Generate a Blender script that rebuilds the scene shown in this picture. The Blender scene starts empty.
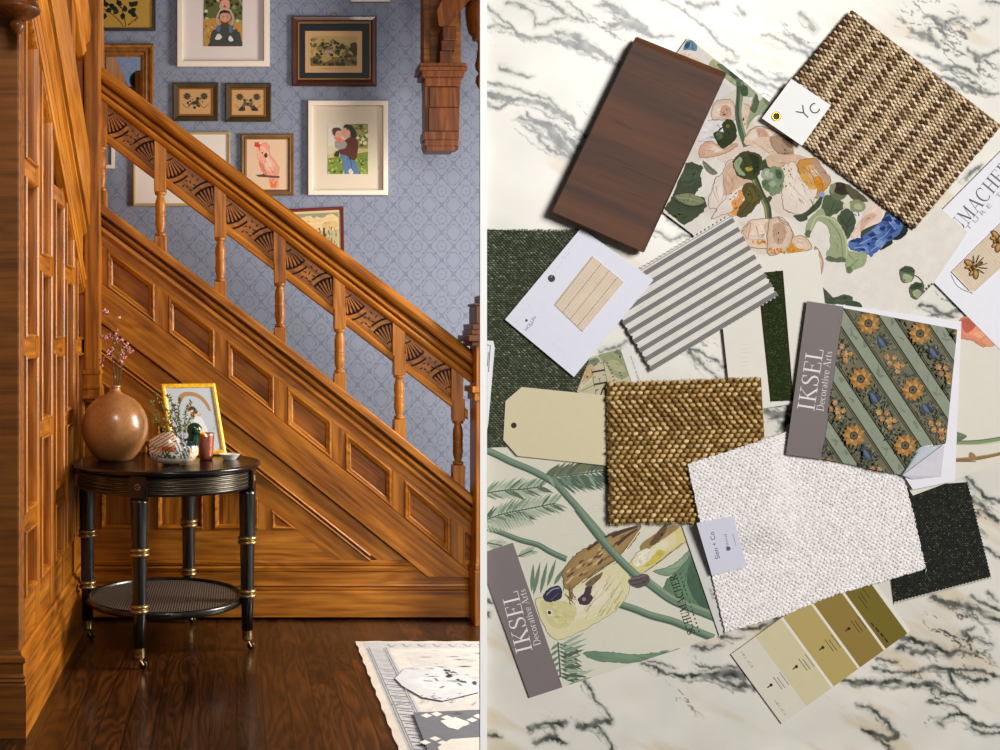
import bpy, bmesh, math, random
from mathutils import Vector, Matrix, noise as mn
random.seed(7)
SC = bpy.context.scene
COL = SC.collection
F, U0, V0, H = 1070.0, 237.0, 345.0, 1.15      # focal length in px, vanishing point, eye height

def P(u, v, Y):
    return Vector(((u - U0) * Y / F, Y, H - (v - V0) * Y / F))

def lin(c):
    r = []
    for x in c[:3]:
        x = x / 255.0
        r.append(x / 12.92 if x <= 0.04045 else ((x + 0.055) / 1.055) ** 2.4)
    return tuple(r)

# ------------------------------------------------------------------ mesh builder
class MB:
    def __init__(s):
        s.v, s.f, s.c, s.m, s.s = [], [], [], [], []

    def add(s, pts, faces, col=(255, 255, 255), mi=0, smooth=False):
        b = len(s.v)
        s.v.extend([tuple(p) for p in pts])
        lc = lin(col)
        for f in faces:
            s.f.append(tuple(b + i for i in f))
            s.c.append(lc); s.m.append(mi); s.s.append(smooth)

    def poly(s, pts, col=(255, 255, 255), mi=0):
        s.add(pts, [tuple(range(len(pts)))], col, mi)

    def box(s, x0, x1, y0, y1, z0, z1, col=(255, 255, 255), mi=0, bev=0.0):
        if bev <= 0:
            p = [(x, y, z) for x in (x0, x1) for y in (y0, y1) for z in (z0, z1)]
            s.add(p, [(0, 1, 3, 2), (4, 6, 7, 5), (0, 4, 5, 1), (2, 3, 7, 6), (0, 2, 6, 4), (1, 5, 7, 3)], col, mi)
        else:
            bm = bmesh.new()
            bmesh.ops.create_cube(bm, size=1)
            for q in bm.verts:
                q.co = Vector(((x0 + x1) / 2 + q.co.x * (x1 - x0), (y0 + y1) / 2 + q.co.y * (y1 - y0), (z0 + z1) / 2 + q.co.z * (z1 - z0)))
            bmesh.ops.bevel(bm, geom=list(bm.edges), offset=bev, segments=2, affect='EDGES', profile=0.6)
            s.bm(bm, col, mi)

    def bm(s, bm, col=(255, 255, 255), mi=0, smooth=False):
        bm.verts.index_update()
        s.add([q.co.copy() for q in bm.verts], [tuple(q.index for q in f.verts) for f in bm.faces], col, mi, smooth)
        bm.free()

    def grid(s, rows, col=(255, 255, 255), mi=0, smooth=True, close_u=False, close_v=False):
        n, m = len(rows), len(rows[0])
        pts = [p for r in rows for p in r]
        fs = []
        for i in range(n if close_v else n - 1):
            for j in range(m if close_u else m - 1):
                fs.append((i * m + j, i * m + (j + 1) % m, ((i + 1) % n) * m + (j + 1) % m, ((i + 1) % n) * m + j))
        s.add(pts, fs, col, mi, smooth)

    def lathe(s, prof, o, n=28, axis='z', col=(255, 255, 255), mi=0, smooth=True, cap=True):
        """prof: list of (radius, height) from the origin o along the axis"""
        rows = []
        for r, h in prof:
            row = []
            for k in range(n):
                a = 2 * math.pi * k / n
                if axis == 'z':
                    row.append((o[0] + r * math.cos(a), o[1] + r * math.sin(a), o[2] + h))
                elif axis == 'y':
                    row.append((o[0] + r * math.cos(a), o[1] + h, o[2] + r * math.sin(a)))
                else:
                    row.append((o[0] + h, o[1] + r * math.cos(a), o[2] + r * math.sin(a)))
            rows.append(row)
        s.grid(rows, col, mi, smooth, close_u=True)
        if cap:
            if prof[0][0] > 1e-5: s.add(rows[0], [tuple(range(n))[::-1]], col, mi)
            if prof[-1][0] > 1e-5: s.add(rows[-1], [tuple(range(n))], col, mi)

    def tube(s, pts, rad, n=8, col=(255, 255, 255), mi=0, cap=True):
        pts = [Vector(p) for p in pts]
        if not isinstance(rad, (list, tuple)): rad = [rad] * len(pts)
        rows = []
        up = Vector((0.13, 0.21, 0.97))
        for i, p in enumerate(pts):
            d = (pts[min(i + 1, len(pts) - 1)] - pts[max(i - 1, 0)]).normalized()
            a = d.cross(up)
            if a.length < 1e-3: a = d.cross(Vector((1, 0, 0)))
            a.normalize(); b = d.cross(a).normalized()
            rows.append([p + (a * math.cos(2 * math.pi * k / n) + b * math.sin(2 * math.pi * k / n)) * rad[i] for k in range(n)])
        s.grid(rows, col, mi, True, close_u=True)
        if cap:
            s.add(rows[0], [tuple(range(n))], col, mi); s.add(rows[-1], [tuple(range(n))[::-1]], col, mi)

    def prism(s, front, back, col=(255, 255, 255), mi=0):
        """two matching outlines joined into a solid"""
        n = len(front)
        s.add(list(front) + list(back), [tuple(range(n)), tuple(range(2 * n - 1, n - 1, -1))] +
              [(i, n + i, n + (i + 1) % n, (i + 1) % n) for i in range(n)], col, mi)

    def build(s, name, mats, parent=None, recalc=True, bevel=0.0):
        if not isinstance(mats, (list, tuple)): mats = [mats]
        me = bpy.data.meshes.new(name)
        off = Vector((0, 0, 0))
        if parent is not None:
            q = parent
            while q is not None:
                off += q.location; q = q.parent
        me.from_pydata([(p[0] - off[0], p[1] - off[1], p[2] - off[2]) for p in s.v], [], s.f)
        for m in mats: me.materials.append(m)
        me.polygons.foreach_set('material_index', s.m)
        me.polygons.foreach_set('use_smooth', s.s)
        at = me.color_attributes.new('Col', 'FLOAT_COLOR', 'CORNER')
        arr = []
        for f, c in zip(s.f, s.c):
            arr.extend((c[0], c[1], c[2], 1.0) * len(f))
        at.data.foreach_set('color', arr)
        me.update()
        if recalc or bevel:
            bm = bmesh.new(); bm.from_mesh(me)
            if recalc: bmesh.ops.recalc_face_normals(bm, faces=bm.faces)
            bm.to_mesh(me); bm.free()
        o = bpy.data.objects.new(name, me)
        COL.objects.link(o)
        if parent is not None: o.parent = parent
        if bevel:
            md = o.modifiers.new('edge', 'BEVEL'); md.width = bevel; md.segments = 2; md.limit_method = 'ANGLE'
        return o

def tag(o, label=None, cat=None, group=None, kind=None):
    if label: o['label'] = label
    if cat: o['category'] = cat
    if group: o['group'] = group
    if kind: o['kind'] = kind
    return o

def thing(name, label, cat, loc=(0, 0, 0), group=None):
    o = bpy.data.objects.new(name, None)
    o.empty_display_size = 0.05
    COL.objects.link(o); o.location = loc
    return tag(o, label, cat, group)

def copy_tree(o, parent=None):
    c = o.copy(); COL.objects.link(c)
    if parent is not None: c.parent = parent
    for ch in list(o.children): copy_tree(ch, c)
    return c

# ------------------------------------------------------------------ materials
class NT:
    def __init__(s, name):
        s.m = bpy.data.materials.new(name); s.m.use_nodes = True
        s.t = s.m.node_tree; s.n = s.t.nodes
        s.b = s.n['Principled BSDF']
    def node(s, typ, **kw):
        x = s.n.new(typ)
        for k, v in kw.items(): setattr(x, k, v)
        return x
    def link(s, a, b): s.t.links.new(a, b)
    def setin(s, sock, v):
        if hasattr(v, 'is_linked'): s.link(v, sock)
        else: sock.default_value = v
    def math(s, op, a, b=0.0, c=0.0):
        x = s.node('ShaderNodeMath', operation=op)
        s.setin(x.inputs[0], a); s.setin(x.inputs[1], b); s.setin(x.inputs[2], c)
        return x.outputs[0]
    def dot(s, v, d):
        x = s.node('ShaderNodeVectorMath', operation='DOT_PRODUCT')
        s.link(v, x.inputs[0]); x.inputs[1].default_value = d
        return x.outputs['Value']
    def comb(s, a, b, c):
        x = s.node('ShaderNodeCombineXYZ')
        for i, q in enumerate((a, b, c)): s.setin(x.inputs[i], q)
        return x.outputs[0]
    def noise(s, vec, scale=1.0, detail=3.0, rough=0.5, dist=0.0):
        x = s.node('ShaderNodeTexNoise')
        s.link(vec, x.inputs['Vector'])
        x.inputs['Scale'].default_value = scale; x.inputs['Detail'].default_value = detail
        x.inputs['Roughness'].default_value = rough; x.inputs['Distortion'].default_value = dist
        return x.outputs['Fac']
    def ramp(s, fac, stops):
        x = s.node('ShaderNodeValToRGB')
        cr = x.color_ramp
        while len(cr.elements) < len(stops): cr.elements.new(0.5)
        for e, (p, c) in zip(cr.elements, stops):
            e.position = p; e.color = tuple(lin(c)) + (1,)
        s.setin(x.inputs[0], fac)
        return x.outputs[0]
    def mix(s, fac, a, b, mode='MIX'):
        x = s.node('ShaderNodeMix', data_type='RGBA', blend_type=mode)
        s.setin(x.inputs[0], fac)
        for sock, v in ((x.inputs[6], a), (x.inputs[7], b)):
            if hasattr(v, 'is_linked'): s.link(v, sock)
            else: sock.default_value = tuple(lin(v)) + (1,)
        return x.outputs[2]
    def smooth(s, v, lo, hi):
        x = s.node('ShaderNodeMapRange', interpolation_type='SMOOTHSTEP')
        s.setin(x.inputs[0], v); x.inputs[1].default_value = lo; x.inputs[2].default_value = hi
        return x.outputs[0]
    def bump(s, h, strength, dist=0.002):
        x = s.node('ShaderNodeBump')
        s.link(h, x.inputs['Height']); x.inputs['Strength'].default_value = strength; x.inputs['Distance'].default_value = dist
        s.link(x.outputs[0], s.b.inputs['Normal'])
    def coords(s):
        return s.node('ShaderNodeTexCoord').outputs['Object']

def principled(m, rough=0.5, metal=0.0, coat=0.0, spec=0.5, sheen=0.0, coat_rough=0.05):
    b = m.b
    b.inputs['Roughness'].default_value = rough; b.inputs['Metallic'].default_value = metal
    b.inputs['Coat Weight'].default_value = coat; b.inputs['Coat Roughness'].default_value = coat_rough
    b.inputs['Specular IOR Level'].default_value = spec
    b.inputs['Sheen Weight'].default_value = sheen

def wood(name, d, dark, mid, light, rough=0.40, coat=0.05, streak=1.0, bigw=0.30):
    m = NT(name); principled(m, rough, coat=coat, coat_rough=0.2, spec=0.32)
    d = Vector(d).normalized()
    p1 = d.cross(Vector((0.3, 0.9, 0.31))).normalized(); p2 = d.cross(p1).normalized()
    co = m.coords()
    rnd = m.node('ShaderNodeObjectInfo').outputs['Random']
    a = m.math('ADD', m.dot(co, d), m.math('MULTIPLY', rnd, 7.0)); b = m.dot(co, p1); c = m.dot(co, p2)
    def vec(sa, sb): return m.comb(m.math('MULTIPLY', a, sa), m.math('MULTIPLY', b, sb), m.math('MULTIPLY', c, sb))
    n1 = m.noise(vec(2.5, 60), 1, 5, 0.6)
    n2 = m.noise(vec(0.9, 6), 1, 2, 0.5, 0.4)
    ring = m.math('MULTIPLY_ADD', m.math('SINE', m.math('MULTIPLY', n2, 70.0)), 0.5, 0.5)
    n3 = m.noise(vec(14, 420), 1, 2, 0.5)
    big = m.noise(co, 3.0, 2, 0.5)
    t = m.math('ADD', m.math('MULTIPLY', n1, 0.62 * streak), m.math('MULTIPLY', ring, 0.10 * streak))
    t = m.math('ADD', t, m.math('ADD', m.math('MULTIPLY', big, bigw), (0.30 - bigw) * 0.5))
    t = m.math('ADD', t, m.math('MULTIPLY', m.math('SUBTRACT', rnd, 0.5), 0.10))
    col = m.ramp(t, [(0.28, dark), (0.52, mid), (0.78, light)])
    fleck = m.smooth(n3, 0.62, 0.72)
    col = m.mix(m.math('MULTIPLY', fleck, 0.45), col, dark)
    m.link(col, m.b.inputs['Base Color'])
    m.bump(m.math('ADD', n1, m.math('MULTIPLY', fleck, -0.6)), 0.18, 0.0012)
    return m.m

def vcol(name, rough=0.8, coat=0.0, spec=0.3, grain=0.0, gscale=900.0, sheen=0.0, mottle=0.0, mscale=30.0, coat_rough=0.05, metal=0.0):
    """pigment colour per face (prints, paints, yarns)"""
    m = NT(name); principled(m, rough, metal, coat, spec, sheen, coat_rough)
    at = m.node('ShaderNodeVertexColor', layer_name='Col')
    col = at.outputs[0]
    co = m.coords()
    if mottle:
        n = m.noise(co, mscale, 5, 0.65)
        k = m.math('MULTIPLY_ADD', n, 2 * mottle, 1 - mottle)
        g = m.node('ShaderNodeCombineColor')
        for i in range(3): m.link(k, g.inputs[i])
        col = m.mix(1.0, col, g.outputs[0], 'MULTIPLY')
    m.link(col, m.b.inputs['Base Color'])
    if grain: m.bump(m.noise(co, gscale, 2, 0.6), grain, 0.0006)
    return m.m

def plain(name, col, rough=0.5, metal=0.0, coat=0.0, bump=0.0, bscale=300.0, spec=0.5, var=0.0, vscale=8.0):
    m = NT(name); principled(m, rough, metal, coat, spec)
    if var:
        n = m.noise(m.coords(), vscale, 4, 0.6)
        d = tuple(x * (1 - var) for x in col); l = tuple(min(255, x * (1 + var)) for x in col)
        m.link(m.ramp(n, [(0.3, d), (0.7, l)]), m.b.inputs['Base Color'])
    else:
        m.b.inputs['Base Color'].default_value = tuple(lin(col)) + (1,)
    if bump: m.bump(m.noise(m.coords(), bscale, 3, 0.6), bump, 0.001)
    return m.m

SLOPE = (0.792, 0, -0.61)
OD, OM, OL = (74, 36, 3), (158, 94, 20), (202, 136, 46)
M = {}
M['oak_v'] = wood('oak_upright_grain', (0, 0, 1), OD, OM, OL)
M['oak_h'] = wood('oak_level_grain', (1, 0, 0), OD, OM, OL)
M['oak_y'] = wood('oak_receding_grain', (0, 1, 0), OD, OM, OL)
M['oak_s'] = wood('oak_sloping_grain', SLOPE, OD, OM, OL)
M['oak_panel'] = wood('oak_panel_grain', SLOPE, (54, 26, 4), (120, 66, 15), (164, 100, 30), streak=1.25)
M['oak_sy'] = wood('oak_receding_slope_grain', (0, 0.81, -0.585), OD, OM, OL)
M['oak_dark_and_shaded'] = wood('oak_dark_and_shaded_level_grain', (1, 0, 0), (62, 34, 8), (118, 68, 17), (146, 90, 30), rough=0.55, coat=0.0)  # dark oak; on the wall end and its skirting it paints in their shade
M['mahog'] = wood('red_brown_upright_grain', (0, 0, 1), (40, 18, 3), (92, 46, 9), (128, 70, 18))
M['groove_dark'] = plain('dark_brown_groove', (44, 20, 8), 0.7, spec=0.2)  # flat dark brown for the carved grooves and fan grounds
M['paper'] = vcol('printed_paper', 0.55, spec=0.3, mottle=0.045, mscale=120)
M['gloss'] = vcol('glazed_print', 0.5, spec=0.25, mottle=0.10, mscale=160)
M['cloth'] = vcol('printed_cloth', 0.9, spec=0.15, grain=0.35, gscale=1500, mottle=0.16, mscale=75)
M['yarn'] = vcol('yarn', 0.85, spec=0.2, mottle=0.22, mscale=260)
M['lining'] = vcol('plain_paint', 0.5)
M['porcelain'] = vcol('glazed_ceramic', 0.22, coat=0.5, coat_rough=0.06)
M['foliage'] = vcol('dry_foliage', 0.8, spec=0.2)
M['rug'] = vcol('worn_rug_pile', 0.95, spec=0.1, grain=0.6, gscale=500, mottle=0.22, mscale=22, sheen=0.0)
M['swatchwood'] = wood('walnut_stained_sample_grain', (math.cos(0.39), 0, -math.sin(0.39)), (48, 22, 3), (90, 47, 11), (114, 66, 22), rough=0.6, coat=0.0, streak=0.9, bigw=0.06)
M['black'] = plain('black_lacquer', (14, 15, 17), 0.28, coat=0.35, spec=0.5)
M['brass'] = plain('worn_brass', (150, 128, 88), 0.34, 0.9, var=0.25, vscale=60)
M['whitepaint'] = plain('white_gloss_paint', (252, 252, 250), 0.45)
M['frame_white'] = plain('white_frame_paint', (228, 216, 204), 0.5)
# ================================================================== HALL: the setting
YS, YW = 4.5, 5.6                    # stair side, wallpapered wall
# floor
def floor_mat():
    m = NT('dark_stained_floorboards'); principled(m, 0.3, coat=0.25, coat_rough=0.16)
    co = m.coords()
    sep = m.node('ShaderNodeSeparateXYZ'); m.link(co, sep.inputs[0])
    x, y = sep.outputs[0], sep.outputs[1]
    xs = m.math('DIVIDE', x, 0.083)
    i = m.math('FLOOR', xs); fx = m.math('FRACT', xs)
    w = m.node('ShaderNodeTexWhiteNoise', noise_dimensions='1D'); m.link(i, w.inputs['W'])
    ys = m.math('DIVIDE', m.math('ADD', y, m.math('MULTIPLY', w.outputs[0], 5.0)), 0.95)
    j = m.math('FLOOR', ys); fy = m.math('FRACT', ys)
    w2 = m.node('ShaderNodeTexWhiteNoise', noise_dimensions='2D'); m.link(m.comb(i, j, 0), w2.inputs['Vector'])
    r = w2.outputs['Value']
    n2 = m.noise(m.comb(m.math('MULTIPLY', x, 9.0), m.math('ADD', m.math('MULTIPLY', y, 1.1), m.math('MULTIPLY', r, 40)), r), 1, 2, 0.5, 0.6)
    ring = m.math('MULTIPLY_ADD', m.math('SINE', m.math('MULTIPLY', n2, 95.0)), 0.5, 0.5)
    n1 = m.noise(m.comb(m.math('MULTIPLY', x, 130.0), m.math('MULTIPLY', y, 4.0), m.math('MULTIPLY', r, 9)), 1, 4, 0.6)
    t = m.math('ADD', m.math('MULTIPLY', n1, 0.5), m.math('MULTIPLY', ring, 0.22))
    t = m.math('ADD', t, m.math('MULTIPLY', m.math('SUBTRACT', r, 0.5), 0.22))
    col = m.ramp(m.math('ADD', t, 0.1), [(0.25, (22, 10, 3)), (0.5, (56, 30, 10)), (0.8, (96, 56, 20))])
    gap = m.math('MAXIMUM', m.math('GREATER_THAN', m.math('ABSOLUTE', m.math('SUBTRACT', fx, 0.5)), 0.476),
                 m.math('GREATER_THAN', m.math('ABSOLUTE', m.math('SUBTRACT', fy, 0.5)), 0.4985))
    col = m.mix(m.math('MULTIPLY', gap, 0.9), col, (6, 3, 2))
    m.link(col, m.b.inputs['Base Color'])
    m.bump(m.math('SUBTRACT', m.math('MULTIPLY', n1, 0.5), gap), 0.25, 0.001)
    return m.m
b = MB(); b.box(-3.2, 4.2, -1.6, YW + 0.1, -0.05, 0.0)
tag(b.build('floor', floor_mat()), kind='structure')

# wallpaper: pale blue damask of rosettes in ogee trellis
def wallpaper():
    m = NT('blue_damask_wallpaper'); principled(m, 0.75, spec=0.25)
    co = m.coords()
    sep = m.node('ShaderNodeSeparateXYZ'); m.link(co, sep.inputs[0])
    x, z = sep.outputs[0], sep.outputs[2]
    T = 0.126
    def cell(ox, oz):
        fx = m.math('SUBTRACT', m.math('FRACT', m.math('ADD', m.math('DIVIDE', x, T), ox)), 0.5)
        fz = m.math('SUBTRACT', m.math('FRACT', m.math('ADD', m.math('DIVIDE', z, T * 1.15), oz)), 0.5)
        return m.math('ABSOLUTE', fx), m.math('ABSOLUTE', fz), m.math('SQRT', m.math('ADD', m.math('MULTIPLY', fx, fx), m.math('MULTIPLY', fz, fz))), fx, fz
    wob = m.math('MULTIPLY', m.math('SUBTRACT', m.noise(co, 70, 2, 0.5), 0.5), 0.12)
    ax, az, r1, fx1, fz1 = cell(0, 0)
    bx, bz, r2, fx2, fz2 = cell(0.5, 0.5)
    def band(v, c, w):
        return m.math('SUBTRACT', 1.0, m.smooth(m.math('ABSOLUTE', m.math('SUBTRACT', m.math('ADD', v, wob), c)), w * 0.6, w))
    ang1 = m.math('ARCTAN2', fz1, fx1)
    pet = m.math('MULTIPLY', m.math('COSINE', m.math('MULTIPLY', ang1, 8.0)), 0.025)
    ring1 = band(m.math('ADD', r1, pet), 0.19, 0.026)
    ring2 = band(m.math('ADD', r2, pet), 0.27, 0.022)
    ogee = band(m.math('ADD', m.math('COSINE', m.math('MULTIPLY', fx1, 6.2832)), m.math('COSINE', m.math('MULTIPLY', fz1, 6.2832))), 0.0, 0.16)
    cx = m.math('ABSOLUTE', m.math('SUBTRACT', ax, 0.25)); cz = m.math('ABSOLUTE', m.math('SUBTRACT', az, 0.25))
    d3 = m.math('SQRT', m.math('ADD', m.math('MULTIPLY', cx, cx), m.math('MULTIPLY', cz, cz)))
    ang3 = m.math('ARCTAN2', cz, cx)
    dots = m.math('SUBTRACT', 1.0, m.smooth(m.math('ADD', m.math('ADD', d3, wob), m.math('MULTIPLY', m.math('COSINE', m.math('MULTIPLY', ang3, 6)), 0.012)), 0.05, 0.065))
    core = m.math('SUBTRACT', 1.0, m.smooth(m.math('ADD', r1, wob), 0.03, 0.045))
    ex = m.math('SQRT', m.math('ADD', m.math('MULTIPLY', m.math('SUBTRACT', ax, 0.5), m.math('SUBTRACT', ax, 0.5)), m.math('MULTIPLY', az, az)))
    d4 = m.math('SUBTRACT', 1.0, m.smooth(m.math('ADD', ex, wob), 0.055, 0.07))
    pat = m.math('MAXIMUM', m.math('MAXIMUM', m.math('MAXIMUM', ring1, ring2), m.math('MAXIMUM', ogee, dots)), m.math('MAXIMUM', core, d4))
    worn = m.math('MULTIPLY_ADD', m.noise(co, 40, 3, 0.6), 1.2, 0.1)
    col = m.mix(m.math('MULTIPLY', pat, worn), (129, 137, 158), (102, 111, 137))
    m.link(col, m.b.inputs['Base Color'])
    return m.m
WP = wallpaper()
b = MB(); b.box(-3.2, 4.2, YW, YW + 0.08, 0.0, 4.2)
tag(b.build('wall_back', WP), kind='structure')

# ---- panel helpers: a ring of moulding round an opening, profile = (inset, depth) pairs
def inset(poly, w):
    n = len(poly); out = []
    area = sum(poly[i][0] * poly[(i + 1) % n][1] - poly[(i + 1) % n][0] * poly[i][1] for i in range(n))
    sg = 1 if area > 0 else -1
    for i in range(n):
        p0, p1, p2 = poly[i - 1], poly[i], poly[(i + 1) % n]
        d1 = (p1[0] - p0[0], p1[1] - p0[1]); d2 = (p2[0] - p1[0], p2[1] - p1[1])
        l1 = math.hypot(*d1) or 1e-9; l2 = math.hypot(*d2) or 1e-9
        n1 = (-d1[1] / l1 * sg, d1[0] / l1 * sg); n2 = (-d2[1] / l2 * sg, d2[0] / l2 * sg)
        k = 1 + n1[0] * n2[0] + n1[1] * n2[1]
        k = max(k, 0.25)
        out.append((p1[0] + (n1[0] + n2[0]) * w / k, p1[1] + (n1[1] + n2[1]) * w / k))
    return out

def ringed(mb, poly, prof, place, field_mi=1, ring_mi=0):
    """poly in a plane's own coordinates; place(a, b, depth) -> 3D"""
    rows = []
    for w, d in prof:
        rows.append([place(a, c, d) for a, c in inset(poly, w)])
    mb.grid(rows, mi=ring_mi, smooth=False, close_u=True)
    mb.add(rows[-1], [tuple(range(len(poly)))], mi=field_mi)

# ---- left wall of oak panelling (plane x = XL, facing +x)
XL = -0.642
def pl(y, z, d): return (XL + d, y, z)
def L1(y): return 2.176 - 0.715 * (y - 3.357)
b = MB()
b.box(-0.80, XL - 0.045, 3.16, 5.55, 0.0, 2.78)                              # core
cols = [(3.225, 3.418, 0), (3.487, 3.672, 1), (3.752, 3.935, 0), (3.996, 4.166, 1), (4.262, 4.445, 0)]
edges = [3.157] + [e for c in cols for e in c[:2]] + [4.56]
for k in range(0, len(edges), 2):                                            # stiles
    b.box(XL - 0.046, XL, edges[k], edges[k + 1], 0.2, 2.75, mi=0)
rails0 = [(0.2, 0.388), (0.587, 0.640), (1.118, 1.172), (1.660, 1.715)]
rails1 = [(0.2, 0.388), (0.850, 0.902), (1.392, 1.445)]
PR = [(0.0, -0.001), (0.0, 0.007), (0.005, 0.010), (0.010, 0.006), (0.013, -0.004), (0.015, -0.026), (0.024, -0.034), (0.026, -0.040)]
for y0, y1, k in cols:
    rs = rails1 if k else rails0
    for z0, z1 in rs: b.box(XL - 0.046, XL - 0.001, y0 - 0.002, y1 + 0.002, z0, z1, mi=1)
    for i in range(len(rs)):
        lo = rs[i][1]
        if i + 1 < len(rs): hi0 = hi1 = rs[i + 1][0]
        else: hi0, hi1 = L1(y0) - 0.035, L1(y1) - 0.035
        hi0, hi1 = min(hi0, L1(y0) - 0.035), min(hi1, L1(y1) - 0.035)
        if hi1 - lo < 0.09: continue
        ringed(b, [(y0, lo), (y1, lo), (y1, hi1), (y0, hi0)], PR, pl, 0, 0)
    b.box(XL - 0.046, XL - 0.0415, y0, y1, 0.2, 2.7, mi=0)
wl = b.build('wall_left', [M['oak_v'], M['oak_y']], bevel=0.0)
tag(wl, kind='structure')
# sloping boards of the flight that climbs towards us
b = MB()
def slope_board(z0, z1, prof, y0=3.16, y1=4.53, mi=0, clampy=None):
    pts0 = [pl(y0, L1(y0) + a, d) for a, d in prof]; pts1 = [pl(y1, L1(y1) + a, d) for a, d in prof]
    b.grid([pts0, pts1], mi=mi, smooth=False, close_u=True)
    b.add(pts0, [tuple(range(len(prof)))], mi=mi); b.add(pts1, [tuple(range(len(prof)))], mi=mi)
slope_board(0, 0, [(-0.035, -0.02), (-0.035, 0.012), (-0.022, 0.018), (-0.014, 0.016), (-0.012, -0.012), (-0.004, -0.012), (-0.002, 0.016), (0.012, 0.020), (0.02, 0.006), (0.10, 0.006), (0.104, -0.008), (0.11, -0.008), (0.114, 0.006), (0.186, 0.006), (0.194, 0.02), (0.206, 0.022), (0.212, 0.008), (0.214, -0.02)])
slope_board(0, 0, [(0.229, -0.02), (0.229, 0.030), (0.236, 0.034), (0.53, 0.034), (0.538, 0.028), (0.538, -0.02)])
slope_board(0, 0, [(0.547, -0.02), (0.547, 0.014), (0.556, 0.022), (0.564, 0.020), (0.566, -0.010), (0.573, -0.010), (0.575, 0.024), (0.59, 0.024), (0.594, 0.0), (0.62, 0.0), (0.64, -0.02)])
slope_board(0, 0, [(0.93, -0.02), (0.93, 0.006), (0.95, 0.02), (0.97, 0.012), (0.99, 0.034), (1.06, 0.04), (1.07, -0.02)], y0=3.16, y1=4.53)
tag(b.build('trim_1', [M['oak_sy']]), kind='structure')
b = MB()                                                                     # end of the wall that faces us, its shade put into darker oak
b.box(-1.3, XL + 0.001, 3.15, 3.24, 0.2, 2.78, mi=0, bev=0.006)
tag(b.build('wall_front', [M['oak_dark_and_shaded']]), kind='structure')
# skirting round the left wall
b = MB()
SK = [(0.0, 0.026), (0.155, 0.026), (0.160, 0.020), (0.166, 0.024), (0.172, 0.019), (0.178, 0.023), (0.186, 0.016), (0.215, 0.016), (0.222, 0.024), (0.234, 0.022), (0.240, 0.010), (0.252, 0.006), (0.254, -0.02), (0.0, -0.02)]
b.grid([[(XL + d, 3.15 - d, z) for z, d in SK], [(XL + d, 4.53, z) for z, d in SK]], smooth=False, close_u=True)
tag(b.build('baseboard_left', [M['oak_y']]), kind='structure')
b = MB()
b.grid([[(-1.3, 3.15 - d, z) for z, d in SK], [(XL + d, 3.15 - d, z) for z, d in SK]], smooth=False, close_u=True)
tag(b.build('baseboard_front', [M['oak_dark_and_shaded']]), kind='structure')  # same skirting turned to face us, unlit look put into the colour
# corner post at the stair foot
YP = 4.42
b = MB()
x0, x1 = P(84, 0, YP).x, P(99.6, 0, YP).x
zt, zb = 2.85, P(0, 371, YP).z
b.box(x0, x1, YP, 4.56, zb, zt, bev=0.007)
z = lambda v: P(0, v, YP).z
b.box(x0 - 0.004, x1 + 0.004, YP - 0.006, 4.56, z(374.5), z(370), bev=0.003)
b.box(x0, x1, YP - 0.002, 4.56, z(386), z(374.5), bev=0.003)
b.box(x0 - 0.002, x1 + 0.002, YP - 0.006, 4.56, z(389), z(385), bev=0.003)
b.box(x0, x1, YP - 0.001, 4.56, z(396), z(389), bev=0.002)
b.box(x0 - 0.003, x1 + 0.004, YP - 0.010, 4.56, z(399), z(395.5), bev=0.003)
b.box(x0 + 0.004, x1 - 0.006, YP + 0.006, 4.56, z(402), z(399))
tag(b.build('trim_2', M['oak_v']), kind='structure')

# turned drop that hangs at the top left
nd = thing('newel_drop', 'turned wooden drop with a small onion tip hanging at the top left corner', 'newel drop', (P(17, 10, 3.08).x, 3.08, P(17, 37, 3.08).z))
b = MB(); o = nd.location; pxm = 3.08 / F
hp = lambda v: (37 - v) * pxm
b.lathe([(r * pxm, hp(v)) for r, v in ((7, 21), (9, 20), (15, 17), (20, 14), (23, 11.5), (23.5, 10), (22.5, 8.6), (21.5, 8), (21.8, 6.6), (20.5, 4), (18.5, 1.5), (18.5, 0), (20, -2), (20, -12))], o, 40)
b.box(o[0] - 0.055, o[0] + 0.055, 3.08 - 0.055, 3.13, o[2] + hp(-12), 2.9, bev=0.005)
b.build('bowl', M['mahog'], nd)
b = MB(); b.lathe([(0.2 * pxm, 0), (1.5 * pxm, hp(35.5)), (3.8 * pxm, hp(33)), (6.2 * pxm, hp(30)), (7.6 * pxm, hp(27)), (7.8 * pxm, hp(25)), (6.6 * pxm, hp(22.5)), (5.5 * pxm, hp(21.3)), (7, hp(20.5)) if False else (5.5 * pxm, hp(20)), ], o, 28)
b.build('onion_tip', M['mahog'], nd)

# upstairs landing wall and newel that the gilt mirror looks back at
b = MB(); b.box(-2.4, 1.2, 1.1, 1.18, 3.0, 4.6)
tag(b.build('wall_landing', WP), kind='structure')
ln = thing('landing_newel', 'dark ball-topped newel post on the landing, seen only in the gilt mirror', 'newel post', (-0.73, 3.38, 2.78))
b = MB(); b.lathe([(0.075, 0.0), (0.075, 0.16), (0.09, 0.17), (0.09, 0.19), (0.05, 0.205), (0.03, 0.23)], ln.location, 24); b.build('post', M['oak_dark_and_shaded'], ln)
b = MB(); b.lathe([(0.028, 0.23)] + [(0.055 * math.sin(math.pi * k / 14), 0.30 - 0.062 * math.cos(math.pi * k / 14)) for k in range(2, 15)], ln.location, 24); b.build('ball', M['black'], ln)

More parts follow.
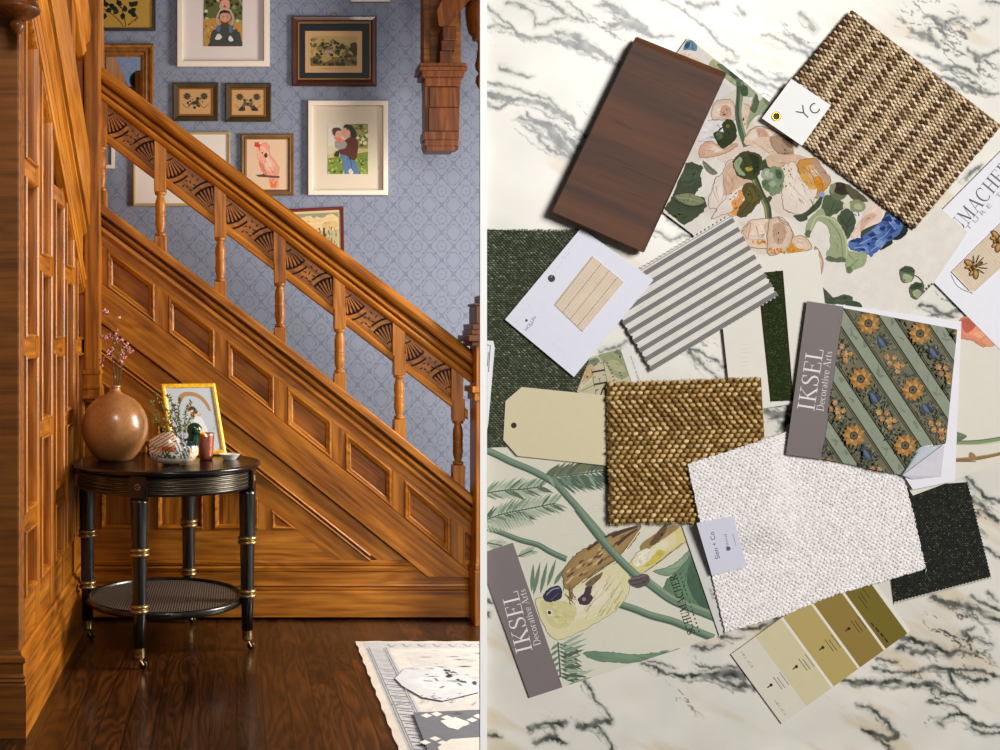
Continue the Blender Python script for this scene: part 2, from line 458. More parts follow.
# ================================================================== STAIRCASE
def CAP(u): return 204 + 0.74 * (u - 101) + 0.000119 * (u - 101) ** 2
def RAIL(u): return 66 + 0.757 * (u - 101) + 0.000025 * (u - 101) ** 2
st = thing('staircase', 'carved oak staircase side with sloping handrail, turned balusters and raised panels', 'staircase', (0.0, YS, 0.0))
def sweep(mb, prof, u0, u1, ref, n=14, mi=0, smooth=False):
    rows = []
    for i in range(n + 1):
        u = u0 + (u1 - u0) * i / n
        rows.append([P(u, ref(u) + off, YS - d) for off, d in prof])
    mb.grid(rows, mi=mi, smooth=smooth, close_u=True)
    k = len(prof)
    mb.add(rows[0], [tuple(range(k))], mi=mi); mb.add(rows[-1], [tuple(range(k))], mi=mi)
def plate(mb, poly, d0, d1, mi=0):
    mb.prism([P(u, v, YS - d1) for u, v in poly], [P(u, v, YS - d0) for u, v in poly], mi=mi)
def along(ref, off, ua, ub, n=10): return [(ua + (ub - ua) * i / n, ref(ua + (ub - ua) * i / n) + off) for i in range(n + 1)]
def spl(u, v, d): return P(u, v, YS - d)
# backing
b = MB()
plate(b, [(78, CAP(78) + 6)] + along(CAP, 6, 101, 474) + [(474, 617), (78, 617)], -0.05, -0.016)
b.build('backing_board', M['oak_s'], st)
b = MB(); sweep(b, [(-1, -0.07), (-0.5, 0.036), (1, 0.040), (8.5, 0.040), (9.8, 0.034), (10.2, -0.004), (12.6, -0.006), (13.4, 0.026), (16.5, 0.030), (19, 0.024), (19.6, 0.002), (21.4, 0.002), (22, 0.020), (26, 0.024), (28.5, 0.018), (29.5, 0.011), (29.5, -0.07)], 97, 476, CAP)
b.build('cap_rail', M['oak_s'], st)
b = MB(); sweep(b, [(29.5, -0.016), (29.5, 0.011), (40.5, 0.011), (40.5, -0.016)], 97, 474, CAP); b.build('upper_panel_rail', M['oak_s'], st)
# wide sloping board with its foot cut level
def solve(off, v):
    lo, hi = 100.0, 520.0
    for _ in range(40):
        mid = (lo + hi) / 2
        if CAP(mid) + off < v: lo = mid
        else: hi = mid
    return lo
b = MB()
ur, ul = solve(79, 577.5), solve(119, 577.5)
plate(b, along(CAP, 79.2, 97, ur, 14) + along(CAP, 118.4, ul, 97, 14), -0.016, 0.024)
b.build('string_board', M['oak_s'], st, bevel=0.002)
b = MB(); plate(b, along(CAP, 120.4, 97, solve(120.4, 560.3)) + along(CAP, 142.4, solve(142.4, 560.3), 97), -0.016, 0.003); b.build('lower_string', M['oak_s'], st)
b = MB(); sweep(b, [(142.5, -0.016), (142.5, 0.010), (144, 0.014), (145.5, 0.009), (145.8, -0.008), (147.0, -0.008), (147.4, 0.010), (149, 0.013), (150.5, 0.006), (150.5, -0.016)], 97, solve(147, 559), CAP); b.build('sloping_bead', M['oak_s'], st)
b = MB(); plate(b, along(CAP, 150.5, 97, solve(150.5, 560.3)) + along(CAP, 176, solve(176, 560.3), 97), -0.016, -0.001); b.build('lower_panel_rail', M['oak_s'], st)
# upper sloping panels and stiles
st_u = [(97, 107.5), (154.5, 168.5), (214.5, 227.5), (274, 287.5), (331.5, 345.5), (391.5, 404.7), (450.5, 464)]
for a, c in st_u:
    b = MB(); plate(b, [(a, CAP(a) + 40), (c, CAP(c) + 40), (c, CAP(c) + 79), (a, CAP(a) + 79)], -0.016, 0.0108)
    b.build('stile', M['oak_v'], st, bevel=0.003)
PRS = [(0.0, -0.001), (0.0, 0.013), (1.0, 0.017), (2.4, 0.016), (3.2, 0.010), (4.0, 0.012), (5.2, 0.008), (6.0, -0.008)]
for i in range(7):
    a = st_u[i][1]; c = st_u[i + 1][0] if i < 6 else 473
    if i == 6: a = 464
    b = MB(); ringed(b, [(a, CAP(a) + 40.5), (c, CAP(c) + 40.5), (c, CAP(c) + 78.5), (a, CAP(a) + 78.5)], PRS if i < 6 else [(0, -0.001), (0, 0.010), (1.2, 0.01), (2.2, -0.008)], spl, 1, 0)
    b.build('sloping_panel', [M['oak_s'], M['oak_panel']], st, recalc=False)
# lower upright panels
b = MB(); plate(b, [(78, 529), (solve(175, 529), 529), (solve(175, 560), 560.3), (78, 560.3)], -0.016, -0.002); b.build('lower_rail', M['oak_h'], st, bevel=0.002)
for a, c in ((78, 101), (147, 157), (203, 214), (258, 272)):
    b = MB(); plate(b, [(a, CAP(a) + 172), (c, CAP(c) + 172), (c, 530), (a, 530)], -0.016, -0.002); b.build('lower_stile', M['oak_v'], st, bevel=0.002)
PRL = [(0.0, -0.003), (0.0, 0.003), (1.2, 0.005), (2.6, 0.002), (3.6, -0.006), (5.0, -0.014)]
for a, c in ((101, 147), (157, 203), (214, 258)):
    b = MB(); ringed(b, [(a, CAP(a) + 176), (c, CAP(c) + 176), (c, 529), (a, 529)], PRL, spl, 1, 0); b.build('upright_panel', [M['oak_h'], M['oak_v']], st, recalc=False)
b = MB(); ringed(b, [(272, CAP(272) + 176), (solve(176, 529), 529), (272, 529)], PRL[:-1], spl, 1, 0); b.build('corner_panel', [M['oak_h'], M['oak_v']], st, recalc=False)
# skirting of the stair
b = MB()
SKS = [(560, -0.016), (560, 0.004), (562.5, 0.010), (565, 0.008), (565.6, 0.003), (568, 0.010), (571, 0.008), (571.6, 0.004), (583.5, 0.004), (584, 0.011), (586, 0.013), (587, 0.007), (588, 0.013), (589.5, 0.013), (590.2, 0.008), (591, 0.015), (592.5, 0.016), (593, 0.024), (617.2, 0.026), (617.2, -0.016)]
b.grid([[P(u, v, YS - d) for v, d in SKS] for u in (90, 474)], smooth=False, close_u=True)
b.build('skirting', M['oak_h'], st)
# handrail, moulded under-rail, lower rail
b = MB(); prof = []
for k in range(9): t = math.pi * k / 8; prof.append((8.0 - 8.0 * math.cos(t), 0.0 + 0.036 * math.sin(t) + 0.002))
prof += [(16.5, 0.012), (16.5, -0.045), (8, -0.055), (1.5, -0.03)]
sweep(b, prof, 98, 474, RAIL, smooth=False, n=12); b.build('handrail', M['oak_s'], st)
b = MB(); sweep(b, [(15.5, -0.03), (15.5, 0.004), (17.6, 0.004), (18.8, 0.026), (22, 0.030), (24, 0.024), (24.3, 0.006), (25.4, 0.006), (25.8, 0.024), (28.5, 0.029), (31.5, 0.026), (33.5, 0.020), (34, 0.008), (34, -0.03)], 98, 474, RAIL); b.build('rail_moulding', M['oak_s'], st)
b = MB(); sweep(b, [(62.8, -0.022), (62.8, 0.010), (64.2, 0.022), (66, 0.024), (71.5, 0.022), (73, 0.012), (73, -0.022)], 98, 468, RAIL); b.build('fret_rail', M['oak_s'], st)
# balusters
BU = [101.5, 160.5, 220.3, 279.7, 339.3, 398.8, 457.5]
hw = 5.9
for u in BU:
    b = MB(); r = RAIL(u); c = CAP(u); pm = YS / F
    x = P(u, 0, YS).x
    zz = lambda v: P(0, v, YS).z
    b.box(x - hw * pm, x + hw * pm, YS - 0.034, YS + 0.02, zz(r + 81.5), zz(r + 60), bev=0.003)
    plate(b, [(u - hw, RAIL(u - hw) + 33.6), (u + hw, RAIL(u + hw) + 33.6), (u + hw, r + 62), (u - hw, r + 62)], -0.02, 0.0335)
    tb, te = r + 81.5, r + 125.5
    k = (te - tb) / 44.0
    pr = [(5.5, 0), (5.7, 1.2), (5.4, 2.4), (3.6, 3.2), (3.5, 4.6), (4.2, 6.5), (5.0, 10), (5.2, 14), (4.9, 18), (4.6, 21), (5.1, 22), (5.1, 23), (4.5, 23.6), (5.0, 24.3), (5.0, 25.3), (4.7, 26), (5.2, 29), (5.0, 33), (4.1, 37), (3.5, 39.3), (3.6, 40.2), (5.2, 41), (5.5, 42.2), (5.1, 43.2), (4.6, 44)]
    b.lathe([(q * pm, zz(tb + h * k) - zz(te)) for q, h in pr], (x, YS - 0.007, zz(te)), 20)
    b.box(x - hw * pm, x + hw * pm, YS - 0.034, YS + 0.02, zz(c + 6), zz(te), bev=0.003)
    b.build('baluster', M['oak_v'], st)
# carved fan panels between them
for i in range(6):
    ua, ub = BU[i] + hw, BU[i + 1] - hw
    b = MB()
    o1, o2 = 33, 63.5
    plate(b, [(ua - 1, RAIL(ua - 1) + o1), (ub + 1, RAIL(ub + 1) + o1), (ub + 1, RAIL(ub + 1) + o2), (ua - 1, RAIL(ua - 1) + o2)], -0.018, 0.0)
    def fan(cx, cy, a0, a1, sgn):
        def pt(r, a): return (cx + r * math.cos(a), cy + r * math.sin(a))
        arc = lambda r, q0, q1, n=10: [pt(r, q0 + (q1 - q0) * k / n) for k in range(n + 1)]
        plate(b, arc(7.5, a0, a1) + arc(26.2, a1, a0), 0.0, 0.0012, 1)             # dark ground of the fan
        n = 5
        for k in range(n):
            q0 = a0 + (a1 - a0) * (k + 0.24) / n; q1 = a0 + (a1 - a0) * (k + 0.76) / n; qm = (q0 + q1) / 2
            pet = [pt(8.5, qm - 0.07), pt(23.2, q0), pt(25.2, qm), pt(23.2, q1), pt(8.5, qm + 0.07)]
            b.prism([P(u, v, YS - 0.006) for u, v in pet], [P(u, v, YS) for u, v in pet])
        plate(b, [(cx, cy)] + arc(7.0, a0, a1), 0.0, 0.005)
        plate(b, arc(26.6, a0 + .02, a1 - .02) + arc(30.0, a1 - .02, a0 + .02), 0.0, 0.006)                 # raised band
        plate(b, arc(30.4, a0 + 0.12, a1 - 0.2) + arc(32.2, a1 - 0.2, a0 + 0.12), 0.0, 0.0012, 1)
    sl = math.atan2(0.757, 1)
    fan(ua, RAIL(ua) + 37, sl + 0.06, math.pi / 2 - 0.02, 1)
    fan(ub, RAIL(ub) + 60, math.pi + sl + 0.06, 1.5 * math.pi - 0.02, -1)
    mu, mv = (ua + ub) / 2, RAIL((ua + ub) / 2) + 48
    for du, dv, an in ((0, 0, 1.9), (4, 3, 0.5), (-4, -1, 0.2), (2, -6, 0.9), (-3, 5, 0.8), (7, -2, 2.2), (-7, 4, 2.4), (0, 8, 0.3)):
        cu, cv = mu + du, mv + dv; ex, ey = math.cos(an) * 2.3, math.sin(an) * 2.3; fx, fy = -math.sin(an) * 0.7, math.cos(an) * 0.7
        plate(b, [(cu - ex, cv - ey), (cu + fx, cv + fy), (cu + ex, cv + ey), (cu - fx, cv - fy)], 0.0, 0.0012, 1)
    # keep the carving inside its own bay
    b.build('carved_panel', [M['oak_s'], M['groove_dark']], st)

# newel post at the stair foot, right
XN = 0.983
b = MB(); b.box(XN, XN + 0.18, 4.40, 4.52, 0.24, 1.18, bev=0.004); nw = b.build('newel_post', M['oak_v'], st)
b = MB(); b.box(XN - 0.012, XN + 0.19, 4.37, 4.535, 0.0, 0.225, bev=0.004); b.box(XN - 0.006, XN + 0.186, 4.385, 4.528, 0.225, 0.25, bev=0.004); b.build('base', M['oak_v'], nw)
b = MB()
zz = lambda v: P(0, v, 4.45).z
for e, va, vb in ((0.028, 346, 341.5), (0.046, 341.5, 335), (0.030, 335, 330), (0.026, 330, 324), (0.006, 324, 306), (0.012, 306, 303.5), (-0.012, 303.5, 296), (-0.03, 296, 285), (-0.05, 285, 268)):
    b.box(XN - e + 0.004, XN + 0.176 + e, 4.40 - e, 4.52 + e, zz(va), zz(vb), bev=0.004)
b.build('stepped_cap', M['mahog'], nw)
b = MB(); b.box(XN - 0.02, XN + 0.2, 4.382, 4.54, zz(392), zz(386), bev=0.004); b.box(XN - 0.008, XN + 0.188, 4.392, 4.53, zz(400), zz(392), bev=0.004); b.build('collar', M['oak_v'], nw)

# hanging post of the upper flight (top right)
YB = 5.22
ps = YB / F
hb = thing('hanging_newel', 'dark carved newel end with a dentil cap hanging high on the blue wall', 'newel post', (P(442, 151, YB).x, YB, P(442, 151, YB).z))
bx = lambda mb, ua, ub, va, vb, ya, yb, bev=0.004: mb.box(P(ua, 0, ya).x, P(ub, 0, ya).x, ya, yb, P(0, vb, ya).z, P(0, va, ya).z, bev=bev)
b = MB()
bx(b, 425, 459, 86, 149, YB + 0.01, YB + 0.1)
bx(b, 429.5, 460, 87, 107, YB, YB + 0.1); bx(b, 428.8, 459.6, 107.3, 131, YB - 0.006, YB + 0.1)
bx(b, 424, 459.5, 131, 139.5, YB - 0.014, YB + 0.1); bx(b, 425, 458.5, 139.5, 146, YB - 0.010, YB + 0.1); bx(b, 426.5, 454.5, 145.5, 151, YB - 0.012, YB + 0.09)
b.build('block', M['mahog'], hb)
b = MB()
bx(b, 425, 461, 77, 86, YB - 0.008, YB + 0.1); bx(b, 422, 464.5, 70, 76.5, YB - 0.03, YB + 0.11); bx(b, 419.5, 467.5, 66, 70, YB - 0.045, YB + 0.115); bx(b, 420, 466.5, 62.5, 66, YB - 0.035, YB + 0.11)
for k in range(11):
    u = 424 + k * 3.5
    bx(b, u, u + 2.2, 74.5, 77.6, YB - 0.022, YB, 0)
b.build('dentil_cap', M['mahog'], hb)
b = MB(); bx(b, 423.5, 461, -40, 63, YB + 0.06, YB + 0.1); bx(b, 423.5, 430, -40, 63, YB + 0.01, YB + 0.1); b.build('post', M['oak_dark_and_shaded'], hb)
b = MB()
pr = [(446, 29), (478, -10), (478, -40), (463, -40), (437, 10), (439, 26)]
b.prism([P(u, v, YB - 0.06) for u, v in pr], [P(u, v, YB + 0.06) for u, v in pr]); b.build('sloping_string', M['mahog'], hb)
b = MB()
bx(b, 443, 456.5, 26, 40, YB - 0.07, YB + 0.06); bx(b, 441.5, 455.5, 40, 50, YB - 0.055, YB + 0.06); bx(b, 440, 452, 50, 63, YB - 0.03, YB + 0.06); b.build('bracket', M['mahog'], hb)
b = MB()
xo = P(483, 0, YB).x
b.lathe([(14 * ps, 0), (15.5 * ps, -6 * ps), (15 * ps, -14 * ps), (13.5 * ps, -24 * ps), (12 * ps, -30 * ps), (8.5 * ps, -33 * ps), (8.5 * ps, -37 * ps), (4 * ps, -38 * ps)], (xo, YB + 0.05, P(0, 0, YB).z), 24)
b.lathe([(1 * ps, -88 * ps), (4 * ps, -84 * ps), (6 * ps, -79 * ps), (5 * ps, -74 * ps), (2.5 * ps, -71 * ps), (5.5 * ps, -67 * ps), (6.5 * ps, -62 * ps), (5 * ps, -56 * ps), (3.5 * ps, -45 * ps), (4 * ps, -36 * ps)], (xo + 0.003, YB + 0.05, P(0, 0, YB).z), 20)
b.box(xo - 0.07, xo + 0.07, YB - 0.02, YB + 0.12, P(0, 0, YB).z, P(0, -40, YB).z, bev=0.004)
b.build('turned_drop', M['mahog'], hb)
# ================================================================== flat art helper (prints, weaves, lettering)
def clip_poly(pts, clip):
    area = sum(clip[i][0] * clip[(i + 1) % len(clip)][1] - clip[(i + 1) % len(clip)][0] * clip[i][1] for i in range(len(clip)))
    if area < 0: clip = clip[::-1]
    out = list(pts)
    for i in range(len(clip)):
        a, b = clip[i], clip[(i + 1) % len(clip)]
        f = lambda p: (b[0] - a[0]) * (p[1] - a[1]) - (b[1] - a[1]) * (p[0] - a[0])
        inp, out = out, []
        for j in range(len(inp)):
            p, q = inp[j - 1], inp[j]
            fp, fq = f(p), f(q)
            if (fp >= 0) != (fq >= 0):
                t = fp / (fp - fq); out.append((p[0] + (q[0] - p[0]) * t, p[1] + (q[1] - p[1]) * t))
            if fq >= 0: out.append(q)
        if not out: return []
    res = []
    for p in out:
        if not res or abs(p[0] - res[-1][0]) + abs(p[1] - res[-1][1]) > 1e-6: res.append(p)
    return res if len(res) > 2 else []

def inside(p, poly):
    c = False; j = len(poly) - 1
    for i in range(len(poly)):
        if (poly[i][1] > p[1]) != (poly[j][1] > p[1]) and p[0] < (poly[j][0] - poly[i][0]) * (p[1] - poly[i][1]) / (poly[j][1] - poly[i][1]) + poly[i][0]: c = not c
        j = i
    return c

def smooth_closed(pts, k=4):
    n = len(pts); out = []
    for i in range(n):
        p0, p1, p2, p3 = pts[i - 1], pts[i], pts[(i + 1) % n], pts[(i + 2) % n]
        for j in range(k):
            t = j / k
            out.append(tuple(0.5 * (2 * p1[a] + (p2[a] - p0[a]) * t + (2 * p0[a] - 5 * p1[a] + 4 * p2[a] - p3[a]) * t * t + (3 * p1[a] - p0[a] - 3 * p2[a] + p3[a]) * t ** 3) for a in (0, 1)))
    return out
def smooth_open(pts, k=5):
    if len(pts) < 3: return list(pts)
    q = [pts[0]] + list(pts) + [pts[-1]]; out = []
    for i in range(1, len(q) - 2):
        p0, p1, p2, p3 = q[i - 1], q[i], q[i + 1], q[i + 2]
        for j in range(k):
            t = j / k
            out.append(tuple(0.5 * (2 * p1[a] + (p2[a] - p0[a]) * t + (2 * p0[a] - 5 * p1[a] + 4 * p2[a] - p3[a]) * t * t + (3 * p1[a] - p0[a] - 3 * p2[a] + p3[a]) * t ** 3) for a in (0, 1)))
    out.append(pts[-1]); return out

class Art:
    def __init__(s, mb, place, h, dh, clip=None, mi=0, org=(0, 0), sc=1.0):
        s.mb, s.place, s.h, s.dh, s.clip, s.mi = mb, place, h, dh, clip, mi
        s.org, s.sc = org, sc
    def at(s, x, y, sc):                      # zoomed tile: its corner in the picture and its magnification
        s.org, s.sc = (x, y), sc; return s
    def T(s, pts): return [(s.org[0] + x / s.sc, s.org[1] + y / s.sc) for x, y in pts]
    def raw(s, pts, col):
        if s.clip: pts = clip_poly(pts, s.clip)
        if len(pts) < 3: return
        s.mb.add([s.place(u, v, s.h) for u, v in pts], [tuple(range(len(pts)))], col, s.mi)
        s.h += s.dh
    def poly(s, pts, col): s.raw(s.T(pts), col)
    def blob(s, pts, col, line=None, lw=0.5):
        q = smooth_closed(s.T(pts), 7)
        n = len(q); ar = abs(sum(q[i][0] * q[(i + 1) % n][1] - q[(i + 1) % n][0] * q[i][1] for i in range(n))) / 2
        if ar > 25:                          # a slightly ruffled outline
            am = min(1.5, 0.055 * math.sqrt(ar))
            q = [(p[0] + am * mn.noise(Vector((p[0] * 0.42, p[1] * 0.42, 1.7))), p[1] + am * mn.noise(Vector((p[0] * 0.42, p[1] * 0.42, 6.2)))) for p in q]
        s.raw(q, col)
        if line and len(pts) > 5:            # paler heart of a petal
            cx = sum(p[0] for p in q) / len(q); cy = sum(p[1] for p in q) / len(q); sx, sy = random.uniform(-.12, .12), random.uniform(-.12, .12)
            for f, m in ((0.72, 0.35), (0.45, 0.7)):
                s.raw([(cx + (p[0] - cx) * (f + sx), cy + (p[1] - cy) * (f + sy)) for p in q], tuple(c + (w - c) * m for c, w in zip(col, (228, 218, 206) if col[0] > 150 and col[1] > 130 else tuple(x * 1.18 for x in col))))
        s.hatch(q, col, line)
        if line: s.ring(q, lw, line)
    def hatch(s, q, col, line=None):
        """brushed tone-on-tone flecks inside an outline, along its length"""
        n = len(q); ar = abs(sum(q[i][0] * q[(i + 1) % n][1] - q[(i + 1) % n][0] * q[i][1] for i in range(n))) / 2
        if ar < 5: return
        cx = sum(p[0] for p in q) / n; cy = sum(p[1] for p in q) / n
        xx = sum((p[0] - cx) ** 2 for p in q); yy = sum((p[1] - cy) ** 2 for p in q); xy = sum((p[0] - cx) * (p[1] - cy) for p in q)
        an = 0.5 * math.atan2(2 * xy, xx - yy)
        x0, x1 = min(p[0] for p in q), max(p[0] for p in q); y0, y1 = min(p[1] for p in q), max(p[1] for p in q)
        L = max(1.5, min(9, math.sqrt(ar) * 0.45)); k = int(min(60, 6 + ar * 0.22)); h = s.h
        if line: L = max(2, math.sqrt(ar) * 0.7)
        for i in range(k):
            x, y = random.uniform(x0, x1), random.uniform(y0, y1); t = an + random.gauss(0, 0.35); l = L * random.uniform(0.5, 1.2)
            e = (x + l * math.cos(t), y + l * math.sin(t))
            if not (inside((x, y), q) and inside(e, q)): continue
            f = random.choice((0.88, 0.92, 0.96, 1.04, 1.07)); w = random.uniform(0.8, 2.4)
            if line: f = random.choice((0.84, 0.9, 0.95, 1.05, 1.08)); w = random.uniform(0.4, 1.0)
            nx, ny = -math.sin(t) * w / 2, math.cos(t) * w / 2
            m_ = ((x + e[0]) / 2, (y + e[1]) / 2)
            s.h = h + s.dh * (i % 9) * 0.1
            s.raw([(x, y), (m_[0] + nx, m_[1] + ny), e, (m_[0] - nx, m_[1] - ny)], tuple(max(0, min(255, c * f + random.uniform(-4, 4))) for c in col))
        s.h = h + s.dh
    def ring(s, q, lw, col):
        n = len(q)
        for i in range(n):
            a, b = q[i], q[(i + 1) % n]
            s.seg(a, b, lw, lw, col, False)
        s.h += s.dh
    def seg(s, a, b, wa, wb, col, step=True):
        dx, dy = b[0] - a[0], b[1] - a[1]; l = math.hypot(dx, dy)
        if l < 1e-6: return
        nx, ny = -dy / l / 2, dx / l / 2
        h = s.h
        s.raw([(a[0] + nx * wa, a[1] + ny * wa), (b[0] + nx * wb, b[1] + ny * wb), (b[0] - nx * wb, b[1] - ny * wb), (a[0] - nx * wa, a[1] - ny * wa)], col)
        if not step: s.h = h
    def stroke(s, pts, w, col, w2=None, sm=True):
        q = s.T(pts); q = smooth_open(q) if sm else q
        n = len(q); w2 = w if w2 is None else w2
        L, R = [], []
        for i in range(n):
            a, b = q[max(i - 1, 0)], q[min(i + 1, n - 1)]
            dx, dy = b[0] - a[0], b[1] - a[1]; l = math.hypot(dx, dy) or 1e-9
            ww = (w + (w2 - w) * i / (n - 1)) / 2
            L.append((q[i][0] - dy / l * ww, q[i][1] + dx / l * ww)); R.append((q[i][0] + dy / l * ww, q[i][1] - dx / l * ww))
        h = s.h
        for i in range(n - 1):
            s.raw([L[i], L[i + 1], R[i + 1], R[i]], col); s.h = h
        s.h = h + s.dh
    def disc(s, x, y, r, col, n=14, ry=None):
        ry = r if ry is None else ry
        s.poly([(x + r * math.cos(2 * math.pi * k / n), y + ry * math.sin(2 * math.pi * k / n)) for k in range(n)], col)
    def leaf(s, a, b, w, col, vein=None):
        (ax, ay), (bx_, by_) = s.T([a, b]); dx, dy = bx_ - ax, by_ - ay; l = math.hypot(dx, dy) or 1e-9
        nx, ny = -dy / l * w / 2, dx / l * w / 2
        p = [(ax, ay)] + [(ax + dx * t + nx * k, ay + dy * t + ny * k) for t, k in ((0.15, 0.6), (0.4, 1), (0.7, 0.7))] + [(bx_, by_)] + [(ax + dx * t - nx * k, ay + dy * t - ny * k) for t, k in ((0.7, 0.7), (0.4, 1), (0.15, 0.6))]
        s.raw(p, col)
        if vein: s.seg((ax, ay), (bx_, by_), 0.4, 0.2, vein)

# lettering -------------------------------------------------------------------------------------------
_tx = {}
def sans(txt):
    """outline polygons of a string in the built-in sans face, cap height 1"""
    if txt in _tx: return _tx[txt]
    cu = bpy.data.curves.new('lettering', 'FONT'); cu.body = txt; cu.size = 1.0; cu.resolution_u = 3
    ob = bpy.data.objects.new('lettering', cu); COL.objects.link(ob)
    dg = bpy.context.evaluated_depsgraph_get(); dg.update()
    me = ob.evaluated_get(dg).to_mesh()
    vs = [(q.co.x, q.co.y) for q in me.vertices]; ps = [tuple(p.vertices) for p in me.polygons]
    ob.evaluated_get(dg).to_mesh_clear()
    bpy.data.objects.remove(ob); bpy.data.curves.remove(cu)
    k = 1 / 0.73
    w = max([a for a, _ in vs] + [0]) * k
    _tx[txt] = ([[(vs[i][0] * k, vs[i][1] * k) for i in p] for p in ps], w)
    return _tx[txt]

TK, TN = 0.105, 0.035
def Ln(a, b, w): return ('l', a, b, w)
def arc(cx, cy, rx, ry, a0, a1, wt, n=10):
    """round stroke, thick at the sides, thin at top and bottom"""
    ps = []
    for k in range(n + 1):
        a = math.radians(a0 + (a1 - a0) * k / n)
        ps.append((cx + rx * math.cos(a), cy + ry * math.sin(a), TN + (wt - TN) * abs(math.cos(a)) ** 1.2))
    return ('c', ps)
def sf(x, y, w=0.17): return Ln((x - w, y), (x + w, y), TN)
GL = {
 'I': (0.40, [Ln((.2, 0), (.2, 1), TK), sf(.2, .015), sf(.2, .985)]),
 'K': (0.80, [Ln((.18, 0), (.18, 1), TK), sf(.18, .015), sf(.18, .985), Ln((.2, .42), (.66, .985), TN), sf(.64, .985, .13), Ln((.3, .54), (.72, .015), TK), sf(.7, .015, .14)]),
 'S': (0.60, [('c', [(.50, .80, TN), (.45, .95, TN), (.30, 1.0, TN), (.14, .93, .06), (.09, .78, TK), (.15, .64, TK), (.30, .54, TK), (.46, .43, TK), (.53, .28, TK), (.49, .10, .07), (.30, .0, TN), (.13, .06, TN), (.07, .24, TN)]), Ln((.50, .72), (.50, 1.0), TN), Ln((.07, .0), (.07, .28), TN)]),
 'E': (0.66, [Ln((.17, 0), (.17, 1), TK), Ln((.02, .985), (.58, .985), TN), Ln((.02, .015), (.60, .015), TN), Ln((.17, .52), (.44, .52), TN), Ln((.58, .78), (.58, 1), TN), Ln((.61, 0), (.61, .24), TN), Ln((.44, .43), (.44, .61), TN)]),
 'L': (0.62, [Ln((.17, 0), (.17, 1), TK), sf(.17, .985), Ln((.02, .015), (.58, .015), TN), Ln((.585, 0), (.585, .26), TN)]),
 'C': (0.82, [arc(.44, .5, .38, .5, 50, 310, TK), Ln((.70, .70), (.70, .97), TN)]),
 'H': (0.86, [Ln((.18, 0), (.18, 1), TK), Ln((.68, 0), (.68, 1), TK), Ln((.18, .52), (.68, .52), TN), sf(.18, .015), sf(.18, .985), sf(.68, .015), sf(.68, .985)]),
 'U': (0.82, [Ln((.17, .3), (.17, 1), TK), Ln((.65, .3), (.65, 1), TN), arc(.41, .3, .24, .29, 180, 360, .09), sf(.17, .985), sf(.65, .985, .12)]),
 'M': (1.02, [Ln((.16, 0), (.16, 1), TN), Ln((.84, 0), (.84, 1), TK), Ln((.16, 1), (.5, .05), TK), Ln((.5, .05), (.84, 1), TN), sf(.16, .015, .12), sf(.84, .015), Ln((.02, .985), (.2, .985), TN), Ln((.84, .985), (1.0, .985), TN)]),
 'A': (0.82, [Ln((.40, 1), (.10, 0), TN), Ln((.40, 1), (.70, 0), TK), Ln((.19, .33), (.60, .33), TN), sf(.10, .015, .11), sf(.70, .015, .14)]),
 'R': (0.78, [Ln((.17, 0), (.17, 1), TK), sf(.17, .015), Ln((.02, .985), (.36, .985), TN), arc(.34, .75, .22, .235, 90, -90, TK), Ln((.17, .515), (.36, .515), TN), Ln((.36, .5), (.70, .015), TK), sf(.70, .015, .1)]),
 'D': (0.84, [Ln((.17, 0), (.17, 1), TK), Ln((.02, .985), (.36, .985), TN), Ln((.02, .015), (.36, .015), TN), arc(.34, .5, .40, .485, 90, -90, TK)]),
 'e': (0.50, [arc(.25, .31, .2, .30, 0, 315, .08), Ln((.06, .33), (.45, .33), TN)]),
 'c': (0.46, [arc(.25, .31, .2, .30, 45, 315, .08)]),
 'o': (0.54, [arc(.27, .31, .21, .30, 0, 360, .09)]),
 'r': (0.38, [Ln((.12, 0), (.12, .62), .085), sf(.12, .015, .11), arc(.26, .45, .12, .16, 160, 40, .06), Ln((.03, .6), (.12, .6), TN)]),
 'a': (0.50, [Ln((.38, 0), (.38, .45), .085), arc(.24, .44, .14, .17, 0, 150, .05), arc(.24, .18, .15, .17, 0, 360, .06), Ln((.38, .02), (.48, .02), TN)]),
 't': (0.34, [Ln((.14, .08), (.14, .82), .085), Ln((.02, .6), (.3, .6), TN), arc(.22, .1, .08, .09, 180, 320, .05)]),
 'i': (0.26, [Ln((.12, 0), (.12, .62), .085), sf(.12, .015, .11), Ln((.03, .6), (.12, .6), TN), Ln((.12, .76), (.12, .86), .1)]),
 'v': (0.52, [Ln((.08, .62), (.26, 0), .085), Ln((.26, 0), (.44, .62), TN), sf(.08, .6, .09), sf(.44, .6, .08)]),
 's': (0.42, [('c', [(.33, .50, TN), (.26, .6, TN), (.15, .58, .05), (.09, .46, .07), (.16, .35, .08), (.28, .27, .08), (.34, .15, .07), (.25, .02, TN), (.1, .03, TN), (.07, .16, TN)])]),
 ' ': (0.26, []),
}
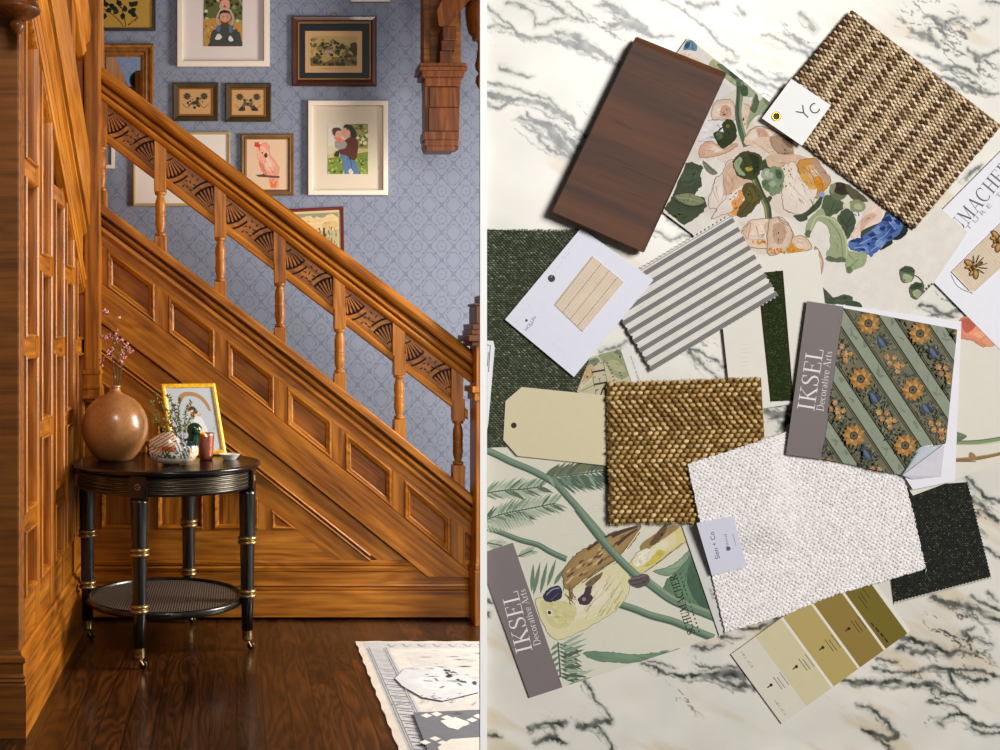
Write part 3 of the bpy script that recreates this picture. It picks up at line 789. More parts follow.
def serif(txt, gap=0.06, bold=1.0):
    out = []; x = 0
    for ch in txt:
        w, st_ = GL[ch]
        for q in st_:
            if q[0] == 'l':
                _, a, b, t = q; dx, dy = b[0] - a[0], b[1] - a[1]; l = math.hypot(dx, dy) or 1e-9
                t = t * bold
                nx, ny = -dy / l * t / 2, dx / l * t / 2
                out.append([(x + a[0] + nx, a[1] + ny), (x + b[0] + nx, b[1] + ny), (x + b[0] - nx, b[1] - ny), (x + a[0] - nx, a[1] - ny)])
            else:
                ps = q[1]
                for i in range(len(ps) - 1):
                    (ax, ay, wa), (bx2, by2, wb) = ps[i], ps[i + 1]; dx, dy = bx2 - ax, by2 - ay; l = math.hypot(dx, dy) or 1e-9
                    ex, ey = dx / l * 0.012, dy / l * 0.012
                    nx, ny = -dy / l / 2 * bold, dx / l / 2 * bold
                    out.append([(x + ax - ex + nx * wa, ay - ey + ny * wa), (x + bx2 + ex + nx * wb, by2 + ey + ny * wb), (x + bx2 + ex - nx * wb, by2 + ey - ny * wb), (x + ax - ex - nx * wa, ay - ey - ny * wa)])
        x += w + gap
    return out, x - gap

def letter(art, polys_w, p0, p1, cap, col):
    """set lettering along p0 -> p1 (picture px), stretched to that length; cap = cap height; letters stand to the left of the line"""
    polys, w = polys_w
    dx, dy = p1[0] - p0[0], p1[1] - p0[1]; l = math.hypot(dx, dy)
    ex, ey = dx / l, dy / l
    ux, uy = ey, -ex
    k = l / w
    h = art.h
    for i, p in enumerate(polys):
        art.h = h + (i % 7) * art.dh * 0.4
        art.raw([(p0[0] + ex * a * k + ux * b * cap, p0[1] + ey * a * k + uy * b * cap) for a, b in p], col)
    art.h = h + art.dh * 4

# ================================================================== PICTURES ON THE WALL
def fp(u, v, d): return P(u, v, YW - d)
def picture(name, label, cat, r, prof, fmat, group=None, back=0.006):
    u0, v0, u1, v1 = r
    root = thing(name, label, cat, (P((u0 + u1) / 2, 0, YW).x, YW, P(0, v1, YW).z), group)
    b = MB()
    rows = [[fp(a, c, d) for a, c in inset([(u0, v0), (u1, v0), (u1, v1), (u0, v1)], w)] for w, d in prof]
    b.grid(rows, smooth=False, close_u=True)
    b.build('frame', fmat, root)
    return root
def sheet_px(mb, r, d, col, mi=0, thick=0.0015):
    u0, v0, u1, v1 = r
    q = [(u0, v0), (u1, v0), (u1, v1), (u0, v1)]
    mb.prism([fp(a, c, d) for a, c in q], [fp(a, c, d - thick) for a, c in q], col, mi)
WF = [(0, 0.0), (0, 0.030), (0.6, 0.033), (5.2, 0.033), (5.8, 0.031), (6.0, 0.010), (6.0, 0.0)]
M['mat'] = plain('cream_mat_board', (214, 202, 192), 0.7)

# white frame, man carrying a child
g1 = picture('picture_frame', 'white box frame with a photo of a bearded man carrying a child', 'picture', (177, -52, 269.5, 66.5), WF, M['frame_white'])
b = MB(); sheet_px(b, (182, -47, 264, 61), 0.010, (212, 202, 202)); b.build('mat_board', M['lining'], g1)
b = MB(); R1 = (203.7, -12, 242.5, 46.3); sheet_px(b, R1, 0.0112, (150, 140, 80))
a = Art(b, fp, 0.0113, 0.00002, [(R1[0], R1[1]), (R1[2], R1[1]), (R1[2], R1[3]), (R1[0], R1[3])]).at(170, 0, 9.524)
a.poly([(320, -200), (700, -200), (700, 190), (320, 190)], (92, 96, 52))
for i in range(70):
    x, y = random.uniform(320, 700), random.uniform(-110, 200); a.disc(x, y, random.uniform(9, 24), random.choice([(40, 48, 24), (60, 70, 30), (130, 132, 84), (196, 190, 160), (80, 86, 46)]), 7)
a.poly([(320, 185), (420, 170), (700, 240), (700, 450), (320, 450)], (176, 134, 66))
for i in range(26): a.disc(random.uniform(320, 420), random.uniform(220, 440), random.uniform(5, 14), random.choice([(150, 108, 46), (200, 160, 90), (120, 88, 40)]), 6)
a.blob([(380, 390), (400, 310), (450, 250), (520, 230), (590, 240), (650, 300), (690, 390), (690, 460), (380, 460)], (60, 66, 62))
a.blob([(452, 150), (470, 95), (500, 78), (545, 78), (580, 95), (598, 150), (560, 130), (490, 130)], (186, 172, 168)); a.stroke([(462, 130), (448, 180), (462, 240)], 2.4, (176, 150, 140)); a.stroke([(590, 130), (602, 180), (584, 240)], 2.4, (176, 150, 140))
a.blob([(478, 60), (480, 10), (510, -15), (550, -10), (570, 30), (560, 75), (525, 92)], (206, 150, 124)); a.blob([(474, 30), (480, -20), (525, -40), (572, -10), (574, 30), (550, 0), (500, 0)], (110, 70, 44)); a.disc(520, 62, 11, (120, 50, 46), 8)
a.blob([(474, 150), (480, 115), (520, 98), (565, 112), (576, 150), (565, 205), (525, 240), (488, 210)], (196, 144, 118)); a.blob([(474, 150), (478, 112), (520, 96), (568, 110), (577, 150), (555, 126), (495, 126)], (50, 36, 30))
a.blob([(480, 190), (500, 205), (525, 200), (550, 205), (570, 188), (556, 225), (524, 262), (494, 228)], (92, 58, 42)); a.disc(505, 160, 5, (40, 28, 24), 6); a.disc(543, 160, 5, (40, 28, 24), 6); a.stroke([(508, 204), (525, 210), (542, 203)], 0.6, (220, 190, 176))
a.stroke([(465, 240), (460, 300)], 3.4, (78, 104, 140)); a.stroke([(575, 240), (580, 310)], 3.4, (78, 104, 140))
a.blob([(430, 370), (460, 320), (495, 350), (470, 378)], (214, 208, 206)); a.blob([(556, 380), (572, 340), (604, 380), (580, 396)], (214, 208, 206))
a.disc(428, 268, 15, (180, 120, 92), 8); a.disc(612, 268, 17, (180, 120, 92), 8)
b.build('photograph', M['gloss'], g1, recalc=False)

# white frame, woman with a small child
g2 = picture('picture_frame', 'white box frame with a photo of a woman in brown holding a child', 'picture', (308, 100.5, 388, 195), [(w * 0.85, d) for w, d in WF], M['frame_white'])
b = MB(); sheet_px(b, (312, 105, 384, 190.5), 0.010, (206, 194, 176)); b.build('mat_board', M['lining'], g2)
b = MB(); R2 = (328, 124, 368, 174); sheet_px(b, R2, 0.0112, (196, 190, 160))
a = Art(b, fp, 0.0113, 0.00002, [(R2[0], R2[1]), (R2[2], R2[1]), (R2[2], R2[3]), (R2[0], R2[3])]).at(300, 90, 6.82)
a.poly([(190, 230), (300, 230), (300, 380), (190, 380)], (206, 200, 190)); a.poly([(340, 230), (470, 230), (470, 400), (340, 400)], (140, 140, 70))
for i in range(50): a.disc(random.uniform(370, 465), random.uniform(232, 390), random.uniform(6, 15), random.choice([(70, 76, 36), (110, 120, 56), (210, 205, 160), (160, 150, 80)]), 7)
a.poly([(190, 440), (470, 400), (470, 440), (190, 470)], (198, 176, 120)); a.poly([(190, 465), (470, 420), (470, 580), (190, 580)], (112, 132, 52))
for i in range(60): a.disc(random.uniform(190, 465), random.uniform(470, 575), random.uniform(4, 12), random.choice([(80, 104, 36), (140, 160, 70), (170, 180, 100), (60, 80, 30)]), 6)
a.blob([(270, 440), (300, 410), (360, 440), (390, 520), (398, 580), (310, 580), (290, 480)], (86, 116, 160)); a.stroke([(345, 470), (360, 575)], 0.7, (50, 70, 108))
a.blob([(300, 360), (345, 320), (385, 330), (398, 390), (388, 450), (370, 480), (320, 450), (270, 430), (262, 408), (310, 395)], (92, 44, 32))
a.blob([(240, 355), (262, 335), (300, 345), (322, 372), (300, 400), (262, 405), (245, 385)], (150, 146, 146)); a.blob([(236, 325), (250, 318), (285, 330), (300, 350), (262, 350)], (222, 120, 90))
a.blob([(232, 300), (240, 270), (270, 265), (292, 290), (285, 318), (255, 325)], (206, 156, 132)); a.blob([(222, 290), (226, 262), (262, 256), (285, 275), (250, 280), (236, 312)], (74, 54, 46))
a.blob([(292, 290), (300, 262), (325, 258), (345, 285), (338, 318), (312, 325), (296, 310)], (208, 156, 134)); a.blob([(296, 258), (310, 236), (350, 240), (380, 280), (388, 320), (352, 320), (340, 280), (318, 258)], (52, 40, 38))
a.blob([(232, 450), (245, 420), (266, 418), (264, 452)], (50, 44, 48)); a.blob([(330, 555), (345, 535), (365, 565), (345, 575)], (214, 190, 196))
b.build('photograph', M['gloss'], g2, recalc=False)

# dark frame with a landscape print
g3 = picture('picture_frame', 'wide dark mahogany frame with a small wooded landscape print on a blue-black mat', 'picture', (292, 15.7, 376.6, 86), [(0, 0), (0, 0.020), (1, 0.025), (4, 0.022), (5.5, 0.014), (6.2, 0.013)], plain('dark_mahogany', (70, 30, 18), 0.4, coat=0.2, var=0.2))
b = MB(); q0 = [(298.2, 22.5), (370.4, 22.5), (370.4, 79.2), (298.2, 79.2)]
b.grid([[fp(x, y, d) for x, y in inset(q0, w)] for w, d in ((-0.4, 0.013), (0, 0.0155), (0.8, 0.0155), (1.1, 0.010))], col=(150, 110, 52), smooth=False, close_u=True); b.build('gilt_slip', M['lining'], g3)
b = MB(); sheet_px(b, (298.5, 23, 370, 79), 0.0098, (20, 24, 36)); b.build('mat_board', M['lining'], g3)
b = MB(); R3 = (305.2, 31, 362, 72.6); sheet_px(b, R3, 0.0108, (196, 158, 112))
a = Art(b, fp, 0.0109, 0.00002, [(310.4, 36.3), (357.2, 36.3), (357.2, 66), (310.4, 66)]).at(285, 5, 8.333)
a.poly([(210, 260), (600, 260), (600, 512), (210, 512)], (176, 150, 96))
a.poly([(210, 440), (600, 430), (600, 512), (210, 512)], (120, 100, 48))
for i in range(150):
    x = random.uniform(210, 600); y = random.uniform(280 + max(0, (x - 340)) * 0.35, 500); a.disc(x, y, random.uniform(6, 19), random.choice([(52, 50, 28), (74, 70, 36), (96, 88, 46), (40, 40, 24), (130, 112, 60)]), 7)
a.blob([(545, 330), (570, 312), (598, 325), (600, 420), (560, 400)], (58, 56, 32)); a.poly([(318, 392), (345, 370), (400, 372), (396, 402), (330, 408)], (178, 140, 110)); a.poly([(330, 375), (352, 350), (405, 352), (400, 375)], (110, 98, 92)); a.blob([(230, 395), (250, 375), (262, 395), (240, 420)], (190, 160, 110)); a.poly([(290, 450), (340, 420), (400, 450), (330, 478)], (172, 138, 84))
a.clip = None
a.stroke([(300, 530), (505, 530)], 0.35, (140, 110, 76), sm=False)
b.build('print', M['gloss'], g3, recalc=False)
b = MB(); b.tube([fp(334 + 2.6 * math.cos(t), 14.4 + 2.2 * math.sin(t), 0.008) for t in [math.pi * 2 * k / 12 for k in range(13)]], 0.0022, 6); b.build('hanging_ring', M['brass'], g3)

# two little green frames
gf = plain('mossy_green_gilt', (60, 48, 22), 0.45, coat=0.1, var=0.25)
for k, (r, wh) in enumerate((((172.7, 82.4, 218.5, 121), 'left of the pair of small moss-green frames, its engraving a round posy'), ((225.2, 83, 271.3, 121.8), 'right of the pair of small moss-green frames, its engraving a four-cornered spray'))):
    g = picture('picture_frame', wh, 'picture', r, [(0, 0), (0, 0.016), (1, 0.020), (4.5, 0.014), (5.4, 0.010)], gf, 'small green frames')
    u0, v0, u1, v1 = r
    b = MB(); b.grid([[fp(x, y, d) for x, y in inset([(u0 + 5.2, v0 + 5.2), (u1 - 5.2, v0 + 5.2), (u1 - 5.2, v1 - 5.2), (u0 + 5.2, v1 - 5.2)], w)] for w, d in ((0, 0.010), (0.2, 0.0125), (1.4, 0.0125), (1.8, 0.007))], col=(130, 76, 30), smooth=False, close_u=True); b.build('slip', M['lining'], g)
    b = MB(); sheet_px(b, (u0 + 6, v0 + 6, u1 - 6, v1 - 6), 0.0075, (188, 148, 98))
    a = Art(b, fp, 0.0076, 0.00002); a.org = ((u0 + u1) / 2, (v0 + v1) / 2)
    dk = [(44, 38, 28), (70, 60, 44), (92, 80, 58)]
    for s_ in (-1, 1):
        a.disc(s_ * 8.5, -5.5, 3.2, dk[0], 9); a.disc(s_ * 8, -5.2, 1.6, dk[2], 7)
        for i in range(9): t = i / 9 * math.pi * 2; a.leaf((s_ * 8.5, -5.5), (s_ * 8.5 + 5 * math.cos(t), -5.5 + 4.4 * math.sin(t)), 1.2, dk[1])
        a.stroke([(s_ * 3, 0), (s_ * 8, 6), (s_ * 13, 2)], 0.5, dk[1])
        if k: a.blob([(s_ * 10, 8), (s_ * 5, 3), (s_ * 3, 8)], dk[0])
    for i in range(26): t = random.uniform(0, 6.28); r_ = random.uniform(0, 6.5); a.disc(r_ * 1.2 * math.cos(t), 1 + r_ * 0.75 * math.sin(t), random.uniform(0.7, 1.8), random.choice(dk), 6)
    b.build('print', M['gloss'], g, recalc=False)

# pale blank picture, mostly behind the rail
g = picture('picture_frame', 'thin gold-edged frame with a blank pale sheet, half hidden behind the sloping handrail', 'picture', (133, 132, 230.3, 206), [(0, 0), (0, 0.02), (0.8, 0.022), (2.2, 0.02), (2.6, 0.012)], plain('pale_gilt', (176, 148, 96), 0.4))
b = MB(); sheet_px(b, (135, 134, 228.3, 204), 0.012, (216, 210, 206)); b.build('sheet', M['lining'], g)
g = picture('picture_frame', 'small white frame peeping out beside the corner post, under the carved rail', 'picture', (92, 110, 115, 168.5), [(0, 0), (0, 0.018), (3.6, 0.018), (4, 0.008)], M['frame_white'])
b = MB(); sheet_px(b, (95.5, 113.5, 111.5, 165), 0.009, (120, 128, 142)); b.build('sheet', M['lining'], g)
g = picture('picture_frame', 'pale frame bottom just showing at the top edge between dark landscape and hanging newel', 'picture', (351, -50, 390, 1.6), [(0, 0), (0, 0.018), (3.6, 0.018), (4, 0.008)], M['frame_white'])
b = MB(); sheet_px(b, (354.5, -46, 386.5, -2), 0.009, (200, 190, 180)); b.build('sheet', M['lining'], g)

# cockatoo
g5 = picture('picture_frame', 'brass-brown frame with a pink cockatoo print with red crest', 'picture', (241, 133.6, 294, 195.5), [(0, 0), (0, 0.014), (1.2, 0.022), (3, 0.019), (4, 0.023), (5.2, 0.016), (6, 0.010)], plain('bronzed_wood', (112, 82, 46), 0.42, coat=0.15, var=0.2))
b = MB(); sheet_px(b, (246.4, 139.4, 288.6, 190), 0.0102, (214, 184, 156))
a = Art(b, fp, 0.0103, 0.00002).at(165, 70, 5.77)
pk, pd = (218, 150, 128), (176, 92, 80)
a.blob([(600, 625), (612, 620), (650, 622), (655, 675), (610, 680)], pk); a.poly([(604, 632), (626, 660), (648, 632), (640, 678), (612, 678)], (214, 110, 40))
a.blob([(530, 480), (545, 440), (575, 418), (600, 440), (606, 490), (630, 520), (655, 560), (655, 600), (630, 622), (590, 612), (560, 580), (545, 530)], pk, pd, 0.35)
a.blob([(540, 530), (570, 545), (585, 600), (560, 590)], (204, 128, 110)); a.stroke([(590, 540), (630, 600)], 0.4, pd); a.stroke([(560, 560), (590, 605)], 0.5, pd)
a.blob([(528, 470), (540, 448), (572, 440), (590, 470), (592, 500), (560, 518), (536, 505)], (228, 168, 144)); a.blob([(572, 488), (584, 478), (592, 495), (580, 508)], (44, 40, 44)); a.disc(562, 478, 5, (50, 30, 34), 7)
a.poly([(515, 440), (520, 420), (512, 414), (530, 418), (545, 413), (540, 425), (552, 432), (545, 445), (530, 445)], (206, 40, 36)); a.stroke([(540, 440), (548, 462)], 1.2, (214, 70, 60))
a.poly([(520, 605), (560, 602), (600, 608), (662, 612), (660, 624), (600, 620), (540, 616)], (92, 68, 40)); a.disc(568, 606, 8, (70, 50, 40), 7)
b.build('print', M['gloss'], g5, recalc=False)

# red frame with mountain landscape
rp = [(279, 209.5), (343.5, 206.4), (344.5, 262), (279, 263)]
g6 = thing('picture_frame', 'dark red frame with a pale mountain landscape, its corner showing above the handrail', 'picture', (P(312, 0, YW).x, YW, P(0, 262, YW).z))
b = MB(); b.grid([[fp(x, y, d) for x, y in inset(rp, w)] for w, d in ((0, 0), (0, 0.016), (0.7, 0.02), (2.4, 0.018), (3.2, 0.010), (3.4, 0.007))], smooth=False, close_u=True)
b.build('frame', plain('oxblood_paint', (104, 20, 18), 0.35, coat=0.3), g6)
b = MB(); ip = inset(rp, 3.3); b.prism([fp(x, y, 0.0085) for x, y in ip], [fp(x, y, 0.007) for x, y in ip], (206, 182, 140))
ip2 = inset(rp, 5.6)
a = Art(b, fp, 0.0087, 0.00002, ip2).at(280, 195, 11.54)
a.poly([(0, 100), (700, 100), (700, 700), (0, 700)], (176, 166, 128)); a.poly([(0, 100), (700, 100), (700, 330), (0, 400)], (132, 140, 116))
a.blob([(100, 340), (200, 290), (340, 240), (400, 270), (430, 245), (490, 270), (570, 220), (650, 250), (700, 380), (300, 420)], (214, 186, 136)); a.blob([(480, 360), (560, 300), (650, 310), (650, 380)], (196, 170, 120))
for i in range(90): a.poly([(x0_ := random.uniform(250, 650), y0_ := random.uniform(370, 640)), (x0_ + random.uniform(5, 16), y0_), (x0_ + random.uniform(3, 10), y0_ + random.uniform(20, 60))], random.choice([(74, 64, 48), (110, 98, 74), (56, 48, 40), (150, 130, 96)]))
a.poly([(500, 380), (518, 375), (520, 480), (502, 490)], (52, 44, 40))
b.build('print', M['gloss'], g6, recalc=False)

# botanical print top left
g7 = picture('picture_frame', 'thin dark frame with a dark-leaved branch painted on gold, above the gilt mirror', 'picture', (80, -60, 155.6, 31), [(0, 0), (0, 0.016), (3, 0.018), (3.4, 0.008)], plain('ebonised_wood', (30, 15, 11), 0.4))
b = MB(); sheet_px(b, (83, -57, 152.5, 27.6), 0.009, (176, 138, 58))
a = Art(b, fp, 0.0091, 0.00002, [(83, -57), (152.5, -57), (152.5, 27.6), (83, 27.6)]).at(100, 0, 6.82)
for p_ in ([(175, 182), (170, 140), (150, 60), (120, 0)], [(160, 182), (120, 130), (60, 80), (20, 60)], [(190, 170), (230, 140), (260, 110)], [(150, 60), (110, 20)]): a.stroke(p_, 0.9, (70, 48, 26))
for x, y, an in ((60, 70, 2.8), (100, 60, 3.4), (110, 80, 2.4), (40, 30, 3.0), (155, 110, 1.6), (170, 60, 4.5), (210, 80, 0.2), (230, 100, 0.5), (240, 25, 5.6), (215, 30, 3.9), (30, 110, 1.9), (130, 20, 4.0), (80, 40, 3.7), (225, 70, 5.8), (60, -20, 4.2), (20, 10, 3.2)):
    a.leaf((x - 22 * math.cos(an), y - 22 * math.sin(an)), (x + 26 * math.cos(an), y + 26 * math.sin(an)), 5.4, random.choice([(18, 30, 26), (28, 44, 34), (14, 22, 24)]))
for x, y in ((255, 125), (200, 165), (245, 140), (150, 30)): a.disc(x, y, 6, (120, 36, 30), 8)
b.build('print', M['gloss'], g7, recalc=False)

# gilt mirror
gm = plain('antique_gilt', (138, 92, 38), 0.38, 0.35, var=0.2, vscale=30)
g8 = picture('wall_mirror', 'gilt stepped-frame mirror reflecting a dark ball finial, beside the corner post', 'mirror', (78, 43.6, 153.8, 122), [(0, 0), (0, 0.030), (1.5, 0.036), (3.5, 0.034), (5.5, 0.024), (6.5, 0.024), (8, 0.028), (9.5, 0.020), (11, 0.020), (12, 0.014), (13.4, 0.010)], gm)
b = MB(); sheet_px(b, (90, 56, 141, 110), 0.010, (255, 255, 255))
mm = NT('silvered_glass'); principled(mm, 0.02, 1.0); mm.b.inputs['Base Color'].default_value = (0.86, 0.9, 0.92, 1)
b.build('glass', mm.m, g8)
# ================================================================== RUG
YR0, XR0 = 4.129, 0.457
rg = MB()
def rp_(x, y, h): return (XR0 + x, YR0 - y, 0.007 + h)
W_, L_ = 1.75, 2.7
# pile slab with a slightly wavering edge
n = 60
top = []
for i in range(n): top.append((i / n * W_, 0.004 * math.sin(i * 1.7)))
for i in range(n): top.append((W_, i / n * L_))
for i in range(n): top.append((W_ - i / n * W_, L_))
for i in range(n): top.append((0.003 * math.sin(i * 2.3), L_ - i / n * L_))
rg.prism([rp_(x, y, 0) for x, y in top], [(XR0 + x, YR0 - y, 0.0) for x, y in top], (194, 188, 182))
a = Art(rg, rp_, 0.0001, 0.00006)
def rpx(u, v):                       # a spot on the rug seen at (u, v)
    Y = H * F / (v - V0); return ((u - U0) * Y / F - XR0, YR0 - Y)
ln_, md, dk_, be = (206, 200, 194), (168, 168, 172), (88, 90, 98), (194, 186, 174)
a.poly([(0.025, 0.02), (W_ - .025, 0.02), (W_ - .025, L_ - .02), (0.025, L_ - .02)], (172, 175, 182))
a.poly([(0.115, 0.10), (W_ - .115, 0.10), (W_ - .115, L_ - .1), (0.115, L_ - .1)], (192, 191, 188))
a.poly([(0.165, 0.15), (W_ - .165, 0.15), (W_ - .165, L_ - .15), (0.165, L_ - .15)], (184, 183, 184))
for i in range(44):                   # key pattern in the border
    y = 0.12 + i * 0.058
    c_ = (112, 114, 122) if y > 0.35 else (150, 150, 156)
    a.stroke([(0.045, y), (0.095, y + 0.012), (0.05, y + 0.026), (0.09, y + 0.036)], 0.006, c_, sm=False)
for i in range(28):
    x = 0.12 + i * 0.058
    a.stroke([(x, 0.045), (x + 0.012, 0.08), (x + 0.03, 0.05)], 0.006, (160, 160, 166), sm=False)
a.stroke([(0.04, 0.1), (0.04, L_ - .1)], 0.004, (120, 120, 128), sm=False); a.stroke([(0.102, 0.1), (0.102, L_ - .1)], 0.004, (120, 120, 128), sm=False)
def zz_(pts): return [rpx(240 + x / 3.947, 560 + y / 3.947) for x, y in pts]
hexa = zz_([(612, 480), (650, 440), (735, 428), (860, 448), (945, 495), (945, 535), (800, 570), (720, 556), (640, 510)])
a.poly(hexa, (184, 188, 196)); a.ring(hexa, 0.002, (150, 154, 166))
a.poly(zz_([(690, 490), (740, 465), (820, 470), (900, 500), (830, 530), (740, 525)]), (192, 195, 202))
for p_ in ([(725, 490), (760, 492)], [(770, 480), (780, 492)], [(730, 465), (745, 466)], [(860, 500), (875, 510)], [(790, 520), (805, 512)]): a.stroke(zz_(p_), 0.010, (116, 120, 132), sm=False)
for i in range(24):
    x, y = random.uniform(600, 940), random.uniform(540, 600); q = zz_([(x, y), (x + random.uniform(6, 16), y + random.uniform(-4, 4))]); a.stroke(q, 0.005, (140, 146, 164), sm=False)
for i in range(16):
    x = 860 + random.uniform(-60, 80); y = 480 + (x - 860) * 0.35 + random.uniform(-20, 10); a.stroke(zz_([(x, y), (x + 12, y + 6)]), 0.008, (70, 72, 82), sm=False)
low = zz_([(683, 620), (1400, 590), (1400, 900), (790, 900)])
a.poly(low, (104, 106, 116))
for (x, y) in ((735, 632), (775, 626), (815, 640), (850, 655), (885, 665), (915, 650), (940, 635), (970, 625), (730, 740), (770, 725), (800, 742), (1000, 640), (1040, 655)):
    a.poly(zz_([(x - 22, y), (x, y - 9), (x + 24, y + 1), (x + 2, y + 10)]), (200, 198, 196))
a.poly(zz_([(790, 655), (850, 640), (905, 660), (860, 690), (820, 680)]), (206, 204, 202))
a.poly(zz_([(780, 760), (830, 728), (947, 720), (1200, 720), (1200, 800), (800, 800)]), (196, 194, 190))
a.poly([(0.26, 1.25), (W_ - .26, 1.25), (W_ - .26, 1.9), (0.26, 1.9)], (176, 176, 182)); a.poly([(0.26, 2.0), (W_ - .26, 2.0), (W_ - .26, 2.4), (0.26, 2.4)], (104, 106, 116))
for i in range(420):                  # warm worn flecks
    x, y = random.uniform(0.18, W_ - .2), random.uniform(0.16, L_ - .2); a.disc(x, y, random.uniform(0.006, 0.028), random.choice([(196, 192, 188), (192, 180, 174), (170, 174, 184), (160, 164, 174), (198, 198, 198)]), 7, random.uniform(0.004, 0.012))
r_o = rg.build('rug', M['rug'], recalc=False)
tag(r_o, 'worn pale grey medallion rug on the dark floor', 'rug')

# ================================================================== SIDE TABLE
CX, CY = -0.273, 4.115
tb = thing('side_table', 'round black side table with brass-ringed legs, cane shelf and casters', 'side table', (CX, CY, 0))
b = MB(); b.lathe([(0.0, 0.684), (0.345, 0.684), (0.356, 0.688), (0.363, 0.694), (0.364, 0.700), (0.360, 0.704), (0.350, 0.705), (0.342, 0.703), (0.0, 0.703)], (CX, CY, 0), 72, cap=False)
b.build('table_top', plain('black_lacquer_top', (16, 13, 13), 0.2, coat=0.12, spec=0.4, bump=0.04, bscale=25), tb)
b = MB(); pr = [(0.316, 0.684), (0.330, 0.684)]
for k in range(5):
    z0 = 0.680 - k * 0.0135
    pr += [(0.333, z0), (0.338, z0 - 0.003), (0.3385, z0 - 0.0065), (0.334, z0 - 0.010), (0.331, z0 - 0.0125)]
pr += [(0.330, 0.611), (0.316, 0.611)]
b.lathe(pr, (CX, CY, 0), 72, cap=False); 
for k in range(4):
    z0 = 0.680 - k * 0.0135 - 0.0130
    b.lathe([(0.3325, z0), (0.3338, z0 + 0.0012), (0.3325, z0 + 0.0024)], (CX, CY, 0), 72, cap=False, mi=1)
b.build('apron', [M['black'], plain('rubbed_gold_line', (104, 88, 58), 0.4, 0.6, var=0.5, vscale=18)], tb)
for ax, ay in ((-0.0735, -0.312), (0.312, -0.0735), (0.0735, 0.312), (-0.312, 0.0735)):
    lx, ly = CX + ax, CY + ay
    b = MB()
    rad = math.atan2(ay, ax)
    # square block at the top of the leg, facing outwards
    bm = bmesh.new(); bmesh.ops.create_cube(bm, size=1)
    for q in bm.verts: q.co = Vector((q.co.x * 0.056, q.co.y * 0.070, q.co.z * 0.080))
    bmesh.ops.bevel(bm, geom=list(bm.edges), offset=0.005, segments=2, affect='EDGES')
    for q in bm.verts: q.co = Matrix.Rotation(rad, 3, 'Z') @ q.co + Vector((lx, ly, 0.644))
    b.bm(bm)
    b.lathe([(0.0, 0.604), (0.031, 0.604), (0.0315, 0.610), (0.032, 0.59), (0.0295, 0.43), (0.0275, 0.40), (0.0255, 0.22), (0.0235, 0.19), (0.0215, 0.075), (0.0, 0.075)], (lx, ly, 0), 24, cap=False)
    leg = b.build('leg', M['black'], tb)
    b = MB(); fx, fy = lx + math.cos(rad) * 0.0255, ly + math.sin(rad) * 0.0255; sx, sy = -math.sin(rad), math.cos(rad)
    for k in range(9):
        t = k * 2 * math.pi / 8; rr = 0.0095 if k < 8 else 0
        for j in range(1):
            c0 = Vector((fx + sx * rr * math.cos(t), fy + sy * rr * math.cos(t), 0.648 + rr * math.sin(t)))
            bm = bmesh.new(); bmesh.ops.create_icosphere(bm, subdivisions=1, radius=0.0042)
            for q in bm.verts: q.co = q.co + c0
            b.bm(bm, smooth=True)
    b.build('rosette', M['brass'], leg)
    for zr in (0.415, 0.214):
        b = MB(); r0 = 0.0285 if zr > 0.3 else 0.0252
        pr = []
        for zc in (-0.0085, 0.0085):
            for k in range(7): t = -math.pi / 2 + math.pi * k / 6; pr.append((r0 + 0.0085 * math.cos(t), zr + zc + 0.0075 * math.sin(t)))
        b.lathe([(r0 - 0.004, zr - 0.016)] + pr + [(r0 - 0.004, zr + 0.016)], (lx, ly, 0), 28, cap=False)
        b.build('brass_ring', M['brass'], leg)
    b = MB(); b.lathe([(0.0, 0.036), (0.0165, 0.036), (0.0195, 0.042), (0.0185, 0.046), (0.0195, 0.072), (0.0215, 0.076), (0.020, 0.079), (0.0, 0.079)], (lx, ly, 0), 24, cap=False); fer = b.build('ferrule', M['brass'], leg)
    b = MB(); wx = 0.014
    b.lathe([(0.0, -0.0075), (0.009, -0.0075), (0.0145, -0.005), (0.0155, 0.0), (0.0145, 0.005), (0.009, 0.0075), (0.0, 0.0075)], (lx + wx, ly - 0.004, 0.0156), 18, axis='y', cap=False)
    b.build('caster_wheel', plain('dark_caster', (44, 32, 26), 0.35, 0.4), fer)
    b = MB(); b.tube([(lx, ly - 0.004, 0.04), (lx + 0.006, ly - 0.015, 0.03), (lx + wx, ly - 0.0135, 0.0156)], 0.0035, 8); b.tube([(lx, ly - 0.004, 0.04), (lx + 0.006, ly + 0.007, 0.03), (lx + wx, ly + 0.0055, 0.0156)], 0.0035, 8); b.build('caster_fork', M['brass'], fer)
def cane():
    m = NT('black_woven_cane'); principled(m, 0.42, spec=0.5)
    co = m.coords(); s_ = m.node('ShaderNodeSeparateXYZ'); m.link(co, s_.inputs[0])
    k = 2 * math.pi / 0.019
    x = m.math('SINE', m.math('MULTIPLY', m.math('ADD', s_.outputs[0], s_.outputs[1]), k)); y = m.math('SINE', m.math('MULTIPLY', m.math('SUBTRACT', s_.outputs[0], s_.outputs[1]), k))
    t = m.math('MULTIPLY_ADD', m.math('MULTIPLY', x, y), 0.5, 0.5)
    m.link(m.ramp(t, [(0.3, (10, 8, 8)), (0.75, (112, 98, 90))]), m.b.inputs['Base Color']); m.bump(t, 0.7, 0.004)
    return m.m
b = MB(); b.lathe([(0.0, 0.166), (0.288, 0.166), (0.297, 0.170), (0.3, 0.178), (0.3, 0.188), (0.296, 0.194), (0.288, 0.195), (0.284, 0.190), (0.284, 0.180), (0.0, 0.180)], (CX, CY, 0), 72, cap=False)
sh = b.build('shelf', M['black'], tb)
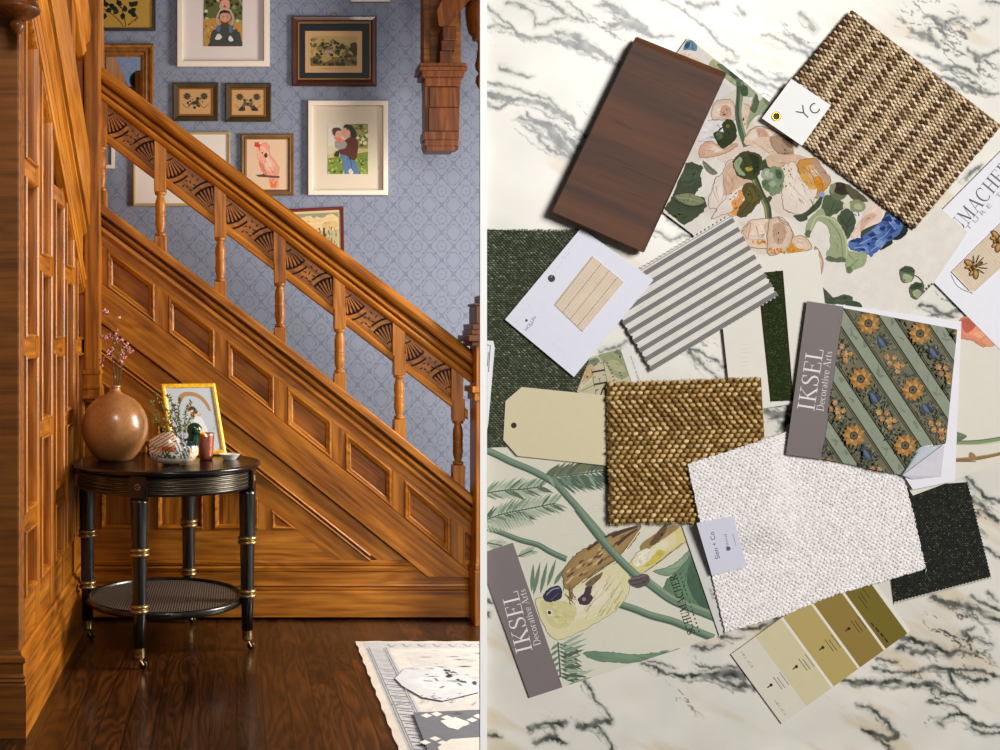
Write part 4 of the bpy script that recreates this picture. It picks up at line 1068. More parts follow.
b = MB(); b.lathe([(0.0, 0.1835), (0.2835, 0.1835), (0.2835, 0.1805)], (CX, CY, 0), 64, cap=False, smooth=False); b.build('cane_panel', cane(), sh)

# ---- things on the table
TT = 0.7032
VX, VY = -0.473, 4.15
vs_ = VY / F
va = thing('vase', 'round terracotta-brown glazed vase with a narrow neck, holding dried flowers', 'vase', (VX, VY, TT))
zv = lambda v: (462 - v) * vs_
pf = [(0.0, 0.0), (14.5, 0.0), (17, 461), (20.5, 458), (25.5, 452), (30, 444), (32.6, 436), (33.3, 428.5), (32.4, 421), (29.6, 413), (25, 406), (19, 400.5), (12.5, 397), (8, 395), (6, 393), (5.2, 391), (5.2, 389), (5.9, 387.3), (5.2, 387), (4.2, 388), (4.0, 394), (8, 400)]
b = MB(); b.lathe([(r * vs_, 0.0 if i < 2 else zv(v)) for i, (r, v) in enumerate(pf)], (VX, VY, TT), 56, cap=False)
def glaze():
    m = NT('terracotta_brown_glaze'); principled(m, 0.3, coat=0.35, coat_rough=0.12)
    co = m.coords(); n = m.noise(co, 90, 4, 0.7)
    c = m.ramp(n, [(0.3, (140, 94, 54)), (0.55, (158, 110, 66)), (0.75, (174, 128, 84))])
    m.link(c, m.b.inputs['Base Color']); m.bump(m.noise(co, 25, 2, 0.5), 0.05, 0.002); return m.m
b.build('body', glaze(), va)

df = thing('dried_flowers', 'sprigs of tiny dusty-pink dried flowers standing in the round brown vase', 'dried flowers', (VX, VY, TT + zv(394)))
tips = [((117, 394), (116, 350), (112, 332), (108, 316)), ((116, 394), (112, 355), (107, 338), (103, 336)), ((117, 394), (118, 350), (120, 340), (127, 352)), ((116.5, 394), (118, 360), (121, 342), (118, 335)), ((116, 394), (113, 372), (108, 360), (103, 358)), ((117, 394), (120, 375), (122, 362), (124, 358)), ((116.5, 394), (116, 368), (112, 345), (115, 336)), ((116.8, 394), (121, 372), (126, 352), (131, 350)), ((116.4, 394), (117, 380), (115, 376), (115, 375))]
clus = [(105.5, 311, 3.6), (107, 313, 2), (104, 336, 2.6), (109, 336, 3.2), (113, 338, 3.4), (116, 336, 3), (118, 341, 2.4), (122, 340, 3.2), (125, 345, 3.4), (128, 350, 2.6), (130, 352, 2.6), (122, 352, 2.4), (108, 352, 3), (111, 356, 2.4), (103, 358, 2.8), (121, 362, 2.8), (115, 377, 2.4), (117, 330, 1.6), (119, 317, 1.2), (101.5, 337, 1.6), (124, 357, 1.6), (102, 364, 1.6), (112, 349, 2)]
for i, t_ in enumerate(tips):
    b = MB(); dy = ((i * 37) % 11 - 5) * 0.008
    pts = [P(u, v, VY + dy * k / 3) for k, (u, v) in enumerate(t_)]
    q = []
    for k in range(len(pts) - 1):
        for j in range(4): q.append(pts[k].lerp(pts[k + 1], j / 4))
    q.append(pts[-1]); b.tube(q, [0.0016 - 0.0008 * k / len(q) for k in range(len(q))], 5, (88, 82, 52))
    b.build('stem', M['foliage'], df)
for u, v, r in clus:
    b = MB()
    c0 = P(u, v, VY + random.uniform(-0.03, 0.03))
    for k in range(18):
        off = Vector((random.gauss(0, 1), random.gauss(0, 1), random.gauss(0, 1))) * r * 0.0018
        bm = bmesh.new(); bmesh.ops.create_icosphere(bm, subdivisions=1, radius=random.uniform(0.0022, 0.0046))
        for q in bm.verts: q.co = q.co + c0 + off
        b.bm(bm, random.choice([(190, 126, 126), (160, 96, 98), (214, 162, 158), (140, 80, 84), (226, 190, 178)]), smooth=True)
    b.build('blossom', M['foliage'], df)

# framed picture leaning on the table
FBL, FBR = Vector((P(171, 0, 4.25).x, 4.25, TT + 0.004)), Vector((P(226.4, 0, 4.33).x, 4.33, TT + 0.004))
FTL = P(160.3, 384.3, 4.345); FTR = FTL + FBR - FBL
pfm = thing('photo_frame', 'yellow gilt bamboo-edged photo frame leaning on the black side table', 'photo frame', FBL.lerp(FBR, 0.5))
ux_, vx_ = FTR - FTL, FBL - FTL
nn = ux_.cross(vx_).normalized()
if nn.y > 0: nn = -nn
def fq(a, c, d): return FTL.lerp(FTR, a).lerp(FBL.lerp(FBR, a), c) + nn * d
wu, wv = 4.6 / 56, 4.6 / 73
rows = []
for w, d in ((0, -0.004), (0, 0.006), (0.2, 0.010), (0.55, 0.012), (0.9, 0.009), (1.0, 0.004), (1.0, -0.004)):
    rows.append([fq(x, y, d) for x, y in ((w * wu, w * wv), (1 - w * wu, w * wv), (1 - w * wu, 1 - w * wv), (w * wu, 1 - w * wv))])
b = MB(); b.grid(rows, smooth=False, close_u=True, close_v=True)
b.build('frame', plain('yellow_gilt', (222, 168, 38), 0.35, 0.1, var=0.18, vscale=60), pfm)
b = MB(); q4 = ((0.02, 0.02), (0.98, 0.02), (0.98, 0.98), (0.02, 0.98)); b.prism([fq(x, y, 0.003) for x, y in q4], [fq(x, y, -0.006) for x, y in q4], (160, 168, 178))
a = Art(b, lambda u, v, h: fq((u - 105) / 378.0, (v - 92) / 492.0, h), 0.0032, 0.00003, [(126, 118), (470, 118), (470, 560), (126, 560)])
# (drawn in the zoomed picture's own upright coordinates)
a.poly([(120, 110), (480, 110), (480, 570), (120, 570)], (158, 168, 180)); a.poly([(120, 470), (480, 440), (480, 570), (120, 570)], (168, 174, 182))
ou = smooth_open([(205, 225), (215, 180), (260, 150), (330, 155), (385, 190), (415, 240), (425, 290)], 6); inn = smooth_open([(405, 280), (385, 235), (350, 195), (300, 178), (255, 185), (225, 225)], 6)
a.poly(ou + inn, (146, 110, 74)); a.stroke([(210, 220), (222, 185), (262, 158), (325, 162), (375, 195)], 4, (150, 112, 76))
a.blob([(300, 330), (340, 320), (370, 380), (375, 440), (300, 440), (290, 380)], (190, 194, 200)); a.blob([(272, 300), (282, 268), (310, 268), (322, 300), (305, 325), (282, 322)], (206, 160, 140)); a.blob([(266, 285), (278, 255), (308, 252), (330, 285), (318, 300), (300, 275), (280, 280)], (58, 40, 36)); a.blob([(325, 310), (345, 300), (350, 315), (330, 322)], (190, 140, 110))
for i in range(40): a.disc(random.uniform(395, 465), random.uniform(330, 545), random.uniform(2, 5), random.choice([(160, 170, 174), (170, 180, 184), (140, 150, 154)]), 6)
b.build('photograph', M['gloss'], pfm, recalc=False)
b = MB(); mid = fq(0.5, 0.35, -0.006); b.prism([mid + Vector((-0.02, 0, 0)), mid + Vector((0.02, 0, 0)), Vector((mid.x + 0.03, 4.442, TT)), Vector((mid.x - 0.03, 4.442, TT))], [mid + Vector((-0.02, 0.003, 0)), mid + Vector((0.02, 0.003, 0)), Vector((mid.x + 0.03, 4.445, TT)), Vector((mid.x - 0.03, 4.445, TT))]); b.build('easel_strut', M['oak_dark_and_shaded'], pfm)

# mallard planter
DY = 4.02; dsx = DY / F * 1.07; DX0 = P(172, 0, 4.02).x
dk = thing('duck_planter', 'painted mallard duck figurine with a dark green head on the black table', 'duck figurine', (P(172, 0, DY).x, DY, TT))
def dp(u, v, y=0.0): return Vector((DX0 + (u - 173) * dsx, DY + y, TT + (467 - v) * dsx))
bmd = bmesh.new()
def ell(c, rx, ry, rz, rot=0.0):
    t = bmesh.new(); bmesh.ops.create_uvsphere(t, u_segments=28, v_segments=18, radius=1.0)
    for q in t.verts:
        p = Vector((q.co.x * rx, q.co.y * ry, q.co.z * rz)); p = Matrix.Rotation(rot, 3, 'Y') @ p; q.co = p + c
    me_ = bpy.data.meshes.new('t'); t.to_mesh(me_); t.free(); bmd.from_mesh(me_); bpy.data.meshes.remove(me_)
ell(dp(173, 456), 24 * dsx, 0.052, 11.5 * dsx); ell(dp(170, 449.5), 17 * dsx, 0.046, 11.5 * dsx, 0.2); ell(dp(184, 455), 13.5 * dsx, 0.046, 12 * dsx); ell(dp(156, 451), 9 * dsx, 0.03, 4.2 * dsx, 0.55); ell(dp(151.5, 448.5), 4.5 * dsx, 0.018, 2.4 * dsx, 0.6)
for k in range(9):
    t = k / 8; ell(dp(190.5 + 3.2 * t, 456 - 16 * t), (7.2 - 2.2 * t) * dsx, 0.026 - 0.007 * t, (6.5 - 1.5 * t) * dsx)
ell(dp(194, 435.2), 7.2 * dsx, 0.024, 6.9 * dsx, 0.1)
ell(dp(201, 438.6), 4.8 * dsx, 0.013, 2.0 * dsx, 0.42); ell(dp(203.8, 440.5), 2.6 * dsx, 0.011, 1.5 * dsx, 0.6)
me_ = bpy.data.meshes.new('duck'); bmd.to_mesh(me_); bmd.free()
to = bpy.data.objects.new('duck', me_); COL.objects.link(to)
rm = to.modifiers.new('r', 'REMESH'); rm.mode = 'VOXEL'; rm.voxel_size = 0.0026
smd = to.modifiers.new('s', 'SMOOTH'); smd.iterations = 6; smd.factor = 0.5
dg = bpy.context.evaluated_depsgraph_get(); dg.update(); ev = to.evaluated_get(dg); em = ev.to_mesh()
dv = [q.co.copy() for q in em.vertices]; dfc = [tuple(p.vertices) for p in em.polygons]
ev.to_mesh_clear(); bpy.data.objects.remove(to)
def duck_col(p):
    u = 173 + (p.x - DX0) / dsx; v = 467 - (p.z - TT) / dsx
    wob = mn.noise(p * 90) * 1.6
    if u > 199.2 and v > 434 and v < 444 and (u - 199.2) * 1.0 > (436.2 - v) * 0.6: return (222, 150, 46) if u < 203.6 + wob * .3 else (226, 206, 180)
    if v < 446 + (u - 194) * 0.15 and u > 185: return (14, 52, 42) if (u + v * 0.4 + wob) % 7 > 1.5 else (22, 70, 52)
    if v < 449.5 and u > 187.5: return (20, 44, 44)
    if u > 190 and v > 452 + wob: return (222, 150, 100) if mn.noise(p * 140) > 0.12 else (232, 220, 204)
    if v > 461 + wob: return (226, 220, 208)
    if 164 + wob < u < 181 and 453.5 + wob < v < 460.5: return (52, 96, 78) if mn.noise(p * 120) > -0.05 else (228, 222, 214)
    if u < 152 and v > 444: return (56, 42, 34)
    w = (u - 176) * 0.72 + (v - 446)                # long wing feathers
    if u < 177 + wob and v < 457 + (u - 160) * 0.25:
        s_ = (v + (u - 150) * 0.62 + wob * .6) % 3.4
        return (86, 58, 42) if s_ < 1.0 else ((196, 116, 62) if v > 449 and u > 165 else (214, 190, 168))
    s_ = (u * 0.8 - v * 0.35 + wob) % 2.6
    return (70, 82, 100) if s_ < 1.0 else ((206, 206, 204) if s_ < 2.1 else (120, 130, 146))
b = MB()
for f in dfc:
    c = sum((dv[i] for i in f), Vector()) / len(f)
    b.f.append(f); b.c.append(lin(duck_col(c))); b.m.append(0); b.s.append(True)
b.v = [tuple(q) for q in dv]
b.build('body', M['porcelain'], dk, recalc=False)
for sy in (-1, 1):
    b = MB(); c0 = dp(196.3, 434.2, sy * 0.0215)
    bm = bmesh.new(); bmesh.ops.create_uvsphere(bm, u_segments=12, v_segments=8, radius=0.0042)
    for q in bm.verts: q.co = Vector((q.co.x, q.co.y * 0.6, q.co.z)) + c0
    b.bm(bm, (214, 190, 120), smooth=True)
    bm = bmesh.new(); bmesh.ops.create_uvsphere(bm, u_segments=10, v_segments=6, radius=0.0026)
    for q in bm.verts: q.co = Vector((q.co.x, q.co.y * 0.6, q.co.z)) + c0 + Vector((0, sy * 0.0015, 0))
    b.bm(bm, (16, 14, 14), smooth=True)
    b.build('eye', M['porcelain'], dk)
# raised wing on each side
for sy in (-1, 1):
    b = MB(); out = smooth_closed([(152, 446.5), (158, 441), (166, 437), (173, 436.5), (178, 442), (184, 453), (181, 457.5), (172, 457), (163, 453.5)], 8)
    rows = []
    for t, o_ in [(1.0, 0.0), (0.95, 0.005)] + [(0.95 * (1 - k / 14), 0.005 + 0.006 * math.sin(k / 14 * 1.57)) for k in range(1, 14)] + [(0.01, 0.011)]:
        rows.append([])
        for (u, v) in out:
            uu, vv = 168 + (u - 168) * t, 448 + (v - 448) * t
            yb = 0.050 * math.sqrt(max(0.0, 1 - ((uu - 173) / 27) ** 2 - ((vv - 454) / 21) ** 2)) 
            rows[-1].append(dp(uu, vv, sy * (yb + o_ - 0.006)))
    n_ = len(out)
    pts = [p for r in rows for p in r]
    for i in range(len(rows) - 1):
        for j in range(n_):
            q = (rows[i][j], rows[i][(j + 1) % n_], rows[i + 1][(j + 1) % n_], rows[i + 1][j])
            c = sum(q, Vector()) / 4; u = 173 + (c.x - DX0) / dsx; v = 467 - (c.z - TT) / dsx
            s_ = (v + (u - 150) * 0.62) % 3.2
            col = (84, 56, 40) if s_ < 0.9 else ((200, 118, 60) if v > 449.5 and u > 164 else (216, 194, 172))
            if u > 177: col = (72, 84, 104) if (u * 0.8 - v * .35) % 2.4 < 1 else (208, 208, 208)
            b.add(q, [(0, 1, 2, 3)], col, smooth=False)
    b.build('wing', M['porcelain'], dk)

# green sprig rising behind the duck
sg = thing('green_sprig', 'feathery green fern sprigs rising behind the duck in front of the yellow frame', 'fern sprig', dp(181, 446, 0.03))
random.seed(11)
sps = [((182, 447), (176, 430), (165, 415), (156, 402)), ((181, 447), (172, 432), (160, 424), (152, 408)), ((182, 447), (178, 428), (172, 412), (168, 404)), ((183, 447), (184, 430), (186, 418), (190, 410)), ((182, 447), (180, 430), (178, 420), (180, 408)), ((181, 447), (168, 438), (160, 430), (154, 424)), ((183, 447), (187, 432), (191, 424), (194, 420)), ((182, 447), (174, 436), (170, 424), (174, 414))]
for i, s_ in enumerate(sps):
    dyy = 0.045 + 0.012 * (i % 4)
    ps = smooth_open([(u, v) for u, v in s_], 5)
    p3 = [dp(u, v, 0.03 + (dyy) * k / len(ps)) for k, (u, v) in enumerate(ps)]
    b = MB(); b.tube(p3, 0.0009, 5, (96, 92, 44)); stem = b.build('stem', M['foliage'], sg)
    b = MB()
    for k in range(3, len(p3)):
        for j in range(5):
            d = Vector((random.gauss(0, 1), random.gauss(0, 0.7), random.gauss(0.3, 1))).normalized() * random.uniform(0.006, 0.015)
            p0 = p3[k]; sd = d.cross(Vector((0, 1, 0.2))).normalized() * 0.0028
            b.add([p0, p0 + d * 0.5 + sd, p0 + d, p0 + d * 0.5 - sd + Vector((0, -0.001, 0))], [(0, 1, 2), (0, 2, 3)], random.choice([(116, 132, 66), (96, 116, 54), (140, 152, 84), (168, 172, 112), (124, 112, 60)]))
    b.build('leaflets', M['foliage'], sg, recalc=False)

# copper cup and little white dish
cy_ = 4.17; cs = cy_ / F; cxx = P(206, 0, cy_).x
b = MB(); hh = 26.5 * cs
b.lathe([(0, 0), (5.6 * cs, 0), (6.6 * cs, 0.003), (7.2 * cs, 0.02), (8.2 * cs, hh * .9), (8.4 * cs, hh), (8.0 * cs, hh + 0.001), (7.6 * cs, hh - .004), (6.6 * cs, 0.012), (0, 0.010)], (cxx, cy_, TT), 36, cap=False)
cc = b.build('copper_cup', plain('brushed_copper', (176, 108, 92), 0.36, 0.75, var=0.12, vscale=40))
tag(cc, 'pinkish copper cup behind the duck in front of the yellow frame', 'cup')
cy_ = 4.175; cs = cy_ / F; cxx = P(229.7, 0, cy_).x
b = MB()
b.lathe([(0, 0), (6.0 * cs, 0), (6.4 * cs, 0.002), (8 * cs, 0.009), (10.5 * cs, 0.021), (10.9 * cs, 0.0225), (10.2 * cs, 0.0225), (7.4 * cs, 0.011), (5 * cs, 0.005), (0, 0.004)], (cxx, cy_, TT), 36, cap=False, col=(226, 224, 218))
dd = b.build('dish', M['porcelain'])
tag(dd, 'small shallow white dish at the right edge of the black table', 'dish')
# ================================================================== MARBLE SLAB AND THE SAMPLES ON IT
random.seed(5)
YM = 1.07                                          # front of the slab; 1 px there is 1 mm
def sl(u, v, h): return P(u, v, YM - h)            # h = metres off the marble
def poly_dist(p, pl_):
    best = 1e9
    for i in range(len(pl_) - 1):
        ax, ay, aw = pl_[i]; bx2, by2, bw = pl_[i + 1]
        dx, dy = bx2 - ax, by2 - ay; t = max(0, min(1, ((p[0] - ax) * dx + (p[1] - ay) * dy) / (dx * dx + dy * dy + 1e-9)))
        d = math.hypot(p[0] - ax - dx * t, p[1] - ay - dy * t) - (aw + (bw - aw) * t)
        if d < best: best = d
    return best
# strong veins: (x, y, half width); zones: (x, y, radius, strength) of finer clouded veining
T0 = lambda x, y, w: (480 + x / 3.846, y / 3.846, w)
T1 = lambda x, y, w: (740 + x / 3.846, y / 3.846, w)
T6 = lambda x, y, w: (480 + x / 3.846, 555 + y / 3.846, w)
T7 = lambda x, y, w: (740 + x / 3.846, 555 + y / 3.846, w)
VEINS = [
 [T0(20, 20, .6), T0(60, 60, 1), T0(130, 115, 1), T0(200, 140, 1.6), T0(300, 150, 2), T0(390, 180, 3), T0(450, 200, 2), T0(530, 245, 1)],
 [T0(20, 105, .8), T0(110, 110, .8), T0(190, 145, 1)], [T0(290, 120, 1), T0(360, 140, 2), T0(420, 175, 3), T0(480, 225, 1.2)],
 [T0(100, 0, .8), T0(165, 15, .8), T0(210, 60, .8), T0(215, 95, .5)], [T0(230, 0, .9), T0(290, 20, 1.2), T0(340, 60, 1.4), T0(400, 85, .8)], [T0(225, 95, .6), T0(290, 75, 1), T0(330, 65, .8)],
 [T0(340, 0, .6), T0(390, 50, .8), T0(420, 80, .6)], [T0(440, 5, .8), T0(500, 25, 2.0), T0(560, 70, 2.6), T0(600, 95, 2.4), T0(660, 130, 1.2), T0(735, 145, .8)], [T0(500, 95, 1.4), T0(570, 100, 2), T0(620, 115, 1.4)], [T0(470, 0, .6), T0(540, 40, 1), T0(610, 90, 1)],
 [T0(80, 255, 1.2), T0(140, 275, .8), T0(210, 292, .4)],
 [T0(20, 315, .8), T0(90, 330, .9), T0(180, 355, 1), T0(260, 385, 1.2), T0(330, 440, 1.4), T0(375, 500, 1.4), T0(420, 530, 1)], [T0(20, 360, 1.8), T0(80, 370, 1.6), T0(150, 390, 2), T0(230, 400, 2.2), T0(300, 435, 1.6), T0(350, 470, 1)], [T0(20, 400, .8), T0(70, 405, 1), T0(120, 390, .8)],
 [T0(140, 455, 1.2), T0(200, 465, 2), T0(260, 500, 3.2), T0(310, 550, 3.6), T0(360, 600, 2)], [T0(180, 440, .8), T0(240, 480, 1.4), T0(300, 500, 1.4), T0(380, 580, 2)], [T0(160, 490, .8), T0(230, 545, 1.2), T0(300, 590, 1.2), T0(350, 610, 1)],
 [T0(700, 0, .4), T0(760, 25, .5), T0(830, 70, .5), T0(890, 130, .8), T0(930, 170, .8), T0(1000, 215, .6)], [T0(790, 0, .8), T0(850, 20, 1.2), T0(910, 15, 1)], [T0(1000, 230, .5), T0(940, 240, .4)],
 [T1(0, 35, 1.6), T1(25, 55, 1)], [T1(230, 55, 1), T1(265, 90, 1.6), T1(290, 120, .8)], [T1(160, 125, 1), T1(220, 150, 1.6), T1(285, 195, 1.6)], [T1(80, 130, .5), T1(180, 180, .8), T1(270, 210, .6)],
 [T1(0, 260, .8), T1(60, 315, 1.2), T1(110, 330, 1.4), T1(150, 350, 1.6)], [T1(40, 245, .5), T1(110, 300, .8), T1(200, 320, 1)],
 [T1(720, 65, 1), T1(790, 85, 1.6), T1(860, 75, 1)], [T1(660, 125, 1.2), T1(720, 140, 1.8), T1(770, 180, 1)], [T1(780, 100, 1), T1(795, 145, 1.2)], [T1(690, 215, 1), T1(770, 235, 1.4)], [T1(770, 245, 1.4), T1(850, 265, 1.8), T1(910, 295, 1.2)], [T1(880, 195, 1), T1(930, 225, 1.6), T1(1000, 200, .8)], [T1(780, 300, 1.2), T1(860, 330, 2), T1(950, 360, 1.2), T1(1000, 365, 1)], [T1(940, 5, .8), T1(1000, 15, 1)], [T1(900, 85, .8), T1(960, 65, .8)],
 [T6(20, 230, .8), T6(45, 225, .6)], [T6(20, 175, 1), T6(50, 180, .8)],
 [T6(410, 490, 1.4), T6(420, 515, 1), T6(450, 550, .9), T6(490, 590, .9), T6(510, 635, 1.2), T6(450, 655, 1.2), T6(380, 655, 1)], [T6(200, 670, 2), T6(250, 655, 1.8), T6(330, 655, 1)], [T6(210, 715, 1.8), T6(270, 700, 1.4), T6(330, 720, .6)], [T6(270, 665, 1.2), T6(290, 690, 1), T6(250, 715, 1)], [T6(380, 660, .8), T6(440, 665, 1.6), T6(470, 700, 1), T6(520, 745, 1)], [T6(25, 680, 1), T6(90, 695, .6)],
 [T6(620, 420, .6), T6(690, 450, 1), T6(780, 470, .9), T6(870, 475, 2.2), T6(950, 455, 3.6), T6(1000, 470, 4)], [T6(830, 420, .5), T6(880, 435, 1), T6(960, 435, 1.4), T6(1000, 440, 1)], [T6(810, 350, .5), T6(880, 345, .8), T6(930, 348, .5)], [T6(640, 410, .5), T6(750, 430, .4)],
 [T6(880, 480, 1), T6(950, 500, 1.5), T6(1000, 515, 1.5)], [T7(0, 500, 3), T7(50, 515, 2.4)], [T7(0, 455, 2), T7(40, 470, 1.2)],
 [T7(0, 290, 1.2), T7(60, 285, 1.6), T7(120, 265, 1), T7(190, 215, 1.2)], [T6(920, 310, 1.2), T6(1000, 330, 1)],
 [T7(740, 160, 1), T7(800, 185, 1.6), T7(860, 200, 1.8), T7(930, 235, 2.2), T7(1000, 260, 1.2)], [T7(880, 165, .8), T7(960, 200, 1.6), T7(1000, 215, 1.4)], [T7(850, 300, 1.4), T7(880, 325, .9), T7(970, 360, .5)], [T7(900, 290, .8), T7(860, 300, 1.4)],
 [T7(610, 330, 1), T7(660, 330, 2), T7(740, 350, 2.6), T7(800, 375, 1.8), T7(900, 380, .8)], [T7(600, 355, 1), T7(680, 370, 1.6), T7(760, 380, 1.2)], [T7(540, 400, 1), T7(600, 410, .8)],
 [T7(400, 475, 1.8), T7(470, 490, 2.6), T7(550, 490, 2), T7(640, 490, 2.4), T7(700, 495, 1.6), T7(770, 510, .8)], [T7(510, 440, .8), T7(600, 455, 1), T7(700, 440, 1.2), T7(790, 440, 2.2), T7(850, 460, 1.2), T7(940, 490, 1)], [T7(790, 440, 1.6), T7(810, 490, 1.6), T7(870, 545, .8)], [T7(700, 500, 1), T7(780, 530, .8), T7(900, 560, 1)], [T7(800, 435, 1), T7(900, 440, 1), T7(1000, 480, .8)],
 [T7(450, 575, .8), T7(520, 605, 1), T7(570, 640, 1.6), T7(600, 690, 2.2), T7(560, 700, 2), T7(470, 660, 2)], [T7(470, 660, 1.6), T7(520, 700, 1.2), T7(580, 745, 1)], [T7(540, 620, 2), T7(560, 640, 1)], [T7(730, 550, .6), T7(830, 590, .8), T7(850, 620, .8), T7(770, 640, .8), T7(790, 655, .5)], [T7(850, 610, 1), T7(900, 650, 1.2), T7(1000, 665, 1)], [T7(880, 660, 1), T7(940, 690, .8), T7(1000, 690, 1)],
 [(905, 560, 1), (930, 480, 1.4), (968, 500, 1.4), (1000, 520, 1.2)], [(960, 470, 1), (985, 500, 1.6), (1000, 500, 1.4)], [(975, 540, .8), (1000, 556, 1.2)], [(990, 590, .8), (1000, 600, 1)],
 [(918, 303, 1), (935, 310, 2), (955, 318, 1.2)], [(930, 318, 1), (962, 306, 1.8)], [(980, 165, 1), (965, 182, 1.4)], [(652, 232, 1), (672, 238, 1.2), (690, 233, .6)], [(668, 216, 1), (700, 236, 1)],
 [(632, 340, .8), (660, 344, 1.4), (690, 350, 1), (720, 362, .7)], [(690, 352, .7), (715, 380, .8), (735, 384, 1.4)], [(600, 352, .8), (640, 334, .8)], [(722, 366, 1), (745, 374, .8)], [(763, 408, 1.5), (790, 420, 2.5), (782, 430, 2)], [(772, 418, 1), (795, 408, 1.2)],
]
ZONES = [(520, 30, 40, .5), (610, 25, 34, .7), (575, 125, 40, .6), (800, 45, 40, .7), (770, 85, 30, .8), (935, 40, 60, .8), (960, 70, 50, .8), (900, 690, 70, .55), (960, 640, 60, .7), (870, 700, 50, .4), (960, 520, 50, .7), (560, 735, 50, .3), (700, 680, 40, .5), (945, 312, 30, .9), (690, 350, 40, .4), (790, 420, 30, .8), (970, 170, 30, .6)]
VB = [(min(p[0] for p in q) - 9, max(p[0] for p in q) + 9, min(p[1] for p in q) - 9, max(p[1] for p in q) + 9) for q in VEINS]
def sstep(a, b, x):
    t = max(0.0, min(1.0, (x - a) / (b - a))); return t * t * (3 - 2 * t)
CR, DK_, TAN = (222, 218, 207), (46, 50, 46), (200, 180, 146)
def marble(u, v):
    w = mn.noise_vector(Vector((u * 0.045, v * 0.045, 0.3))) * 5.0 + mn.noise_vector(Vector((u * 0.16, v * 0.16, 4.3))) * 2.6 + mn.noise_vector(Vector((u * 0.42, v * 0.42, 2.3))) * 1.3
    p = (u + w[0], v + w[1])
    k = 0.0
    for q, bb in zip(VEINS, VB):
        if bb[0] < p[0] < bb[1] and bb[2] < p[1] < bb[3]:
            d = poly_dist(p, q)
            if d < 7:
                br = 0.72 + 0.5 * mn.noise(Vector((u * 0.11, v * 0.11, 8.0)))
                k = max(k, (1 - sstep(-0.8, 0.9, d - 0.45 - 0.6 * mn.noise(Vector((u * 0.3, v * 0.3, 6.0))))) * max(0.35, min(1, br)), (1 - sstep(0, 4.5, d)) * 0.20)
    p = (u + w[1] * 1.3 + 3.5, v - w[0] * 0.9 - 3.0)         # thinner companions beside the strong veins
    for q, bb in zip(VEINS, VB):
        if bb[0] < p[0] < bb[1] and bb[2] < p[1] < bb[3]:
            d = poly_dist(p, q)
            if d < 3: k = max(k, 0.62 * (1 - sstep(-1.6, 0.3, d)) * max(0.0, min(1, 0.6 + mn.noise(Vector((u * 0.09, v * 0.09, 3.0))))))
    # finer streaky veining, running down to the right
    a, b = u * 0.86 + v * 0.5, -u * 0.5 + v * 0.86
    z = 0.0
    for x, y, r, s in ZONES:
        d = math.hypot(u - x, v - y) / r
        if d < 1: z = max(z, s * (1 - d * d))
    if u > 1003 or v < -4 or v > 754: z = max(z, 0.75 * max(0.0, min(1.0, 1.6 * mn.noise(Vector((u * 0.009, v * 0.012, 12.0))))))
    n = mn.fractal(Vector((a * 0.014 + w[0] * 0.02, b * 0.045 + w[1] * 0.03, 2.7)), 0.9, 2.0, 5)
    rid = 1 - sstep(0.0, 0.03 + 0.07 * z, abs(n))
    gate = sstep(0.22, 0.75, mn.noise(Vector((u * 0.018, v * 0.018, 9.1))) * 0.55 + z * 1.2)
    k = max(k, rid * gate * (0.4 + 0.9 * z))
    cloud = mn.fractal(Vector((u * 0.012, v * 0.02, 1.1)), 1.0, 2.0, 4)
    tan = sstep(0.25, 0.75, mn.fractal(Vector((a * 0.008, b * 0.035, 5.5)), 1.0, 2.0, 4) + 0.12 * sstep(380, 700, v))
    g = 0.5 + 0.5 * max(-1, min(1, cloud * 1.6))
    base = [CR[i] * (0.955 + 0.06 * g) for i in range(3)]
    base = [base[i] + (TAN[i] - base[i]) * tan * 0.5 for i in range(3)]
    gry = sstep(0.2, 0.9, mn.fractal(Vector((u * 0.02, v * 0.02, 7.7)), 1.0, 2.0, 3)) * 0.25
    base = [base[i] + ((196, 198, 192)[i] - base[i]) * gry for i in range(3)]
    return tuple(base[i] + (DK_[i] - base[i]) * min(1, k) for i in range(3))
# slab as a solid with a fine front face
SX0, SX1, SZ0, SZ1 = P(484, 0, YM).x, 1.30, 0.0, 2.70
us = [484.0] + [486.5 + 1.3 * i for i in range(397)] + [1003 + 4.5 * i for i in range(67)]
vs = [-1294, -900, -700] + [-600 + 5 * i for i in range(120)] + [0 + 1.3 * i for i in range(578)] + [755 + 5 * i for i in range(60)] + [1100, 1300, (H) * F / YM + V0]
b = MB()
nu = len(us)
pts = [sl(u, v, 0.0) for v in vs for u in us]
cols_ = [lin(tuple(max(0, min(255, c)) for c in marble(u, v))) for v in vs for u in us]
me = bpy.data.meshes.new('marble_slab')
fs = [(j * nu + i, j * nu + i + 1, (j + 1) * nu + i + 1, (j + 1) * nu + i) for j in range(len(vs) - 1) for i in range(nu - 1)]
n0 = len(pts)
xa, xb, za, zb_ = sl(us[0], 0, 0).x, sl(us[-1], 0, 0).x, sl(0, vs[-1], 0).z, sl(0, vs[0], 0).z
bk = YM + 0.02
pts += [Vector((xa, YM, zb_)), Vector((xb, YM, zb_)), Vector((xb, YM, za)), Vector((xa, YM, za)), Vector((xa, bk, zb_)), Vector((xb, bk, zb_)), Vector((xb, bk, za)), Vector((xa, bk, za))]
fs += [(n0 + a, n0 + (a + 1) % 4, n0 + 4 + (a + 1) % 4, n0 + 4 + a) for a in range(4)] + [(n0 + 4, n0 + 5, n0 + 6, n0 + 7)]
cols_ += [lin(CR)] * 8
me.from_pydata([tuple(p) for p in pts], [], fs)
at = me.color_attributes.new('Col', 'FLOAT_COLOR', 'POINT')
at.data.foreach_set('color', [x for c in cols_ for x in (c[0], c[1], c[2], 1.0)])
